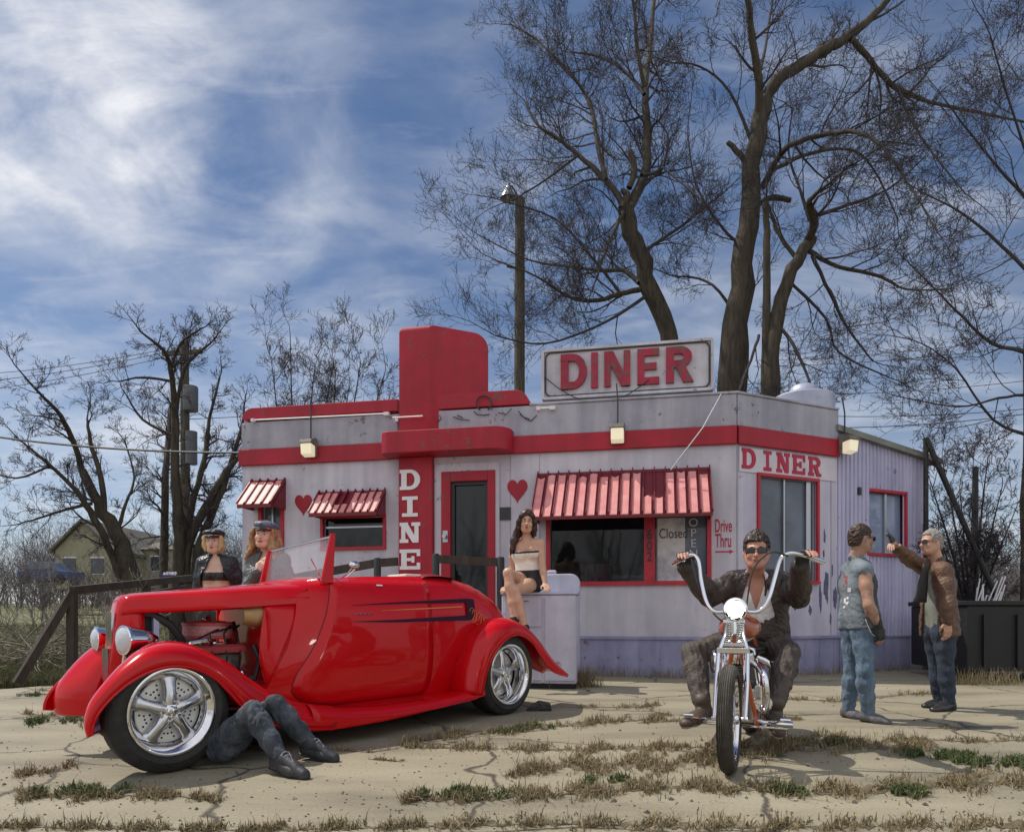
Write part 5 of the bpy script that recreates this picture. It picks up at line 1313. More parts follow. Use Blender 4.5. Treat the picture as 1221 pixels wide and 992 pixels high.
# engine: V twin
mb = MB(B); mb.box(-.11, .11, .62, .95, .20, .44); mb.build('crankcase', M_POL, bike, bevel=.03)
for y0, ty in ((.68, -.22), (.88, .22)):
    d = Vector((0, math.sin(ty), math.cos(ty))); c0 = Vector((0, y0, .42)); mb = MB()
    prof = []
    for i in range(12):
        h = .0+.016*i; prof += [(.055, h), (.088, h+.001), (.088, h+.006), (.055, h+.007)]
    mb.lathe(prof, B(c0), B(d)-B((0, 0, 0)), 24); cyl = mb.build('cylinder', mat('cylinder_fins', (.30, .28, .27), .4, .8), bike)
    mb = MB(); mb.lathe([(.09, .20), (.095, .22), (.085, .26), (.05, .285), (0, .29)], B(c0), B(d)-B((0, 0, 0)), 20); mb.build('rocker_cover', M_CHROME, cyl, smooth=True)
    mb = MB(B)
    for s_ in (.03, .055): mb.tube([c0+Vector((.11, s_*.5, -.02)), c0+d*.23+Vector((.075, s_*.5, 0))], .008, 6)
    mb.build('pushrod_tube', M_CHROME, cyl)
mb = MB(); mb.lathe([(0, .09), (.07, .085), (.082, .07), (.082, .02), (.075, .0), (0, 0)], B((-.10, .66, .60)), B((-1, -.35, 0))-B((0, 0, 0)), 28); mb.build('air_cleaner', M_CHROME, bike, smooth=True, angle=40)
mb = MB(B); mb.box(-.14, -.115, .64, 1.35, .22, .40); mb.build('primary_cover', M_CHROME, bike, bevel=.012)
mb = MB(B); mb.tube(smooth_path([(.08, .62, .60), (.15, .50, .55), (.17, .48, .42), (.16, .6, .27), (.16, 1.0, .22), (.16, 1.7, .23)]), .023, 10); mb.tube(smooth_path([(.08, .96, .62), (.17, .98, .56), (.18, 1.0, .40), (.17, 1.2, .31), (.17, 1.7, .31)]), .023, 10)
mb.build('exhaust_pipe', M_CHROME, bike, smooth=True)
mb = MB(); mb.lathe([(0, .03), (.05, .03), (.06, .02), (.06, -.08), (0, -.08)], B((.14, .60, .34)), B((.3, -1, 0))-B((0, 0, 0)), 20); mb.build('generator', M_CHROME, bike, smooth=True, angle=40)
# forward controls
for s_ in (-1, 1):
    mb = MB(B); mb.tube([(s_*.10, .55, .24), (s_*.17, .50, .235), (s_*.30, .48, .23)], .012, 8); mb.tube([(s_*.20, .49, .235), (s_*.25, .38, .26), (s_*.28, .36, .27)], .008, 6)
    pg = mb.build('foot_control', M_CHROME, bike, smooth=True)
    mb = MB(B); mb.tube([(s_*.20, .495, .232), (s_*.33, .48, .23)], .019, 10); mb.build('peg', M_CHROME, pg)
    mb = MB(B); mb.tube([(s_*.26, .36, .275), (s_*.32, .36, .275)], .012, 8); mb.build('pedal', M_CHROME, pg)
mb = MB(B); mb.bar((-.30, .52, .205), (.30, .50, .205), .03, .012); mb.box(.10, .17, .55, .70, .34, .46); mb.build('mount_plate', M_CHROME, bike, bevel=.003)
# kick stand and rear fender
mb = MB(B); mb.tube([(-.13, .8, .16), (-.22, .86, .012)], .011, 8); mb.tube([(-.22, .86, .012), (-.26, .84, .010)], .014, 6); mb.build('kick_stand', M_CHROME, bike)
rows = []
for i in range(15):
    a = R(-10+i*12); rows.append([B((x, 1.55-math.cos(a)*.34*-1*-1, .31+math.sin(a)*.345*(1-abs(x)*.6))) for x in (-.085, -.05, 0, .05, .085)])
mb = MB(); mb.grid(rows); mb.build('rear_fender', mat('tank_orange', (0,0,0)), bike, smooth=True, solid=.004)
# ================================================================== people
M_SKIN = mat('skin', (.52, .30, .21), .5, var=.08, vscale=14); M_SKINT = mat('tanned_skin', (.42, .22, .14), .5, var=.08, vscale=14); M_SKINP = mat('pale_skin', (.66, .43, .33), .5, var=.05, vscale=14)
def hair_cap(hu, m, front=.052, low=-.06, amp=.004, grow=0.0, freq=95, top=0, name='hair', fcut=.045):
    c = hu.J['head']; sc = hu.sc; f, u, r = hu.ff, hu.fu, hu.fs; P = lambda a, b, c_: c+(r*a+f*b+u*c_)*sc
    F = Field(c-Vector((.17,)*3), c+Vector((.17,)*3), .005); g = grow
    F.ell(P(0, -.014, .030+top*.4), ((.081+g)*sc, (.104+g)*sc, (.096+g+top)*sc), (r, f, u), .01)
    F.ell(P(0, -.055, -.03), ((.066+g)*sc, (.055+g)*sc, (.06)*sc), (r, f, u), .03)
    F.noise(amp, freq, 3, (1, 1, 1))
    F.rbox(P(0, fcut+.10, front-.105), (.125*sc, .10*sc, .105*sc), (r, f, u), .012, .012, 's')
    F.rbox(P(0, 0, low-.1), (.15*sc, .15*sc, .1*sc), (r, f, u), .01, .01, 's')
    for q in (-1, 1): F.rbox(P(.085*q, .005, -.02), (.022*sc, .026*sc, .045*sc), (r, f, u), .01, .01, 's')
    return F, P
def person(label, J, face, **k):
    keys = J.copy(); root = thing('person', label, 'person', Vector((((J['aL'][0]+J['aR'][0])/2), ((J['aL'][1]+J['aR'][1])/2), 0)))
    return root, Human(root, keys, face, **k)
def jj(**k): return {a: at(*b) for a, b in k.items()}
def trousers(h, m, g=.017, flare=.03, amp=.006, low=1.0, name='trousers', seed=1, waist=.10):
    F = h.field(['hL', 'hR', 'kL', 'kR', 'aL', 'aR'], .2)
    pel = (h.J['hL']+h.J['hR'])/2; sh = (h.J['sL']+h.J['sR'])/2; up = (sh-pel).normalized()
    for sd in 'LR':
        h.leg(F, sd, g, flare, .03, stop=low); F.cone(pel.lerp(h.J['h'+sd], .9), pel.lerp(h.J['h'+sd], .8)+up*waist, .105*h.sc+g, .098*h.sc*h.bulk+g, .04)
    F.noise(amp*.50, 22, seed, (1.5, 1.5, .45)); F.noise(amp*.30, 46, seed+5, (1.4, 1.4, .6))
    F.cut(pel+up*(waist+.02), up)
    for sd in 'LR': pass
    return F.build(name, m, h.root)
def shoes(h, m, g=.009, sole=None, top=.045):
    for sd in 'LR':
        F = h.field(['a'+sd, 't'+sd], .12, .005); h.foot(F, sd, g, top=top); o = F.build('shoe', m, h.root)
        A, T = h.J['a'+sd], h.J['t'+sd]; d = (T-A).normalized(); up = Vector(h.J.get('up'+sd, Vector((0, 0, 1)))); up = (up-d*up.dot(d)).normalized()
        F = h.field(['a'+sd, 't'+sd], .12, .005); a = A-up*.074*h.sc
        F.cone(a-d*.03, a+(T-A)*.5, .040*h.sc, .043*h.sc, .01, flat=(up, 3.2)); F.cone(a+(T-A)*.5, a+(T-A)*1.02, .045*h.sc, .033*h.sc, .01, flat=(up, 3.2)); F.build('sole', sole or M_BLK, o)
def body_of(h, m, legs=True, hands=None, feet=False, arms=True):
    F = h.field(m=.24); h.torso(F, 0); h.head(F)
    for sd in 'LR':
        sh = (h.J['sL']+h.J['sR'])/2; F.cone(sh.lerp(h.J['s'+sd], .5), h.J['s'+sd], .07*h.sc*(.85 if h.fem else 1), .056*h.sc*(.85 if h.fem else 1), .04)
        h.arm(F, sd); h.leg(F, sd); h.foot(F, sd)
    for sd, d, palm, curl in hands or (): h.hand(F, sd, d, palm, curl)
    return F.build('body', m, h.root)
def jacket(h, m, g=.022, ga=.02, hem=-.02, open_w=.05, amp=.006, sleeves=1.0, name='jacket', seed=2, openf=True, collar=True, stop=.93, bust=True, vtop=.5):
    F = h.field(m=.26); pel = (h.J['hL']+h.J['hR'])/2; sh = (h.J['sL']+h.J['sR'])/2; up = (sh-pel); upn = up.normalized()
    h.torso(F, g, bust)
    for sd in 'LR':
        hp = h.J['h'+sd]-pel; F.cone(pel+hp*.8+up*.2, pel+hp*.95+upn*hem, .108*h.sc*h.bulk+g, .105*h.sc*h.bulk+g, .04)
        F.cone(sh.lerp(h.J['s'+sd], .5), h.J['s'+sd], .075*h.sc*(.85 if h.fem else 1)+g*.6, .060*h.sc*(.85 if h.fem else 1)+g*.6, .04)
    F.noise(amp*.5, 22, seed, (.8, .8, 1.5)); F.noise(amp*.4, 55, seed+3)
    F.cut(pel+upn*(hem), -upn); F.cut(h.J['neck']+upn*.050+h.cf*.0, upn)
    fr_s = h.cf.cross(upn).normalized()
    if openf:      # open front, wider at the hem
        sl, X, Y, Z = F.sub(F.lo, F.lo+F.n*F.h); px, py, pz = X-sh.x, Y-sh.y, Z-sh.z
        a = np.abs(px*fr_s.x+py*fr_s.y+pz*fr_s.z); b = px*h.cf.x+py*h.cf.y+pz*h.cf.z; t = -(px*upn.x+py*upn.y+pz*upn.z)
        F.d = np.maximum(F.d, -np.maximum(a-open_w*(vtop+t/up.length), .02-b)).astype(np.float32)
    if sleeves:
        G = h.field(m=.26)
        for sd in 'LR': h.arm(G, sd, ga, stop, .035)
        G.noise(amp*.45, 26, seed+1); F.d = np.minimum(F.d, G.d)-np.clip(.03-np.abs(F.d-G.d), 0, None)**2/.12
    o = F.build(name, m, h.root)
    if collar:
        n = h.J['neck']
        F = Field(n-Vector((.22,)*3), n+Vector((.22,)*3), .005)
        for sd in (-1, 1):
            F.chain([n-h.cf*.06+upn*.015, n+fr_s*sd*.065*h.sc+upn*.01, n+fr_s*sd*.075*h.sc+h.cf*.07-upn*.05, n+fr_s*sd*.065*h.sc+h.cf*.105-upn*.14], [.02, .022, .026, .012], .02, flat=(fr_s, 1.7))
        F.build('collar', m, o)
    return o
def belt(h, y, m, g=.03, r=.011):
    pass

# --- man in denim vest ---------------------------------------------------
J = jj(head=(1027, 643, 6.18), neck=(1020, 667, 6.2), sR=(1030, 680, 6.03), sL=(1013, 680, 6.37), eR=(1036, 722, 5.93), wR=(1047, 746, 5.95), eL=(1016, 720, 6.45), wL=(1026, 745, 6.40),
       hR=(1031, 752, 6.10), hL=(1018, 752, 6.27), kR=(1031, 800, 6.02), kL=(1016, 800, 6.28), aR=(1035, 847, 6.05), aL=(1012, 844, 6.30), tR=(1058, 854.5, 5.93), tL=(1026, 849, 6.2))
for k_, z_ in (('aR', .085), ('aL', .085)): J[k_].z = z_
J['tR'].z = J['tL'].z = .07
p1, h = person('man in sleeveless denim vest and blue jeans standing sideways with a black glove', J, (.97, .10), chest=(.93, .36), sc=1.0)
bd = body_of(h, mat('tattooed_skin', (.40, .22, .15), .5, col2=(.20, .13, .11), vscale=16, lo=.5, hi=.62), hands=[('R', (.25, -.05, -1), (-.3, .9, 0), .45), ('L', (.2, 0, -1), (0, -1, 0), .4)])
h.face_bits(body=bd); h.sunglasses()
F, P = hair_cap(h, None, front=.050, amp=.006, freq=80, top=.010, grow=-.002, fcut=.055); F.build('hair', mat('dark_brown_hair', (.045, .022, .012), .55, var=.4, vscale=60), p1)
M_DENIM = mat('blue_denim', (.07, .115, .17), .85, col2=(.15, .21, .29), vscale=11, bump=.4, bscale=180, stretch=(1, 1, .5)); M_VEST = mat('vest_denim', (.09, .12, .14), .85, col2=(.24, .28, .31), vscale=5, bump=.4, bscale=150)
trousers(h, M_DENIM, g=.010, flare=.017, amp=.008)
vst = jacket(h, M_VEST, g=.020, sleeves=0, hem=.02, open_w=.03, name='vest', amp=.004)
F = h.field(m=.26); h.torso(F, .0265); upn = Vector((0, 0, 1)); hem_ = (h.J['hL']+h.J['hR'])/2
for sd in 'LR': hp = h.J['h'+sd]-hem_; F.cone(hem_+hp*.8+upn*.11, hem_+hp*.95+upn*.02, .1325, .1295, .04)
F.noise(.002, 22, 2, (.8, .8, 1.5)); F.cut(hem_+upn*.022, -upn); F.cut(h.J['neck']-upn*.03, upn); F.cut(hem_-h.cf*.055, -h.cf)
F.build('vest_front', mat('dark_vest_front', (.045, .05, .055), .7, var=.2, vscale=10), vst)
shoes(h, mat('grey_suede_shoe', (.12, .12, .13), .8, var=.3, vscale=30), g=.012)
# dark side panel of the vest and back patches
ctr = (J['sR']+J['sL'])/2; back = -h.cf; side = h.cf.cross(Vector((0, 0, 1)))
def patch(zr_, so, w_, hh, m, nm, arcs=False, bk=.152):
    base = Vector((ctr.x, ctr.y, J['neck'].z-zr_))+back*bk+side*so
    F = Field(base-Vector((.2,)*3), base+Vector((.2,)*3), .004); F.rbox(base, (w_, .02, hh), (side, back, Vector((0, 0, 1))), .006, 0); return F.build(nm, m, vst)
# glove and wrist
F = h.field(['wR'], .25, .005); h.hand(F, 'R', (.25, -.05, -1), (-.3, .9, 0), .45, g=.003, fmul=.62); F.cone(J['wR']+Vector((-.005, 0, .035)), J['wR'], .036, .034, .01); F.build('glove', M_BLK, p1)
mb = MB(); hr = J['hR']; pts = [hr+Vector((x, -.135-.02*math.sin(math.pi*i/10), .10-.11*math.sin(math.pi*i/10)-.05*i/10)) for i, x in enumerate(np.linspace(-.06, .06, 11))]
mb.tube(pts, .006, 6); mb.build('wallet_chain', M_CHROME, p1, smooth=True)

from mathutils.bvhtree import BVHTree
def decal(o, quads, m, name, lift=.004):
    tr = BVHTree.FromPolygons([v.co+wloc(o) for v in o.data.vertices], [list(p_.vertices) for p_ in o.data.polygons]); mb = MB(); cp = Vector((0, 0, CAMH))
    for q in quads:
        pts = []
        for x, y in q:
            d = (at(x, y, 6.0)-cp).normalized(); hit = tr.ray_cast(cp, d)
            if hit[0] is None: break
            pts.append(hit[0]+hit[1]*lift)
        if len(pts) == len(q): mb.prism(pts, tuple((cp-pts[0]).normalized()*-.003))
    if mb.v: mb.build(name, m, o)
q4 = lambda x, y, w_, h_, k=0: [(x-w_, y-h_+k), (x+w_, y-h_-k), (x+w_, y+h_-k), (x-w_, y+h_+k)]
decal(vst, [q4(1008.5, 688, 2, 1.6), q4(1009, 693, 1.4, 2.6), q4(1008, 699, 2, 1.4)], mat('patch_red', (.35, .05, .06), .8), 'patch_emblem')
decal(vst, [q4(1013, 703, 2, 2.6), q4(1008, 716, 1.2, 3), q4(1010.5, 719, 1.6, 1.4, .8), q4(1008.5, 723, 2.4, 1.2, 1.2), q4(1011, 713, 1.2, 1.4)], M_WHITE, 'patch_lettering')

# --- man in brown jacket -----------------------------------------------
J = jj(head=(1110, 647, 6.88), neck=(1117, 669, 6.9), sL=(1125, 681, 6.72), sR=(1109, 680, 7.04), eL=(1131, 718, 6.62), wL=(1130, 741, 6.60), eR=(1088, 669, 6.85), wR=(1069, 653, 6.66),
       hL=(1126, 754, 6.78), hR=(1115, 754, 6.98), kL=(1128, 800, 6.74), kR=(1117, 798, 7.0), aL=(1132, 838, 6.76), aR=(1119, 834, 7.02), tL=(1113, 842, 6.68), tR=(1103, 838, 6.95))
J['aL'].z = J['aR'].z = .085; J['tL'].z = J['tR'].z = .07
p2, h = person('grey-haired man in brown leather jacket aiming a pistol with his outstretched arm', J, (-.98, -.18), chest=(-.93, -.36), sc=1.0)
gd = (Vector(J['wR'])-Vector(J['eR'])).normalized()
bd = body_of(h, M_SKIN, hands=[('L', (.02, 0, -1), (0, 1, 0), .35), ('R', gd, (0, -.25, -1), .95)])
h.face_bits(body=bd); h.sunglasses(frame=mat('amber_frame', (.35, .10, .02), .3))
F, P = hair_cap(h, None, front=.072, amp=.004, freq=60, low=-.10, top=.006); F.build('hair', mat('grey_hair', (.36, .33, .30), .6, col2=(.16, .14, .12), vscale=50), p2)
M_BRN = mat('brown_leather', (.085, .042, .025), .48, col2=(.155, .080, .046), vscale=7, bump=.5, bscale=60); M_NAVY = mat('dark_navy_jeans', (.018, .026, .045), .85, col2=(.04, .055, .085), vscale=8, bump=.3, bscale=160)
trousers(h, M_NAVY, g=.010, flare=.015, amp=.007, seed=4)
F = h.field(['sL', 'sR', 'hL', 'hR'], .2); h.torso(F, .010); F.cut(h.J['neck']-Vector((0, 0, .03)), (0, 0, 1)); F.build('shirt', mat('grey_shirt', (.20, .21, .18), .85, var=.15, vscale=12), p2)
jk = jacket(h, M_BRN, g=.026, ga=.022, hem=-.03, open_w=.09, amp=.009, seed=9)
# the open front flap swinging forward
fl = at(1098, 700, 6.78); mb = MB(); 
rows = []
for i in range(9):
    t = i/8; rows.append([Vector(at(1106-2*t+j*-1.3*(1+2.0*t), 672+46*t, 6.76-.02*j+.02*math.sin(6*t+j))) for j in range(5)])
mb.grid(rows); mb.build('jacket_flap', mat('dark_lining', (.03, .03, .032), .6), jk, smooth=True, solid=.012)
shoes(h, mat('black_leather_shoe', (.03, .03, .032), .3), g=.008)
# pistol
gp = J['wR']+gd*.10+Vector((0, 0, .012)); gun = thing('pistol', 'small black pistol held out in the fist of the man in the brown jacket', 'gun', gp)
gs = gd.cross(Vector((0, 0, 1))).normalized(); gu = gs.cross(gd)
T = lambda p: gp+gd*p.x+gs*p.y+gu*p.z
mb = MB(T); mb.box(-.04, .11, -.011, .011, .028, .052); mb.build('slide', M_DARK, gun, bevel=.003)
mb = MB(T); mb.prism([(-.035, -.012, .027), (-.055, -.012, -.07), (-.012, -.012, -.075), (.005, -.012, .005), (.05, -.012, .01), (.05, -.012, .027)], (0, .024, 0)); mb.build('grip', M_DARK, gun, bevel=.003)
mb = MB(T); mb.tube([(.005, 0, .0), (.02, 0, -.02), (.042, 0, -.012), (.045, 0, .015)], .003, 5); mb.build('trigger_guard', M_DARK, gun)

# --- rider -------------------------------------------------------------------
J = jj(head=(902, 658, 4.98), neck=(901, 687, 5.12), sR=(873, 696, 5.14), sL=(932, 696, 5.10), eR=(847, 711, 4.99), wR=(838, 683, 4.80), eL=(952, 712, 4.92), wL=(951, 685, 4.70),
       hR=(885, 765, 5.27), hL=(918, 765, 5.24), kR=(826, 778, 5.05), kL=(940, 778, 4.98), aR=(838, 843, 4.78), aL=(924, 845, 4.72), tR=(817, 852, 4.58), tL=(930, 864, 4.54))
J['upR'] = Vector((-.35, -.25, 1)); J['upL'] = Vector((0, -.5, 1))
ups = {k: J.pop(k) for k in ('upR', 'upL')}
p3, h = person('man in open leather jacket, white shirt and sunglasses riding the chrome chopper', J, (-.33, -.94), chest=(-.35, -.93), sc=1.06, h=.006)
h.J.update({}); gripR = B(L_bar[-2]); gripL = B(R_bar[-2])
h.J['wR'] = gripR+Vector((.03, .075, -.035)); h.J['wL'] = gripL+Vector((-.02, .08, -.04))
hd = [('R', (gripR-h.J['wR'])+Vector((0, 0, .05)), (0, -.5, -1), .95), ('L', (gripL-h.J['wL'])+Vector((0, 0, .05)), (0, -.5, -1), .95)]
h.bulk = 1.04
lo_keys = dict(h.J)
bd = body_of(h, mat('rosy_skin', (.50, .25, .18), .5, var=.08, vscale=14), hands=hd); h.face_bits(body=bd, lips=(.35, .12, .1)); h.sunglasses()
F, P = hair_cap(h, None, front=.060, amp=.009, freq=75, top=.014, grow=.003); F.build('hair', mat('dark_hair', (.03, .018, .012), .5, var=.4, vscale=60), p3)
for sd, d_, pl_, cu in hd:
    F = h.field(['w'+sd], .25, .005); h.hand(F, sd, d_, pl_, cu, g=.003, fmul=.7); F.cone(h.J['w'+sd]-unit(d_)*.04, h.J['w'+sd], .038*1.0, .034, .01); F.build('glove', M_BLK, p3)
M_OLV = mat('worn_dark_trousers', (.055, .045, .040), .75, col2=(.10, .08, .07), vscale=6, bump=.5, bscale=50)
trousers(h, M_OLV, g=.016, flare=.020, amp=.010, seed=7, low=.88)
F = h.field(['sL', 'sR', 'hL', 'hR'], .2); h.torso(F, .010); h.bulk = 1.04; F.noise(.004, 30, 3)
upn = ((h.J['sL']+h.J['sR'])/2-(h.J['hL']+h.J['hR'])/2).normalized(); sh = (h.J['sL']+h.J['sR'])/2
sl, X, Y, Z = F.sub(F.lo, F.lo+F.n*F.h); px, py, pz = X-sh.x, Y-sh.y, Z-sh.z; fr_s = h.cf.cross(upn)
a = np.abs(px*fr_s.x+py*fr_s.y+pz*fr_s.z); b = px*h.cf.x+py*h.cf.y+pz*h.cf.z; t = px*upn.x+py*upn.y+pz*upn.z
F.d = np.maximum(F.d, -np.maximum(a-.055*np.clip((t+.17)/.2, 0, 2), -b+.02)).astype(np.float32); F.cut(h.J['neck']+upn*.0, upn)
shirt = F.build('shirt', mat('white_shirt', (.72, .70, .72), .8, var=.08, vscale=20), p3)
mb = MB(); n_ = h.J['neck']
for sd in (-1, 1):
    a0 = n_+fr_s*sd*.062+upn*.02; mb.add([a0-h.cf*.02, a0+h.cf*.07+upn*.02, a0+fr_s*sd*.03+h.cf*.10-upn*.09, a0+fr_s*sd*.055+h.cf*.04-upn*.03], [(0, 1, 2, 3)])
mb.build('shirt_collar', mat('white_shirt', (0, 0, 0)), shirt, solid=.008)
jacket(h, mat('dark_brown_leather', (.028, .020, .018), .5, col2=(.058, .042, .036), vscale=6, bump=.5, bscale=50), g=.03, ga=.026, hem=-.10, open_w=.12, amp=.010, seed=12, vtop=.62)
h.J['upR'] = ups['upR']; h.J['upL'] = ups['upL']
shoes(h, mat('brown_boot', (.075, .055, .04), .55, var=.3, vscale=20), g=.014, sole=mat('tan_sole', (.32, .24, .16), .8))

# --- blonde with cap -------------------------------------------------------
def full_cap(hu, root, m):
    c = hu.J['head']; sc = hu.sc; f, u, r = hu.ff, hu.fu, hu.fs; P = lambda a, b, c_: c+(r*a+f*b+u*c_)*sc
    F = Field(c-Vector((.2,)*3), c+Vector((.2,)*3), .005)
    F.ell(P(0, -.005, .085), (.105*sc, .118*sc, .040*sc), (r, f, u), .01); F.ell(P(0, -.012, .060), (.090*sc, .108*sc, .034*sc), (r, f, u), .02); F.noise(.003, 40, 8)
    F.rbox(P(0, 0, -.02), (.2, .2, .06), (r, f, u), .005, .004, 's'); o = F.build('cap', m, root)
    rows = []
    for i in range(9):
        a = R(-60+15*i); rows.append([P(math.sin(a)*(.082+.0*j), .0+math.cos(a)*(.098+.05*j*math.cos(a*.9)), .052-.014*j) for j in np.linspace(0, 1, 4)])
    mb = MB(); mb.grid(rows); mb.build('peak', M_BLKL, o, smooth=True, solid=.004)
    mb = MB(); mb.tube([P(math.sin(R(a))*.092, math.cos(R(a))*.110-.01, .056) for a in range(-75, 76, 15)], .004, 6); mb.build('cap_band', M_CHROME, o)
M_BLKL = mat('black_leather', (.018, .018, .022), .32, var=.3, vscale=8, bump=.5, bscale=40)
J = jj(head=(255, 646, 7.0), neck=(257, 665, 7.03), sR=(243, 672, 7.0), sL=(275, 672, 7.0), eR=(236, 707, 7.05), wR=(240, 730, 6.95), eL=(288, 703, 7.08), wL=(282, 727, 6.95),
       hR=(248, 733, 7.0), hL=(269, 733, 7.0), kR=(248, 786, 6.98), kL=(269, 786, 6.98), aR=(247, 832, 7.0), aL=(270, 832, 7.0), tR=(243, 838, 6.85), tL=(274, 838, 6.85))
J['aL'].z = J['aR'].z = .09; J['tL'].z = J['tR'].z = .07
p4, h = person('blonde woman in black cap, bra top and open black leather jacket behind the car bonnet', J, (.12, -.99), chest=(.10, -.99), fem=True, sc=1.0)
bd = body_of(h, M_SKINP, hands=[('R', (.2, -.1, -1), (1, 0, 0), .4), ('L', (-.2, -.1, -1), (-1, 0, 0), .4)]); h.face_bits(body=bd, lips=(.42, .02, .04), brow=(.2, .12, .06))
c = h.J['head']; M_BLOND = mat('blonde_hair', (.62, .45, .22), .5, col2=(.40, .27, .12), vscale=45, stretch=(3, 3, .6))
F, P = hair_cap(h, None, front=.075, low=-.30, amp=.003, grow=.004)
for q in (-1, 1):
    F.chain([P(.05*q, .03, .09), P(.078*q, .04, .03), P(.077*q, .04, -.04), P(.064*q, .045, -.085)], [.018, .020, .021, .014], .02); F.chain([P(.045*q, -.06, .04), P(.058*q, -.05, -.05), P(.04*q, -.04, -.09)], [.03, .033, .028], .02)
F.noise(.003, 80, 4, (1, 1, .3)); F.build('hair', M_BLOND, p4)
full_cap(h, p4, M_BLKL)
F = h.field(['sL', 'sR', 'hL', 'hR'], .2); h.torso(F, .006); zc_ = h.J['sL'].z-.125; F.cut((0, 0, zc_-.045), (0, 0, -1)); F.cut((0, 0, zc_+.035), (0, 0, 1)); F.build('bra_top', M_BLKL, p4)
jacket(h, M_BLKL, g=.028, ga=.024, hem=.03, open_w=.20, amp=.009, seed=21, vtop=.32)
mb = MB(); n_ = h.J['neck']; mb.lathe([(.047, .03), (.050, .03), (.050, .045), (.047, .045)], n_+Vector((0, -.01, .0)), (0, -.1, 1), 24, True); mb.build('choker', M_BLK, p4)
trousers(h, M_BLK, g=.012, flare=.012, waist=.02); shoes(h, M_BLK)

# --- curly haired woman ------------------------------------------------------
J = jj(head=(316, 638, 6.45), neck=(318, 661, 6.52), sR=(303, 671, 6.5), sL=(336, 668, 6.5), eR=(296, 702, 6.42), wR=(307, 682, 6.25), eL=(345, 701, 6.5), wL=(330, 722, 6.35),
       hR=(311, 727, 6.55), hL=(332, 727, 6.55), kR=(311, 785, 6.5), kL=(332, 785, 6.5), aR=(310, 838, 6.5), aL=(334, 838, 6.5), tR=(306, 846, 6.35), tL=(338, 846, 6.35))
J['aL'].z = J['aR'].z = .09; J['tL'].z = J['tR'].z = .07
p5, h = person('smiling woman with long brown curls, denim cap and open dark leather jacket by the windscreen', J, (-.08, -.99), up=(.12, 0, 1), chest=(-.12, -.99), fem=True, sc=1.03)
bd = body_of(h, M_SKINP, hands=[('R', (.5, -.1, .9), (.3, 1, 0), .5), ('L', (-.4, -.1, -1), (-1, 0, 0), .4)]); h.face_bits(body=bd, lips=(.40, .03, .04), brow=(.1, .06, .03), mouth_w=.027)
M_CURL = mat('light_brown_hair', (.24, .13, .06), .5, col2=(.46, .29, .14), vscale=30, stretch=(2, 2, .8))
F, P = hair_cap(h, None, front=.07, low=-.30, amp=.004, grow=.004); c = h.J['head']
F2 = Field(c-Vector((.3, .3, .42)), c+Vector((.3, .3, .2)), .006)
rnd = random.Random(8)
for q in (-1, 1):
    for k in range(9):
        x0 = .06+.012*k/2; pts = []; ph = rnd.uniform(0, 6.28); fb0 = rnd.uniform(-.07, .045)
        for i in range(9):
            t = i/8; pts.append(P(q*(x0+.035*t+.014*math.sin(ph+t*9)), fb0*(1-t*.2)+.012*math.cos(ph+t*9)-.01, .05-.30*t-rnd.uniform(0, .01)))
        F2.chain(pts, [.014, .018, .020, .021, .021, .020, .018, .015, .008], .012)
F2.noise(.002, 120, 2, (1, 1, .5)); hr_ = F.build('hair', M_CURL, p5); F2.build('curls', M_CURL, hr_)
full_cap(h, p5, mat('blue_leather_cap', (.10, .12, .17), .5, var=.3, vscale=12))
jacket(h, mat('grey_leather', (.07, .075, .075), .42, col2=(.13, .14, .135), vscale=8, bump=.6, bscale=45), g=.03, ga=.024, hem=.0, open_w=.11, amp=.011, seed=33, vtop=.45)
F = h.field(['sL', 'sR', 'hL', 'hR'], .2); h.torso(F, .006); zc_ = h.J['sL'].z-.16; F.cut((0, 0, zc_-.07), (0, 0, -1)); F.cut((0, 0, zc_+.03), (0, 0, 1)); F.build('bra_top', M_BLKL, p5)
trousers(h, M_BLK, g=.012, flare=.012, waist=.02); shoes(h, M_BLK)

# --- woman seated on the old stove ---------------------------------------------
J = jj(head=(628, 623, 8.7), neck=(628, 642, 8.76), sR=(613, 652, 8.83), sL=(644, 648, 8.70), eL=(647, 676, 8.62), wL=(650, 697, 8.52), eR=(611, 679, 8.90), wR=(604, 700, 8.86),
       hR=(625, 695, 8.85), hL=(638, 695, 8.78), kR=(606, 683, 8.42), kL=(614, 704, 8.38), aR=(613, 738, 8.33), aL=(626, 748, 8.30), tR=(610, 752, 8.2), tL=(625, 762, 8.18))
p6, h = person('dark-haired woman in white corset and black shorts sitting cross-legged on the old white stove', J, (.02, -1), up=(.06, 0, 1), chest=(-.12, -.99), fem=True, sc=1.16)
bd = body_of(h, mat('warm_skin', (.56, .33, .22), .42, var=.06, vscale=12), hands=[('L', (.15, -1, -.3), (0, -.2, -1), .25), ('R', (-.3, -1, -.2), (0, 0, -1), .25)]); h.face_bits(body=bd, lips=(.45, .05, .06), mouth_w=.02)
M_BLKH = mat('black_hair', (.018, .011, .010), .38, col2=(.06, .02, .018), vscale=30)
F, P = hair_cap(h, None, front=.066, low=-.32, amp=.003, grow=.006, top=.01)
for q in (-1, 1): F.chain([P(.02*q, .07, .095), P(.060*q, .062, .06), P(.084*q, .04, .0), P(.088*q, .02, -.07), P(.095*q, 0, -.15)], [.022, .024, .028, .030, .018], .02)
F.noise(.003, 70, 4, (1, 1, .3)); c = h.J['head']
hr_ = F.build('hair', M_BLKH, p6)
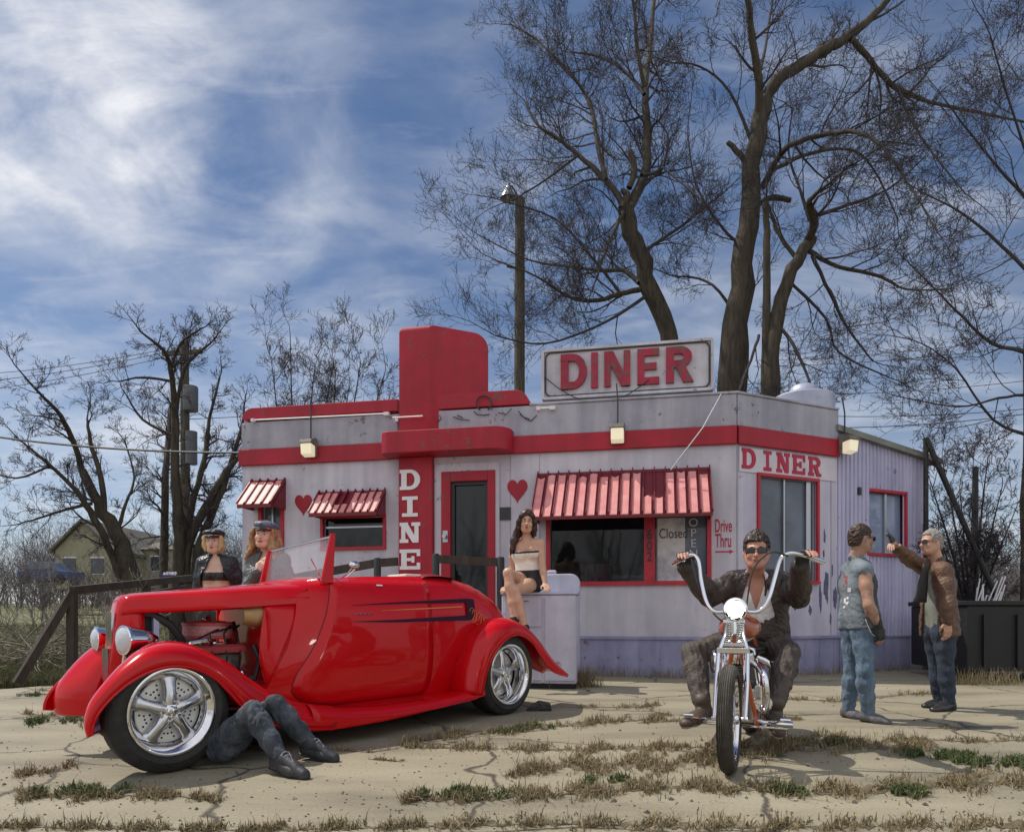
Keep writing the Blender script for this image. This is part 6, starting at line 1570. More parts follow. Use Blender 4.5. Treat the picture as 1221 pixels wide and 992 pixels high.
F = Field(c-Vector((.3, .3, .45)), c+Vector((.3, .3, .2)), .006); F.chain([P(.03, -.07, .02), P(.08, -.06, -.10), P(.12, -.05, -.20), P(.135, -.04, -.29), P(.15, -.05, -.35)], [.05, .055, .045, .03, .008], .02); F.chain([P(-.05, -.07, .0), P(-.075, -.05, -.08), P(-.07, -.05, -.17)], [.04, .04, .02], .02)
F.noise(.003, 60, 6, (1, 1, .35)); F.build('curls', M_BLKH, hr_)
upn = ((h.J['sL']+h.J['sR'])/2-(h.J['hL']+h.J['hR'])/2).normalized(); pel = (h.J['hL']+h.J['hR'])/2; sh = (h.J['sL']+h.J['sR'])/2
F = h.field(['sL', 'sR', 'hL', 'hR'], .22); h.torso(F, .012); F.cut(pel+upn*.16, -upn); F.cut(sh-upn*.075, upn); cor = F.build('corset', mat('white_satin', (.80, .76, .68), .35, var=.06, vscale=25), p6)
F = h.field(['sL', 'sR', 'hL', 'hR'], .22); h.torso(F, .015); F.cut(sh-upn*.095, -upn); F.cut(sh-upn*.070, upn); F.build('lace_trim', M_BLK, cor)
F = h.field(['sL', 'sR', 'hL', 'hR', 'kL', 'kR'], .22); h.torso(F, .012)
for sd in 'LR':
    H, K_ = h.J['h'+sd], h.J['k'+sd]; F.cone(H, H.lerp(K_, .16), .104, .098, .03)
F.cut(pel+upn*.165, upn); F.cut(pel.lerp((h.J['kL']+h.J['kR'])/2, .30), ((h.J['kL']+h.J['kR'])/2-pel)); F.build('shorts', M_BLK, p6)
F = h.field(['aL', 'tL'], .14, .005); h.foot(F, 'L', .006); F.build('shoe', M_BLK, p6); F = h.field(['aR', 'tR'], .14, .005); h.foot(F, 'R', .006); F.build('shoe', M_BLK, p6)

# --- man under the car ---------------------------------------------------------
J = jj(hR=(266, 893, 4.36), hL=(276, 888, 4.56), kR=(301, 847, 4.20), kL=(328, 839, 4.44), aR=(334, 900, 4.08), aL=(370, 886, 4.50), tR=(364, 922, 3.98), tL=(400, 902, 4.44))
hp = (J['hR']+J['hL'])/2; hp.z = .12; J['hR'].z = .125; J['hL'].z = .125
bdv = Vector((-.42, .80, 0)).normalized(); bsd = Vector((bdv.y, -bdv.x, 0))
sh = hp+bdv*.46; J['sL'] = sh+bsd*.17+Vector((0, 0, -.01)); J['sR'] = sh-bsd*.17+Vector((0, 0, -.01)); J['neck'] = sh+bdv*.08+Vector((0, 0, .0)); J['head'] = sh+bdv*.24+Vector((0, 0, .02))
J['eL'] = J['sL']-bdv*.24+bsd*.12-Vector((0, 0, .05)); J['eR'] = J['sR']-bdv*.24-bsd*.10-Vector((0, 0, .05)); J['wL'] = J['eL']+Vector((-.12, .12, .10)); J['wR'] = J['eR']+Vector((.05, .18, .10))
J['aR'].z = .10; J['aL'].z = .10; J['tR'].z = .065; J['tL'].z = .065
p7, h = person('mechanic in grey jeans and dark boots lying under the red roadster with his knees up', J, (0, 0, 1), up=tuple(bdv), chest=(0, 0, 1), sc=.96, bulk=.88, h=.006)
h.ff = Vector((0, 0, 1)); h.fu = bdv.copy(); h.fs = h.ff.cross(h.fu)
bd = body_of(h, M_SKIN, hands=[('L', (-.2, .3, .5), (0, 1, 0), .4), ('R', (.1, .4, .5), (0, 1, 0), .4)]); h.face_bits(body=bd)
F, P = hair_cap(h, None); F.build('hair', mat('dark_hair', (0, 0, 0)), p7)
M_GREYJ = mat('faded_grey_jeans', (.022, .028, .038), .85, col2=(.13, .15, .18), vscale=7, bump=.4, bscale=150, lo=.4, hi=.72)
trousers(h, M_GREYJ, g=.010, flare=.017, amp=.010, seed=14)
F = h.field(['sL', 'sR', 'hL', 'hR'], .22); h.torso(F, .014); F.noise(.004, 30, 5)
for sd in 'LR': h.arm(F, sd, .014, .4)
F.cut(h.J['neck']-bdv*.02, bdv); F.build('shirt', mat('dark_work_shirt', (.03, .035, .05), .9), p7)
shoes(h, mat('scuffed_black_boot', (.028, .030, .036), .5, var=.4, vscale=25), g=.007, top=.0)
for o_ in [c_ for c_ in p7.children if c_.name.startswith('shoe')]:
    pass
for sd in 'RL':
    A, T_ = h.J['a'+sd], h.J['t'+sd]; d = (T_-A); dn = d.normalized(); up = Vector((0, 0, 1)); up = (up-dn*up.dot(dn)).normalized(); lt_ = dn.cross(up)
    F = h.field(['a'+sd, 't'+sd, 'k'+sd], .14, .005); sh_ = (h.J['k'+sd]-A).normalized()
    F.cone(A-up*.02, A+sh_*.075, .047, .046, .02); F.cone(A+d*.15-up*.0, A+d*.62-up*.022, .040, .036, .02); F.cone(A+d*.75-up*.040, A+d*.98-up*.044, .042, .036, .015); b_ = F.build('boot_upper', MATS['scuffed_black_boot'], p7)
    mb = MB()
    for i in range(5):
        c_ = A+d*(.18+.11*i)+up*(.044-.0075*i*1.6); mb.tube([c_-lt_*.026-up*.006, c_+up*.002, c_+lt_*.026-up*.006], .0035, 5)
    mb.tube([A+d*.18-lt_*.026+up*.038, A+d*.62+lt_*.02+up*.012], .003, 5); mb.build('laces', mat('grey_laces', (.22, .23, .25), .8), b_)
# ================================================================== stove, railings, poles, bin
M_ENAM = wall_mat('old_enamel', (.58, .58, .70), (.40, .40, .50), vs=3)
sx0, sy0 = -.12, 8.55; s_o = Vector((sx0, sy0, 0))
st_ = thing('stove', 'old white enamel stove with rounded backsplash standing against the diner', 'stove', (.34, 8.9, 0))
sa = Vector((.985, -.17, 0)).normalized(); sb = Vector((.17, .985, 0)).normalized()
rt = at(687, 705, 8.62); o_ = Vector((rt.x, rt.y, 0))-sa*.92
T = lambda p: o_+sa*p.x+sb*p.y+Vector((0, 0, p.z))
zt = CAMH+(HOR-706)*8.7/850
mb = MB(T); mb.box(0, .92, 0, .62, .06, zt-.03); mb.build('cabinet', M_ENAM, st_, bevel=.025)
mb = MB(T); mb.box(-.01, .93, -.015, .62, zt-.028, zt); mb.build('cooktop', M_ENAM, st_, bevel=.012)
mb = MB(T); mb.box(.02, .90, .02, .6, 0, .058); mb.build('plinth', M_UNDER, st_)
r_ = .12; pr = [(.0, zt+.002)]+[(.0+r_-r_*math.cos(R(a)), zt+.25-r_+r_*math.sin(R(a))) for a in range(0, 91, 15)]+[(.925-r_+r_*math.sin(R(a)), zt+.25-r_+r_*math.cos(R(a))) for a in range(0, 91, 15)]+[(.925, zt+.002)]
mb = MB(T); mb.prism([(x, .50, z) for x, z in pr], (0, .12, 0)); mb.build('backsplash', M_ENAM, st_, bevel=.015)
mb = MB(T); mb.box(.50, .62, .53, .59, zt+.251, zt+.30); mb.build('clock_cap', M_ENAM, st_, bevel=.02)
for x0, x1, z0, z1 in ((.04, .50, zt-.42, zt-.06), (.04, .50, .1, zt-.46), (.54, .90, .1, zt-.06)):
    mb = MB(T); mb.box(x0, x1, -.018, -.001, z0, z1); dr_ = mb.build('oven_door', M_ENAM, st_, bevel=.008)
    if z1 > .8 and x0 < .3: mb = MB(T); mb.tube([(x0+.12, -.019, z1-.05), (x0+.12, -.05, z1-.05), (x0+.30, -.05, z1-.045), (x0+.30, -.019, z1-.05)], .007, 6); mb.build('handle', M_CHROME, dr_)

M_WOODD = mat('weathered_rail', (.045, .035, .028), .85, var=.4, vscale=9, bump=.5, bscale=30, stretch=(1, 1, .3))
# railing left of the diner
ra = thing('ramp_railing', 'long dark timber railing sloping down to the ground left of the roadster', 'railing', at(88, 800, 10))
def gz(px, Y, z): return Vector(((px-CX)*Y/FOC, Y, z))
A = at(86, 704, 8.6); Bq = at(228, 689, 11.6); E0 = at(36, 800, 8.4); E0.z = 0.18
mb = MB(); mb.bar(A, Bq, .07, .10); mb.build('rail', M_WOODD, ra); mb = MB(); mb.bar(A-Vector((0, 0, .02)), at(20, 815, 8.1), .07, .09); mb.build('rail', M_WOODD, ra)
mb = MB(); A2 = at(168, 700, 10.2); mb.bar(A2-Vector((0, 0, .12)), at(240, 697, 11.9), .05, .08); mb.build('rail', M_WOODD, ra)
for p in (A, A.lerp(Bq, .55), Bq, at(160, 770, 10.1)):
    q = Vector((p.x, p.y, p.z)); mb = MB(); z1 = max(.9, q.z-.04); mb.bar((q.x, q.y, 0), (q.x, q.y, z1 if p != A else q.z-.05), .09, .09, up=(0, 1, 0)); mb.build('post', M_WOODD, ra)
# porch railing in front of the door
rb = thing('porch_railing', 'dark post and rail fence along the porch between the roadster and the diner door', 'railing', at(520, 790, 9.8))
posts = [(450, 665, 9.7), (519.5, 660, 9.5), (597, 664, 9.35)]
tops = []
for px, py, Y in posts:
    p = at(px, py, Y); tops.append(p); mb = MB(); mb.tube([(p.x, p.y, 0), (p.x, p.y, p.z-.02), (p.x, p.y, p.z)], [.05, .05, .04], 12); mb.build('post', mat('black_post', (.02, .02, .022), .6), rb, smooth=True, angle=40)
ext = at(340, 685, 10.3)
for a, b in ((ext, tops[0]), (tops[0], tops[0].lerp(tops[1], .36)), (tops[1], tops[2])):
    mb = MB(); o2 = Vector((0, 0, -.07)); mb.bar(a.lerp(b, .02)+o2, a.lerp(b, .98)+o2, .05, .11); mb.build('rail', M_WOODD, rb)
pe = ext; mb = MB(); mb.tube([(pe.x, pe.y, 0), (pe.x, pe.y, pe.z)], .05, 12); mb.build('post', MATS['black_post'], rb)

# street lamp behind the diner
M_POLE = mat('weathered_pole', (.13, .11, .075), .9, col2=(.06, .05, .035), vscale=6, bump=.6, bscale=30, stretch=(3, 3, .25))
Yp = 19.0; p0 = at(618.5, 470, Yp); pt = at(620, 237, Yp); lp = thing('street_lamp', 'tall timber pole with a conical tin lamp shade rising behind the diner', 'street lamp', (p0.x, Yp, 0))
mb = MB(); mb.tube([(p0.x, Yp, 0), (pt.x, Yp, pt.z)], [.17, .13], 14); mb.build('pole', M_POLE, lp, smooth=True, angle=50)
lc = at(606, 232, Yp); mb = MB(); mb.lathe([(0, .30), (.05, .30), (.06, .18), (.10, .12), (.22, -.10), (.225, -.12)], lc, (0, 0, 1), 24); mb.build('lamp_shade', mat('tin', (.45, .48, .52), .35, .7), lp, smooth=True, solid=.006)
mb = MB(); mb.tube([(lc.x, Yp, lc.z+.2), (lc.x+.1, Yp, lc.z+.22), (pt.x, Yp, pt.z-.05)], .025, 8); mb.build('arm', M_DARK, lp)
mb = MB(); mb.ball((lc.x, Yp, lc.z-.06), .07); mb.build('bulb', mat('dull_bulb', (.6, .6, .55), .3), lp)
mb = MB(); mb.tube([(lc.x-.02, Yp, lc.z+.28), (lc.x-.22, Yp, lc.z+.62)], .008, 4); mb.tube([(lc.x, Yp, lc.z+.28), (lc.x+.02, Yp, lc.z+.7)], .008, 4); mb.build('lightning_rod', M_DARK, lp); mb = MB(); mb.tube([(pt.x-.12, Yp-.1, pt.z-1.9), (pt.x-.35, Yp-.1, pt.z-1.85)], .03, 6); mb.build('bracket', M_DARK, lp)
# utility pole left
Yu = 22.0; u0 = at(222, 690, Yu); u1 = at(220, 408, Yu); up_ = thing('utility_pole', 'utility pole with crossarm and grey transformer among the left trees', 'utility pole', (u0.x, Yu, 0))
mb = MB(); mb.tube([(u0.x, Yu, 0), (u1.x, Yu, u1.z)], [.17, .12], 12); mb.build('pole', M_POLE, up_, smooth=True)
ca = at(196, 424, Yu); cb = at(243, 421, Yu); mb = MB(); mb.bar((ca.x, Yu-.13, ca.z), (cb.x, Yu-.13, cb.z), .1, .12); mb.build('crossarm', M_POLE, up_)
for px in (198, 210, 234, 241): q = at(px, 421, Yu); mb = MB(); mb.lathe([(.03, -.03), (.035, .05), (.05, .08), (.03, .12), (0, .13)], (q.x, Yu-.13, q.z+.02), (0, 0, 1), 10); mb.build('insulator', mat('insulator', (.2, .2, .22), .3), up_)
tq = at(229, 476, Yu); mb = MB(); mb.lathe([(0, -.42), (.2, -.4), (.22, -.36), (.22, .32), (.2, .36), (0, .4)], (tq.x, Yu-.1, tq.z), (0, 0, 1), 20); mb.build('transformer', mat('transformer_grey', (.10, .10, .12), .5), up_, smooth=True, angle=40)
tq = at(230, 535, Yu); mb = MB(); mb.lathe([(0, -.5), (.17, -.5), (.17, .5), (0, .5)], (tq.x, Yu-.1, tq.z), (0, 0, 1), 16); mb.build('service_box', mat('transformer_grey', (0, 0, 0)), up_, smooth=True, angle=40)
# wires
M_WIRE = mat('wire', (.015, .015, .018), .6)
def wire(pts, r_, sag, label, group='overhead power lines'):
    mb = MB(); a, b = [Vector(p) for p in pts]; n = 16; mb.tube([a.lerp(b, i/n)-Vector((0, 0, sag*4*(i/n)*(1-i/n))) for i in range(n+1)], r_, 5)
    tag(mb.build('power_line', M_WIRE, loc=a), label, 'wire', group)
for i, (pl, pr) in enumerate((((-60, 448), (198, 416)), ((-60, 458), (210, 417)), ((-60, 470), (234, 417)))):
    wire([at(*pl, 24), at(*pr, Yu)], .012, .15, ('top', 'middle', 'lowest')[i]+' of the three thin power lines left of the utility pole crossarm')
wire([at(-60, 512, 15), at(291, 540, 11.9)], .02, .12, 'thick black cable running from the left to the end wall of the diner', 'cables')
wire([at(222, 500, Yu), at(600, 470, 24)], .012, .1, 'thin cable between the utility pole and the street lamp pole', 'cables')
for i, (y0, y1, Y) in enumerate(((430, 398, 30), (437, 409, 30), (470, 452, 26), (492, 487, 22), (508, 490, 20))):
    wire([at(900, y0, Y), at(1300, y1-8, Y-2)], .011, .25, ('highest', 'second highest', 'middle', 'second lowest', 'lowest')[i]+' of the five power lines over the annex roof')

# bin at the right
M_BIN = mat('bin_black', (.010, .010, .011), .6, var=.3, vscale=4)
bn = thing('dumpster', 'large black steel dumpster at the right end of the annex', 'dumpster', at(1180, 800, 9.4))
b0 = at(1134, 722, 9.9); mb = MB(); mb.box(b0.x, b0.x+2.2, 9.55, 10.9, .14, CAMH+(HOR-722)*9.9/850); mb.build('bin', M_BIN, bn, bevel=.02)
mb = MB(); mb.box(b0.x-.03, b0.x+2.23, 9.52, 10.93, CAMH+(HOR-722)*9.9/850+.002, CAMH+(HOR-719)*9.9/850+.03); mb.build('rim', M_BIN, bn, bevel=.01)
for i in range(5): mb = MB(); x = b0.x+.2+.45*i; mb.box(x, x+.06, 9.51, 9.549, .2, .9); mb.build('rib', M_BIN, bn)
for x in (b0.x+.2, b0.x+1.9): mb = MB(); mb.box(x, x+.15, 9.7, 10.7, .0, .138); mb.build('skid', M_BIN, bn)
# slanted pole and upright post
M_IRONP = mat('black_iron', (.02, .02, .022), .6)
mb = MB(); a = at(1104, 522, 11.6); b = at(1188, 712, 11.6); mb.tube([a, b], .045, 8); o = tag(mb.build('leaning_pole', M_IRONP, loc=(b.x, b.y, 0)), 'black iron pole leaning down to the right from the annex roof corner', 'pole')
mb = MB(); a = at(1104, 522, 11.65); mb.tube([(a.x, a.y, 0), a], .04, 8); mb.tube([a+Vector((0, 0, -.35)), a+Vector((.32, 0, -.55))], .03, 8); tag(mb.build('iron_post', M_IRONP, loc=(a.x, a.y, 0)), 'upright black iron post standing against the end of the annex', 'post')
mb = MB(); a = at(1163, 557, 13); mb.tube([(a.x, a.y, 0), a], .05, 8); tag(mb.build('iron_post', M_IRONP, loc=(a.x, a.y, 0)), 'lone dark post rising behind the black dumpster', 'post')
# white broken lattice behind the dumpster
lt = thing('broken_lattice', 'pile of broken white slats behind the black dumpster', 'lattice', at(1168, 730, 11.5)); rnd = random.Random(3)
for i in range(12):
    a = at(1156+i*2.6, 721, 11.4+rnd.uniform(-.1, .1)); a.z -= .3; b = a+Vector((rnd.uniform(.05, .35), rnd.uniform(-.1, .1), rnd.uniform(.40, .78))); mb = MB(); mb.bar(a, b, .016, .012, up=(0, 1, 0)); mb.build('slat', M_WHITE, lt)
# small crate of papers on the railing end
cq = at(209, 688, 11.2); bx_ = thing('crate', 'small blue crate of white papers at the far end of the ramp railing', 'crate', cq)
mb = MB(); mb.box(cq.x-.20, cq.x+.02, 11.1, 11.3, cq.z-.02, cq.z+.03); mb.build('tray', mat('navy_box', (.03, .03, .10), .6), bx_)
for i in range(5): mb = MB(); x = cq.x-.18+i*.042; mb.bar((x, 11.2+.01*(i % 3), cq.z+.032), (x+.02, 11.2, cq.z+.075+rnd.uniform(-.02, .01)), .035, .008, up=(0, 1, 0)); mb.build('paper', M_WHITE, bx_)

# far houses and parked blue car
M_HOUSE = mat('pale_yellow_siding', (.27, .25, .17), .8, var=.15, vscale=2); M_HROOF = mat('shingle_roof', (.13, .12, .10), .9, var=.3, vscale=6)
def house(px0, px1, py_e, py_r, py_b, Y, dep, label, gable_front=True, mw=M_HOUSE):
    a, b = at(px0, py_e, Y), at(px1, py_e, Y); zr_ = at(px0, py_r, Y).z; zb_ = at(px0, py_b, Y).z-.4; x0, x1, ze = a.x, b.x, a.z
    hh = thing('house', label, 'house', ((x0+x1)/2, Y, zb_))
    mb = MB()
    if gable_front:
        mb.prism([(x0, Y, zb_), (x1, Y, zb_), (x1, Y, ze), ((x0+x1)/2, Y, zr_), (x0, Y, ze)], (0, dep, 0)); mb.build('wall', mw, hh)
        for s_ in (0, 1):
            e = (x0-.3, ze-.2) if s_ == 0 else (x1+.3, ze-.2); mb = MB(); mb.prism([(e[0], Y-.3, e[1]), ((x0+x1)/2, Y-.3, zr_+.02), ((x0+x1)/2, Y-.3, zr_+.2), (e[0], Y-.3, e[1]+.18)], (0, dep+.6, 0)); mb.build('roof', M_HROOF, hh)
    else:
        mb.box(x0, x1, Y, Y+dep, zb_, ze); mb.build('wall', mw, hh); mb = MB(); mb.prism([(x0-.3, Y-.3, ze), (x0-.3, Y+dep+.3, ze), (x0-.3, Y+dep/2, zr_)], (x1-x0+.6, 0, 0)); mb.build('roof', M_HROOF, hh)
    n = max(2, int((x1-x0)/2.2))
    for i in range(n):
        xc = x0+(x1-x0)*(i+.5)/n; mb = MB(); mb.box(xc-.4, xc+.4, Y-.05, Y-.01, ze-1.5, ze-.5); w__ = mb.build('window', mat('house_window', (.05, .06, .07), .2), hh)
        mb = MB(); mb.box(xc-.46, xc+.46, Y-.03, Y-.008, ze-1.56, ze-1.502); mb.box(xc-.46, xc+.46, Y-.03, Y-.008, ze-.498, ze-.44); mb.build('frame', M_WHITE, w__)
house(66, 133, 656, 622, 694, 46, 9, 'small pale yellow gabled house far behind the leaning left tree', True)
house(134, 205, 655, 640, 694, 50, 8, 'low pale house with a long roof between the two groups of left trees', False)
fc = at(50, 688, 40); pc = thing('parked_car', 'small blue car parked far off at the left edge beside the yellow house', 'car', (fc.x, fc.y, at(50, 696, 40).z))
z0 = at(50, 697, 40).z; mb = MB(); mb.prism([(fc.x-1.5, 40, z0+.3), (fc.x+1.5, 40, z0+.3), (fc.x+1.5, 40, z0+.75), (fc.x+.8, 40, z0+.85), (fc.x-1.4, 40, z0+.8)], (0, 1.6, 0)); mb.build('body', mat('car_blue', (.02, .04, .14), .3), pc, bevel=.08)
mb = MB(); mb.prism([(fc.x-1.1, 40.12, z0+.81), (fc.x+.7, 40.12, z0+.85), (fc.x+.35, 40.12, z0+1.3), (fc.x-.8, 40.12, z0+1.3)], (0, 1.36, 0)); mb.build('cabin', M_GLASSL, pc, bevel=.05)
for x in (-.95, .95):
    for y in (40.0, 41.5): mb = MB(); mb.lathe([(0, 0), (.3, 0), (.3, .18), (0, .18)], (fc.x+x, y-.06, z0+.3), (0, 1, 0), 18); mb.build('wheel', M_TYRE, pc)
# ================================================================== bare trees
class Twigs:
    def __init__(s): s.v = []; s.f = []
    def tube(s, P, Rr, n):
        o = len(s.v); m = len(P); pu = None
        for i in range(m):
            a = P[max(i-1, 0)]; b = P[min(i+1, m-1)]; dx, dy, dz = b[0]-a[0], b[1]-a[1], b[2]-a[2]
            l = math.sqrt(dx*dx+dy*dy+dz*dz)+1e-9; dx, dy, dz = dx/l, dy/l, dz/l
            if pu is not None:
                q = pu[0]*dx+pu[1]*dy+pu[2]*dz; ux, uy, uz = pu[0]-dx*q, pu[1]-dy*q, pu[2]-dz*q
            elif abs(dz) < .9: ux, uy, uz = dy, -dx, 0.0
            else: ux, uy, uz = 0.0, dz, -dy
            l = math.sqrt(ux*ux+uy*uy+uz*uz)+1e-9; ux, uy, uz = ux/l, uy/l, uz/l; pu = (ux, uy, uz)
            wx, wy, wz = dy*uz-dz*uy, dz*ux-dx*uz, dx*uy-dy*ux; r = Rr[i]; p = P[i]
            for k in range(n):
                c, q = math.cos(6.28318*k/n)*r, math.sin(6.28318*k/n)*r
                s.v.append((p[0]+ux*c+wx*q, p[1]+uy*c+wy*q, p[2]+uz*c+wz*q))
        for i in range(m-1):
            for k in range(n):
                s.f.append((o+i*n+k, o+i*n+(k+1) % n, o+(i+1)*n+(k+1) % n, o+(i+1)*n+k))
    def build(s, name, m, parent=None, smooth=True, loc=(0, 0, 0)):
        base = wloc(parent) if parent else Vector(loc)
        V_ = np.array(s.v, np.float32)-np.array(tuple(base), np.float32); me = bpy.data.meshes.new(name); Q = np.array(s.f, np.int32)
        me.vertices.add(len(V_)); me.vertices.foreach_set('co', V_.ravel()); me.loops.add(Q.size); me.loops.foreach_set('vertex_index', Q.ravel())
        me.polygons.add(len(Q)); me.polygons.foreach_set('loop_start', np.arange(0, Q.size, 4, dtype=np.int32))
        me.polygons.foreach_set('use_smooth', np.full(len(Q), smooth)); me.update(calc_edges=True); me.materials.append(m)
        o = bpy.data.objects.new(name, me); C.objects.link(o)
        if parent: o.parent = parent
        else: o.location = base
        return o
def vadd(a, b, k=1.0): return (a[0]+b[0]*k, a[1]+b[1]*k, a[2]+b[2]*k)
def vn(a):
    l = math.sqrt(a[0]**2+a[1]**2+a[2]**2)+1e-9; return (a[0]/l, a[1]/l, a[2]/l)
def grow(T, p, d, L, r, lvl, rn, droop=0.0, kids=(0, 6, 6, 5), ang=(0, .75, .8, .8), wob=.20, rmin=.004):
    n = (5, 5, 4, 3, 3)[min(lvl, 4)]; P = [p]; Rr = [r]; D = [d]
    for i in range(n):
        d = vn((d[0]+rn.gauss(0, wob), d[1]+rn.gauss(0, wob*.8), d[2]+rn.gauss(0, wob)+(.10-droop if lvl > 1 else .05-droop*.5)))
        p = vadd(p, d, L/n); P.append(p); D.append(d); Rr.append(max(rmin*.75, r*(1-.8*(i+1)/n)))
    T.tube(P, Rr, 5 if r > .03 else 3)
    if lvl >= 4 or kids[min(lvl, 3)] == 0: return
    k = kids[lvl]
    for j in range(k):
        t = .18+.82*(j+rn.random())/k; i = min(n-1, int(t*n)); f = t*n-i
        q = tuple(P[i][a]+(P[i+1][a]-P[i][a])*f for a in range(3)); dd = D[i+1]
        a = rn.uniform(.5, 1.15)*ang[lvl]*1.15; ax = vn((rn.gauss(0, 1), rn.gauss(0, 1), rn.gauss(0, 1)))
        cx_ = (dd[1]*ax[2]-dd[2]*ax[1], dd[2]*ax[0]-dd[0]*ax[2], dd[0]*ax[1]-dd[1]*ax[0]); cx_ = vn(cx_)
        nd = vn(tuple(dd[b]*math.cos(a)+cx_[b]*math.sin(a) for b in range(3)))
        grow(T, q, nd, L*rn.uniform(.42, .68)*(1.1-.35*t), max(rmin, Rr[i]*rn.uniform(.45, .62)), lvl+1, rn, droop, kids, ang, wob, rmin)
M_BARK = mat('bark', (.030, .023, .016), .95, col2=(.085, .066, .044), vscale=5, bump=1, bscale=14, stretch=(3, 3, .45))
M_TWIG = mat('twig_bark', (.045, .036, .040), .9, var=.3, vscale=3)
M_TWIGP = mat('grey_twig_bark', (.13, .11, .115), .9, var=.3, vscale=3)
def tree(label, Y, trunk, limbs, seed=1, kids=(5, 5, 5, 4), blen=1.9, droop=0.0, bare=(), group=None, mtw=M_TWIG, density=1.0, rmin=.0045, dspread=1.2, wmul=.78, cat='tree', name='bare_tree'):
    rn = random.Random(seed); k = Y/FOC
    base = at(trunk[0][0], trunk[0][1], Y); base.z = 0
    root = thing(name, label, cat, base, group)
    Tm = Twigs(); Tc = Twigs()
    def path(pts, y0=Y, ydir=0.0, jit=.0):
        out = []; Rr = []; P = []
        for i, q in enumerate(pts):
            yy = y0+ydir*i; v = at(q[0], q[1], yy); out.append(tuple(v)); Rr.append(max(.006, q[2]*.5*wmul*yy/FOC))
        S = []; SR = []
        for i in range(len(out)-1):
            p0, p1, p2, p3 = out[max(i-1, 0)], out[i], out[i+1], out[min(i+2, len(out)-1)]
            for j in range(4):
                f = j/4; S.append(tuple(.5*((2*p1[a])+(-p0[a]+p2[a])*f+(2*p0[a]-5*p1[a]+4*p2[a]-p3[a])*f*f+(-p0[a]+3*p1[a]-3*p2[a]+p3[a])*f**3)+rn.gauss(0, Rr[i]*.12) for a in range(3))); SR.append((Rr[i]+(Rr[i+1]-Rr[i])*f)*rn.uniform(.93, 1.07))
        S.append(out[-1]); SR.append(Rr[-1]); return S, SR
    pt, rt = path(trunk); pt[0] = (pt[0][0], pt[0][1], -.05); Tm.tube(pt, rt, 10)
    for li, lb in enumerate(limbs):
        yd = rn.uniform(-dspread, dspread)*.5 if li not in bare else 0
        S, SR = path(lb, Y, yd); (Tm if SR[0] > .05 else Tc).tube(S, SR, 7)
        if li in bare: continue
        ln = sum(math.dist(S[i], S[i+1]) for i in range(len(S)-1)); nb = max(2, int(ln*2.3*density))
        for j in range(nb):
            t = .15+.85*(j+rn.random())/nb; i = min(len(S)-2, int(t*(len(S)-1))); d = vn(tuple(S[i+1][a]-S[i][a] for a in range(3)))
            ax = vn((rn.gauss(0, 1), rn.gauss(0, 1), rn.gauss(0, 1))); c_ = vn((d[1]*ax[2]-d[2]*ax[1], d[2]*ax[0]-d[0]*ax[2], d[0]*ax[1]-d[1]*ax[0]))
            a = rn.uniform(.4, 1.2); nd = vn(tuple(d[b]*math.cos(a)+c_[b]*math.sin(a) for b in range(3)))
            grow(Tc, S[i], nd, blen*rn.uniform(.6, 1.15)*(1.15-.5*t), max(.009, min(.035, SR[i]*.5)), 1, rn, droop, kids, rmin=rmin)
        e = vn(tuple(S[-1][a]-S[-3][a] for a in range(3))); grow(Tc, S[-1], e, blen*.9, max(.009, SR[-1]), 1, rn, droop, kids, rmin=rmin)
    Tm.build('trunk', M_BARK, root); Tc.build('crown', mtw, root)
    return root
tree('leaning bare tree with a broken stub rising behind the roof sign', 17,
     [(852, 776, 34), (835, 560, 31), (803, 420, 27), (777, 345, 26), (758, 290, 26), (746, 248, 25)],
     [[(748, 252, 16), (762, 225, 15), (771, 198, 14), (771, 150, 13), (769, 100, 11), (775, 60, 8), (780, 0, 6), (782, -50, 4)],
      [(750, 225, 9), (757, 203, 10), (751, 180, 8)], [(742, 250, 12), (748, 235, 11), (742, 226, 7)],
      [(769, 105, 7), (760, 60, 6), (757, 20, 5), (750, -30, 3)], [(768, 112, 6), (745, 85, 5), (715, 68, 4), (680, 62, 2)],
      [(745, 248, 10), (722, 215, 9), (690, 185, 7), (665, 165, 6), (640, 148, 4), (625, 120, 2)],
      [(722, 215, 7), (712, 170, 7), (705, 130, 6), (690, 100, 5), (668, 75, 4), (640, 48, 3), (610, 30, 2)],
      [(766, 345, 9), (740, 350, 8), (715, 358, 7), (680, 355, 5), (640, 330, 3), (590, 310, 2)],
      [(762, 338, 8), (745, 323, 7), (715, 322, 6), (680, 318, 4), (630, 310, 2.5), (570, 280, 1.5)],
      [(745, 250, 7), (735, 270, 6), (722, 300, 4), (712, 330, 3)], [(768, 300, 6), (790, 285, 5), (815, 268, 4), (850, 240, 2.5)],
      [(765, 210, 6), (790, 200, 4), (797, 165, 3)], [(790, 200, 3), (820, 225, 3), (850, 250, 2)],
      [(775, 350, 6), (720, 385, 4), (650, 410, 3), (590, 400, 2)], [(690, 185, 4), (650, 215, 3), (610, 240, 2)], [(740, 350, 5), (700, 300, 4), (660, 260, 3), (600, 240, 2)]],
     seed=3, bare=(1, 2), blen=1.75, density=1.3, kids=(5, 6, 5, 4))
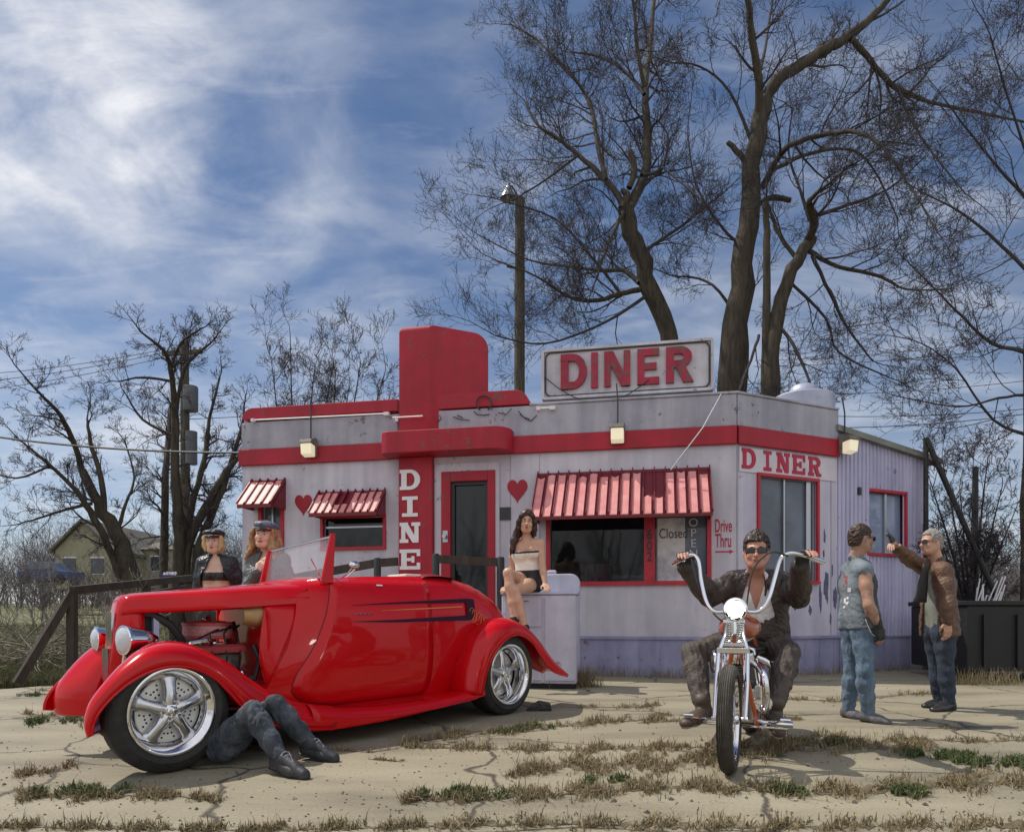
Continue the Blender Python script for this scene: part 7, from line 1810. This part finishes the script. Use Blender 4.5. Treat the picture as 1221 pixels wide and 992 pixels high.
tree('tallest bare tree with a thick straight trunk behind the right end of the roof sign', 16,
     [(862, 776, 50), (866, 560, 46), (872, 440, 42), (885, 340, 34), (893, 250, 30), (900, 180, 27), (911, 122, 25)],
     [[(911, 130, 19), (925, 98, 18), (955, 78, 17), (985, 58, 16), (1012, 43, 14), (1050, 10, 10), (1080, -30, 8)],
      [(905, 150, 13), (905, 100, 12), (897, 50, 11), (892, 0, 9), (890, -40, 7)], [(888, 192, 9), (876, 178, 8), (868, 170, 7)],
      [(905, 243, 8), (922, 236, 9), (943, 239, 8)], [(903, 100, 5), (912, 60, 5), (918, 20, 4), (925, -20, 3)],
      [(908, 225, 10), (930, 185, 9), (955, 168, 8), (1000, 158, 7), (1030, 160, 6), (1060, 185, 4), (1090, 230, 3), (1120, 280, 2)],
      [(918, 205, 7), (960, 185, 6), (1010, 178, 4), (1040, 200, 3), (1070, 260, 2)],
      [(1015, 45, 9), (1040, 75, 9), (1062, 100, 8), (1090, 115, 7), (1120, 125, 5), (1184, 138, 4), (1240, 150, 3)],
      [(1070, 105, 5), (1085, 140, 4), (1110, 180, 3), (1150, 230, 2)], [(1040, 70, 4), (1050, 110, 3), (1048, 150, 2)],
      [(890, 300, 6), (860, 270, 4), (830, 220, 3), (820, 160, 2)], [(900, 180, 6), (870, 110, 4), (835, 80, 3), (800, 75, 2)], [(880, 380, 6), (850, 340, 4), (820, 330, 3)]],
     seed=8, bare=(2, 3), blen=1.8, density=1.0, droop=.02)
tree('crooked twin-stemmed bare tree beside the tallest trunk behind the roof vent', 15,
     [(918, 776, 30), (918, 560, 27), (920, 430, 24), (926, 380, 22), (942, 330, 20), (956, 302, 18), (966, 285, 20)],
     [[(912, 560, 15), (913, 440, 13), (914, 350, 12), (914, 290, 11), (913, 242, 9)],
      [(964, 288, 14), (971, 262, 14), (965, 240, 8), (985, 222, 5), (1010, 200, 3)], [(950, 308, 7), (930, 282, 6), (918, 250, 4)],
      [(965, 300, 8), (1000, 318, 6), (1050, 330, 5), (1080, 345, 3), (1130, 345, 2)], [(968, 305, 6), (990, 350, 5), (1010, 390, 4), (1040, 430, 2)],
      [(970, 258, 7), (1010, 245, 5), (1060, 225, 3), (1100, 190, 2)], [(925, 385, 6), (945, 410, 5), (965, 455, 4), (970, 480, 2)], [(905, 400, 5), (895, 430, 4), (880, 470, 3)],
      [(966, 262, 6), (950, 215, 4), (940, 180, 3), (945, 130, 2)], [(940, 335, 5), (985, 380, 4), (1000, 420, 3), (1060, 450, 2)]],
     seed=14, bare=(0,), blen=1.5, density=1.1, droop=.03)
tree('bare tree at the right picture edge reaching its branches towards the annex', 13,
     [(1226, 786, 40), (1228, 600, 36), (1230, 420, 30), (1236, 250, 24), (1240, 120, 18)],
     [[(1230, 420, 12), (1184, 410, 8), (1150, 380, 6), (1110, 340, 4), (1070, 300, 2)], [(1232, 330, 9), (1180, 280, 7), (1140, 250, 5), (1100, 230, 3)],
      [(1229, 520, 10), (1184, 500, 6), (1140, 440, 4), (1100, 410, 3), (1060, 400, 2)], [(1236, 250, 9), (1190, 200, 6), (1150, 150, 4), (1120, 110, 2)],
      [(1229, 470, 8), (1190, 475, 6), (1140, 485, 4), (1060, 470, 2)], [(1236, 220, 7), (1200, 110, 5), (1180, 40, 3)], [(1240, 120, 10), (1240, 40, 6), (1220, -30, 4)]],
     seed=23, blen=1.35, density=1.2, droop=.03, wmul=.5)
def bush(label, Y, base, tips, seed, kids=(4, 5, 5, 4), blen=.8, w=5, density=1.3, mtw=M_TWIG, name='bare_shrub', cat='shrub', group=None, rmin=.004):
    limbs = []
    for tx, ty in tips: limbs.append([(base[0], base[1], w), (base[0]+(tx-base[0])*.25, base[1]+(ty-base[1])*.4, w*.8), (base[0]+(tx-base[0])*.6, base[1]+(ty-base[1])*.7, w*.55), (tx, ty, w*.25)])
    return tree(label, Y, [(base[0], base[1], w*2), (base[0]+1, base[1]-12, w*1.6)], limbs, seed, kids, blen, mtw=mtw, density=density, name=name, cat=cat, group=group, rmin=rmin)
bush('bare shrub with many rising stems behind the black dumpster', 12.5, (1158, 786), [(1108, 570), (1125, 555), (1145, 590), (1160, 560), (1178, 545), (1195, 580), (1210, 610), (1120, 640), (1190, 660)], 31, blen=.7)
bush('small bare tree showing over the roof left of the red tower', 15, (352, 770), [(346, 398), (325, 440), (375, 440), (398, 432)], 40, blen=1.15, w=5, name='bare_tree', cat='tree')
bush('spreading bare tree showing over the roof beside the red tower', 15.5, (392, 768), [(400, 445), (430, 432), (460, 440), (415, 470)], 43, blen=1.1, w=5, name='bare_tree', cat='tree')
tree('leaning bare tree with a thick bent trunk in front of the far yellow house', 17,
     [(162, 776, 40), (158, 705, 30), (149, 662, 26), (138, 638, 22), (118, 600, 15), (98, 560, 11)],
     [[(98, 560, 10), (85, 520, 8), (68, 490, 6), (48, 470, 4), (30, 450, 3)], [(150, 705, 13), (128, 650, 11), (108, 610, 10), (88, 582, 7), (60, 555, 5), (30, 530, 3)],
      [(125, 612, 9), (120, 570, 8), (108, 525, 6), (104, 500, 3)], [(138, 640, 7), (150, 600, 5), (160, 570, 3), (150, 530, 2)], [(110, 600, 6), (70, 610, 4), (40, 620, 3)], [(60, 555, 4), (20, 570, 3), (-20, 560, 2)]],
     seed=51, blen=.85, density=1.4, droop=.04)
tree('multi-trunked bare tree growing around the utility pole left of the diner', 18,
     [(212, 776, 26), (212, 700, 20), (213, 640, 17), (209, 560, 13), (209, 500, 11)],
     [[(209, 500, 11), (205, 450, 8), (198, 422, 6), (180, 405, 4)], [(196, 740, 14), (196, 640, 12), (198, 560, 10), (201, 520, 8), (202, 488, 5)],
      [(214, 740, 14), (225, 650, 13), (245, 606, 13), (270, 562, 10), (290, 540, 5), (305, 515, 3)], [(228, 745, 18), (236, 660, 16), (252, 615, 12), (270, 570, 8), (290, 500, 4)],
      [(215, 700, 12), (228, 610, 10), (243, 548, 8), (250, 500, 5), (262, 450, 3)], [(209, 500, 7), (220, 440, 5), (250, 410, 3)], [(205, 455, 5), (170, 450, 4), (140, 455, 2)], [(208, 520, 5), (170, 500, 4), (150, 470, 2)], [(204, 440, 5), (215, 410, 4), (235, 395, 3)]],
     seed=57, blen=.9, density=1.4, droop=.04)
# distant thickets: nobody could count these stems
def thicket(name, label, x0, x1, Y0, Y1, n, hmin, hmax, m, seed, kids=(0, 5, 4, 0)):
    rn = random.Random(seed); T = Twigs()
    for i in range(n):
        Y = rn.uniform(Y0, Y1); px = rn.uniform(x0, x1); X = (px-CX)*Y/FOC; rise = 0 if Y < 16 else min(1, (Y-16)/60)*1.8
        z = rise-.1; hgt = rn.uniform(hmin, hmax)
        for k in range(2): grow(T, (X, Y, z), vn((rn.gauss(0, .25), rn.gauss(0, .2), 1)), hgt, .03*hgt/3, 1, rn, .0, kids, rmin=.011, wob=.14)
    tag(T.build(name, m), label, 'thicket', kind='stuff')
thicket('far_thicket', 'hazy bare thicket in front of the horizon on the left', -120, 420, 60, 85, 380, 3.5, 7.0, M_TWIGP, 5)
thicket('opposite_thicket', 'bare trees across the road behind the viewer, seen in the window reflections', -700, 1900, -34, -60, 170, 6, 12, M_TWIG, 44)
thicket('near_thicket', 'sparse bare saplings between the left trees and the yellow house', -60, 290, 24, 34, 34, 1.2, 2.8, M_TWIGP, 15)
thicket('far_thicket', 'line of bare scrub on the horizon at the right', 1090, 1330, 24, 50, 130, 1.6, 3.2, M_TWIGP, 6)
# fallen branches behind the railing
T = Twigs(); rn = random.Random(9)
for i in range(90):
    Y = rn.uniform(10.5, 14.5); px = rn.uniform(0, 150); X = (px-CX)*Y/FOC
    grow(T, (X, Y, rn.uniform(.05, .5)), vn((rn.gauss(0, 1), rn.gauss(0, .6), rn.gauss(.1, .25))), rn.uniform(.6, 1.6), .014, 1, rn, .05, (0, 4, 3, 0), rmin=.006)
tag(T.build('brush_heap', mat('pale_dead_wood', (.20, .18, .14), .9, var=.3, vscale=4)), 'heap of fallen pale branches behind the ramp railing', 'brush', kind='stuff')
# ================================================================== grass and weeds
rg = np.random.RandomState(12)
def blades(pos, hmin, hmax, wdt, lean=.5):
    n = len(pos); h = rg.uniform(hmin, hmax, n)**1.0; a = rg.uniform(0, 6.283, n); b = rg.uniform(0, 6.283, n); l = np.abs(rg.normal(0, lean, n))
    wv = np.stack([np.cos(a), np.sin(a), np.zeros(n)], 1)*wdt*rg.uniform(.6, 1.4, n)[:, None]
    lv = np.stack([np.cos(b), np.sin(b), np.zeros(n)], 1)*(l*h)[:, None]; up = np.array([0, 0, 1.])[None]*h[:, None]
    P = np.stack([pos-wv, pos+wv, pos+wv*.7+up*.55+lv*.35, pos-wv*.7+up*.55+lv*.35, pos+up*(1-.25*np.minimum(l, 1.5))[:, None]+lv], 1).reshape(-1, 3)
    i = np.arange(n)[:, None]*5; return P, np.concatenate([i+np.array([[0, 1, 2, 3]]), i+np.array([[3, 2, 4, 4]])])
def grass_obj(name, label, m, P):
    V_ = np.concatenate([p[0] for p in P]); o_ = 0; Q = []
    for v, q in P: Q.append(q+o_); o_ += len(v)
    Q = np.concatenate(Q); quads = Q[Q[:, 2] != Q[:, 3]]; tris = Q[Q[:, 2] == Q[:, 3]][:, :3]
    tri = Q[(Q[:, 3] == Q[:, 2])]
    quads = Q[Q[:, 3] != Q[:, 2]]
    me = bpy.data.meshes.new(name); me.vertices.add(len(V_)); me.vertices.foreach_set('co', V_.astype(np.float32).ravel())
    li = np.concatenate([quads.ravel(), tris.ravel()]).astype(np.int32); me.loops.add(len(li)); me.loops.foreach_set('vertex_index', li)
    ls = np.concatenate([np.arange(len(quads))*4, len(quads)*4+np.arange(len(tris))*3]).astype(np.int32); me.polygons.add(len(ls)); me.polygons.foreach_set('loop_start', ls)
    me.update(calc_edges=True); me.materials.append(m); o = bpy.data.objects.new(name, me); C.objects.link(o)
    return tag(o, label, 'grass', kind='stuff')
M_DRY = mat('dry_grass', (.30, .235, .13), .9, col2=(.13, .105, .06), vscale=38)
M_GRN = mat('green_weeds', (.045, .085, .022), .85, col2=(.10, .11, .04), vscale=30)
M_MIX = mat('mixed_grass', (.14, .125, .06), .9, col2=(.06, .075, .028), vscale=12)
def gpos(px, py):
    Y = FOC*CAMH/(py-HOR); return np.stack([(px-CX)*Y/FOC, Y, np.full_like(Y, .003)], 1)
def band(pts, n, fray=1.0):
    pts = np.array(pts, float); d = np.r_[0, np.cumsum(np.hypot(np.diff(pts[:, 0]), np.diff(pts[:, 1])*3))]; t = rg.uniform(0, d[-1], n)
    x = np.interp(t, d, pts[:, 0]); y = np.interp(t, d, pts[:, 1]); hh = np.interp(t, d, pts[:, 2])
    dy = rg.normal(0, .62, n)*hh*fray; y = y+dy; x = x+rg.normal(0, 3, n)
    m = np.sin(x*.083+1.3*np.sin(y*.21))+.8*np.sin(x*.19+y*.37+1)+.6*np.sin(x*.47-y*.61+2)+.5*np.sin(x*.9+y*1.3)
    k = (m-np.abs(dy)/np.maximum(hh, 1)*1.2+rg.normal(0, .6, n)) > .05
    y = np.maximum(y, 760); return gpos(x[k], y[k])
BANDS = [ # (points(px, py, half height px), blades)
    ([(478, 888, 2), (520, 880, 4), (590, 872, 6), (640, 868, 7), (700, 862, 5), (790, 857, 3)], 9000, .02, .10),
    ([(485, 891, 2), (560, 892, 5), (660, 894, 6), (760, 892, 6), (860, 890, 7)], 9000, .02, .08),
    ([(600, 925, 3), (650, 915, 10), (720, 912, 16), (790, 910, 16), (850, 905, 14), (940, 888, 11), (1000, 888, 9)], 17000, .02, .10),
    ([(880, 890, 8), (960, 886, 12), (1040, 888, 11), (1110, 890, 9)], 11000, .02, .11),
    ([(480, 955, 5), (600, 950, 8), (700, 945, 11), (800, 938, 9), (900, 942, 8), (1000, 944, 10), (1100, 938, 13), (1230, 930, 15)], 20000, .02, .10),
    ([(30, 850, 3), (95, 858, 7), (120, 862, 2)], 2600, .02, .09), ([(20, 925, 4), (90, 915, 6)], 1800, .02, .07), ([(20, 950, 8), (200, 948, 7), (260, 954, 3)], 6000, .02, .09),
    ([(40, 822, 3), (100, 826, 3)], 1200, .02, .08), ([(690, 843, 2), (760, 843, 4), (795, 840, 1)], 1600, .02, .08), ([(760, 862, 2), (830, 858, 3)], 600, .02, .05),
    ([(915, 857, 2), (965, 858, 3)], 900, .02, .06), ([(925, 833, 2), (1000, 836, 3), (1080, 828, 3), (1130, 826, 2)], 2400, .02, .09),
    ([(1075, 880, 2), (1150, 884, 4), (1230, 882, 4)], 1800, .02, .07), ([(1100, 868, 1), (1140, 868, 3)], 500, .02, .05),
    ([(-20, 985, 6), (300, 990, 5), (640, 982, 8), (900, 986, 10), (1240, 984, 12)], 14000, .02, .08),
    ([(395, 893, 1), (440, 897, 2), (470, 893, 1)], 700, .02, .05), ([(440, 905, 1), (480, 908, 1)], 300, .01, .04), ([(780, 853, 3), (810, 853, 3)], 600, .02, .06)]
dry = []; soil = MB(); rs_ = random.Random(2)
for pts, n, h0, h1 in BANDS:
    dry.append(blades(band(pts, int(n*1.1)), h0*.5, h1*.55, .0030, 1.1)); dry.append(blades(band(pts, int(n*.06)), h0*2, h1*1.25, .0026, .7))
    top_, bot_ = [], []
    P = np.array(pts, float); xs = np.arange(P[0, 0], P[-1, 0], 5.0)
    for x in xs:
        y = np.interp(x, P[:, 0], P[:, 1]); hh = np.interp(x, P[:, 0], P[:, 2])*(.65+.45*math.sin(x*.11)+.25*math.sin(x*.31+2))*.62; e = min(1, (x-xs[0])/12, (xs[-1]-x)/12)
        top_.append(ground(x, y-hh*e*rs_.uniform(-.1, 1.0)-.2)); bot_.append(ground(x, y+hh*e*rs_.uniform(-.1, 1.0)+.2))
    soil.grid([[p+Vector((0, 0, .003)) for p in top_], [p+Vector((0, 0, .003)) for p in bot_]])
tag(soil.build('soil_patches', M_SOIL, fix=False), kind='structure')
# tufts at the foot of the diner and the annex
def tufts(pxs, Yf, n, h0, h1, sp=.12, lean=.6):
    P = []
    for px in pxs:
        Y = Yf(px); X = (px-CX)*Y/FOC; p = np.stack([rg.normal(X, sp, n), rg.normal(Y, sp*.6, n), np.full(n, .0)], 1); P.append(blades(p, h0, h1, .003, lean))
    return P
wy = lambda px: (CR+AX*(fa(px, 800)[0])+AN*.15).y if px < 878 else (CR+BX*(fb(px, 800)[0])+BN*.15).y
dry += tufts([672, 678, 684, 690, 697], lambda p: 8.9, 190, .10, .36, .11)
dry += tufts(list(range(705, 1105, 14)), wy, 40, .04, .22, .12)
dry += tufts([1150, 1160, 1168, 1175, 1184, 1200, 1215], lambda p: 9.2, 70, .05, .28, .15)
grass_obj('dry_grass', 'dry yellowish grass growing in the joints of the concrete', M_DRY, dry)
gr = []
for pts, n in (([(700, 935, 3), (745, 930, 5)], 1500), ([(1080, 900, 4), (1130, 903, 6), (1184, 910, 7), (1240, 915, 7)], 8000), ([(500, 950, 5), (560, 948, 6), (610, 950, 5)], 2600), ([(30, 862, 4), (95, 860, 5)], 1600), ([(590, 875, 2), (640, 868, 4), (660, 868, 2)], 1300),
               ([(950, 885, 3), (1010, 888, 4)], 1500), ([(920, 944, 4), (960, 946, 5)], 1300), ([(1060, 946, 4), (1100, 946, 5)], 1300), ([(40, 948, 5), (150, 945, 5)], 3000), ([(20, 830, 2), (80, 828, 2)], 500)):
    gr.append(blades(band(pts, n), .02, .06, .005, .9))
grass_obj('green_weeds', 'low green weeds sprouting between the dry grass', M_GRN, gr)
# rough field to the left and behind
n = 52000; px = rg.uniform(-120, 300, n); Y = 9.0+22*rg.uniform(0, 1, n)**1.6; X = (px-CX)*Y/FOC
keep = ~((X > -6.2-(8.6-Y)*3) & (Y < 9.3)); rise = np.where(Y < 16, -.03, np.minimum(1, (Y-16)/60)*1.6-.03)
pf = np.stack([X, Y, rise], 1)[keep]; b1 = blades(pf, .04, .22, .006, .7)
n = 16000; px = rg.uniform(1100, 1330, n); Y = 11.5+22*rg.uniform(0, 1, n)**1.5; X = (px-CX)*Y/FOC; rise = np.where(Y < 16, -.03, np.minimum(1, (Y-16)/60)*1.6-.03)
b2 = blades(np.stack([X, Y, rise], 1), .04, .22, .006, .7)
grass_obj('field_grass', 'rough olive grass of the field behind the diner', M_MIX, [b1, b2])
st = MB(); rs2 = random.Random(77)
for i in range(1500):
    py = 775+rs2.random()**.8*215; px = rs2.uniform(-20, 1240); p_ = ground(px, py)
    if p_.x < -6.3: continue
    r_ = rs2.uniform(.003, .009)*(1.0 if rs2.random() < .95 else 2.2); a_ = rs2.uniform(0, 6)
    st.add([p_+Vector((math.cos(a_+k*1.57)*r_*rs2.uniform(.6, 1.3), math.sin(a_+k*1.57)*r_, .002)) for k in range(4)]+[p_+Vector((0, 0, r_*.9))], [(0, 1, 4), (1, 2, 4), (2, 3, 4), (3, 0, 4)])
tag(st.build('gravel', mat('small_stone', (.10, .085, .065), .95, var=.5, vscale=3), fix=False), 'small stones and crumbs strewn over the concrete', 'gravel', kind='stuff')
# scattered stones
M_STONE = mat('small_stone', (.12, .10, .08), .9)
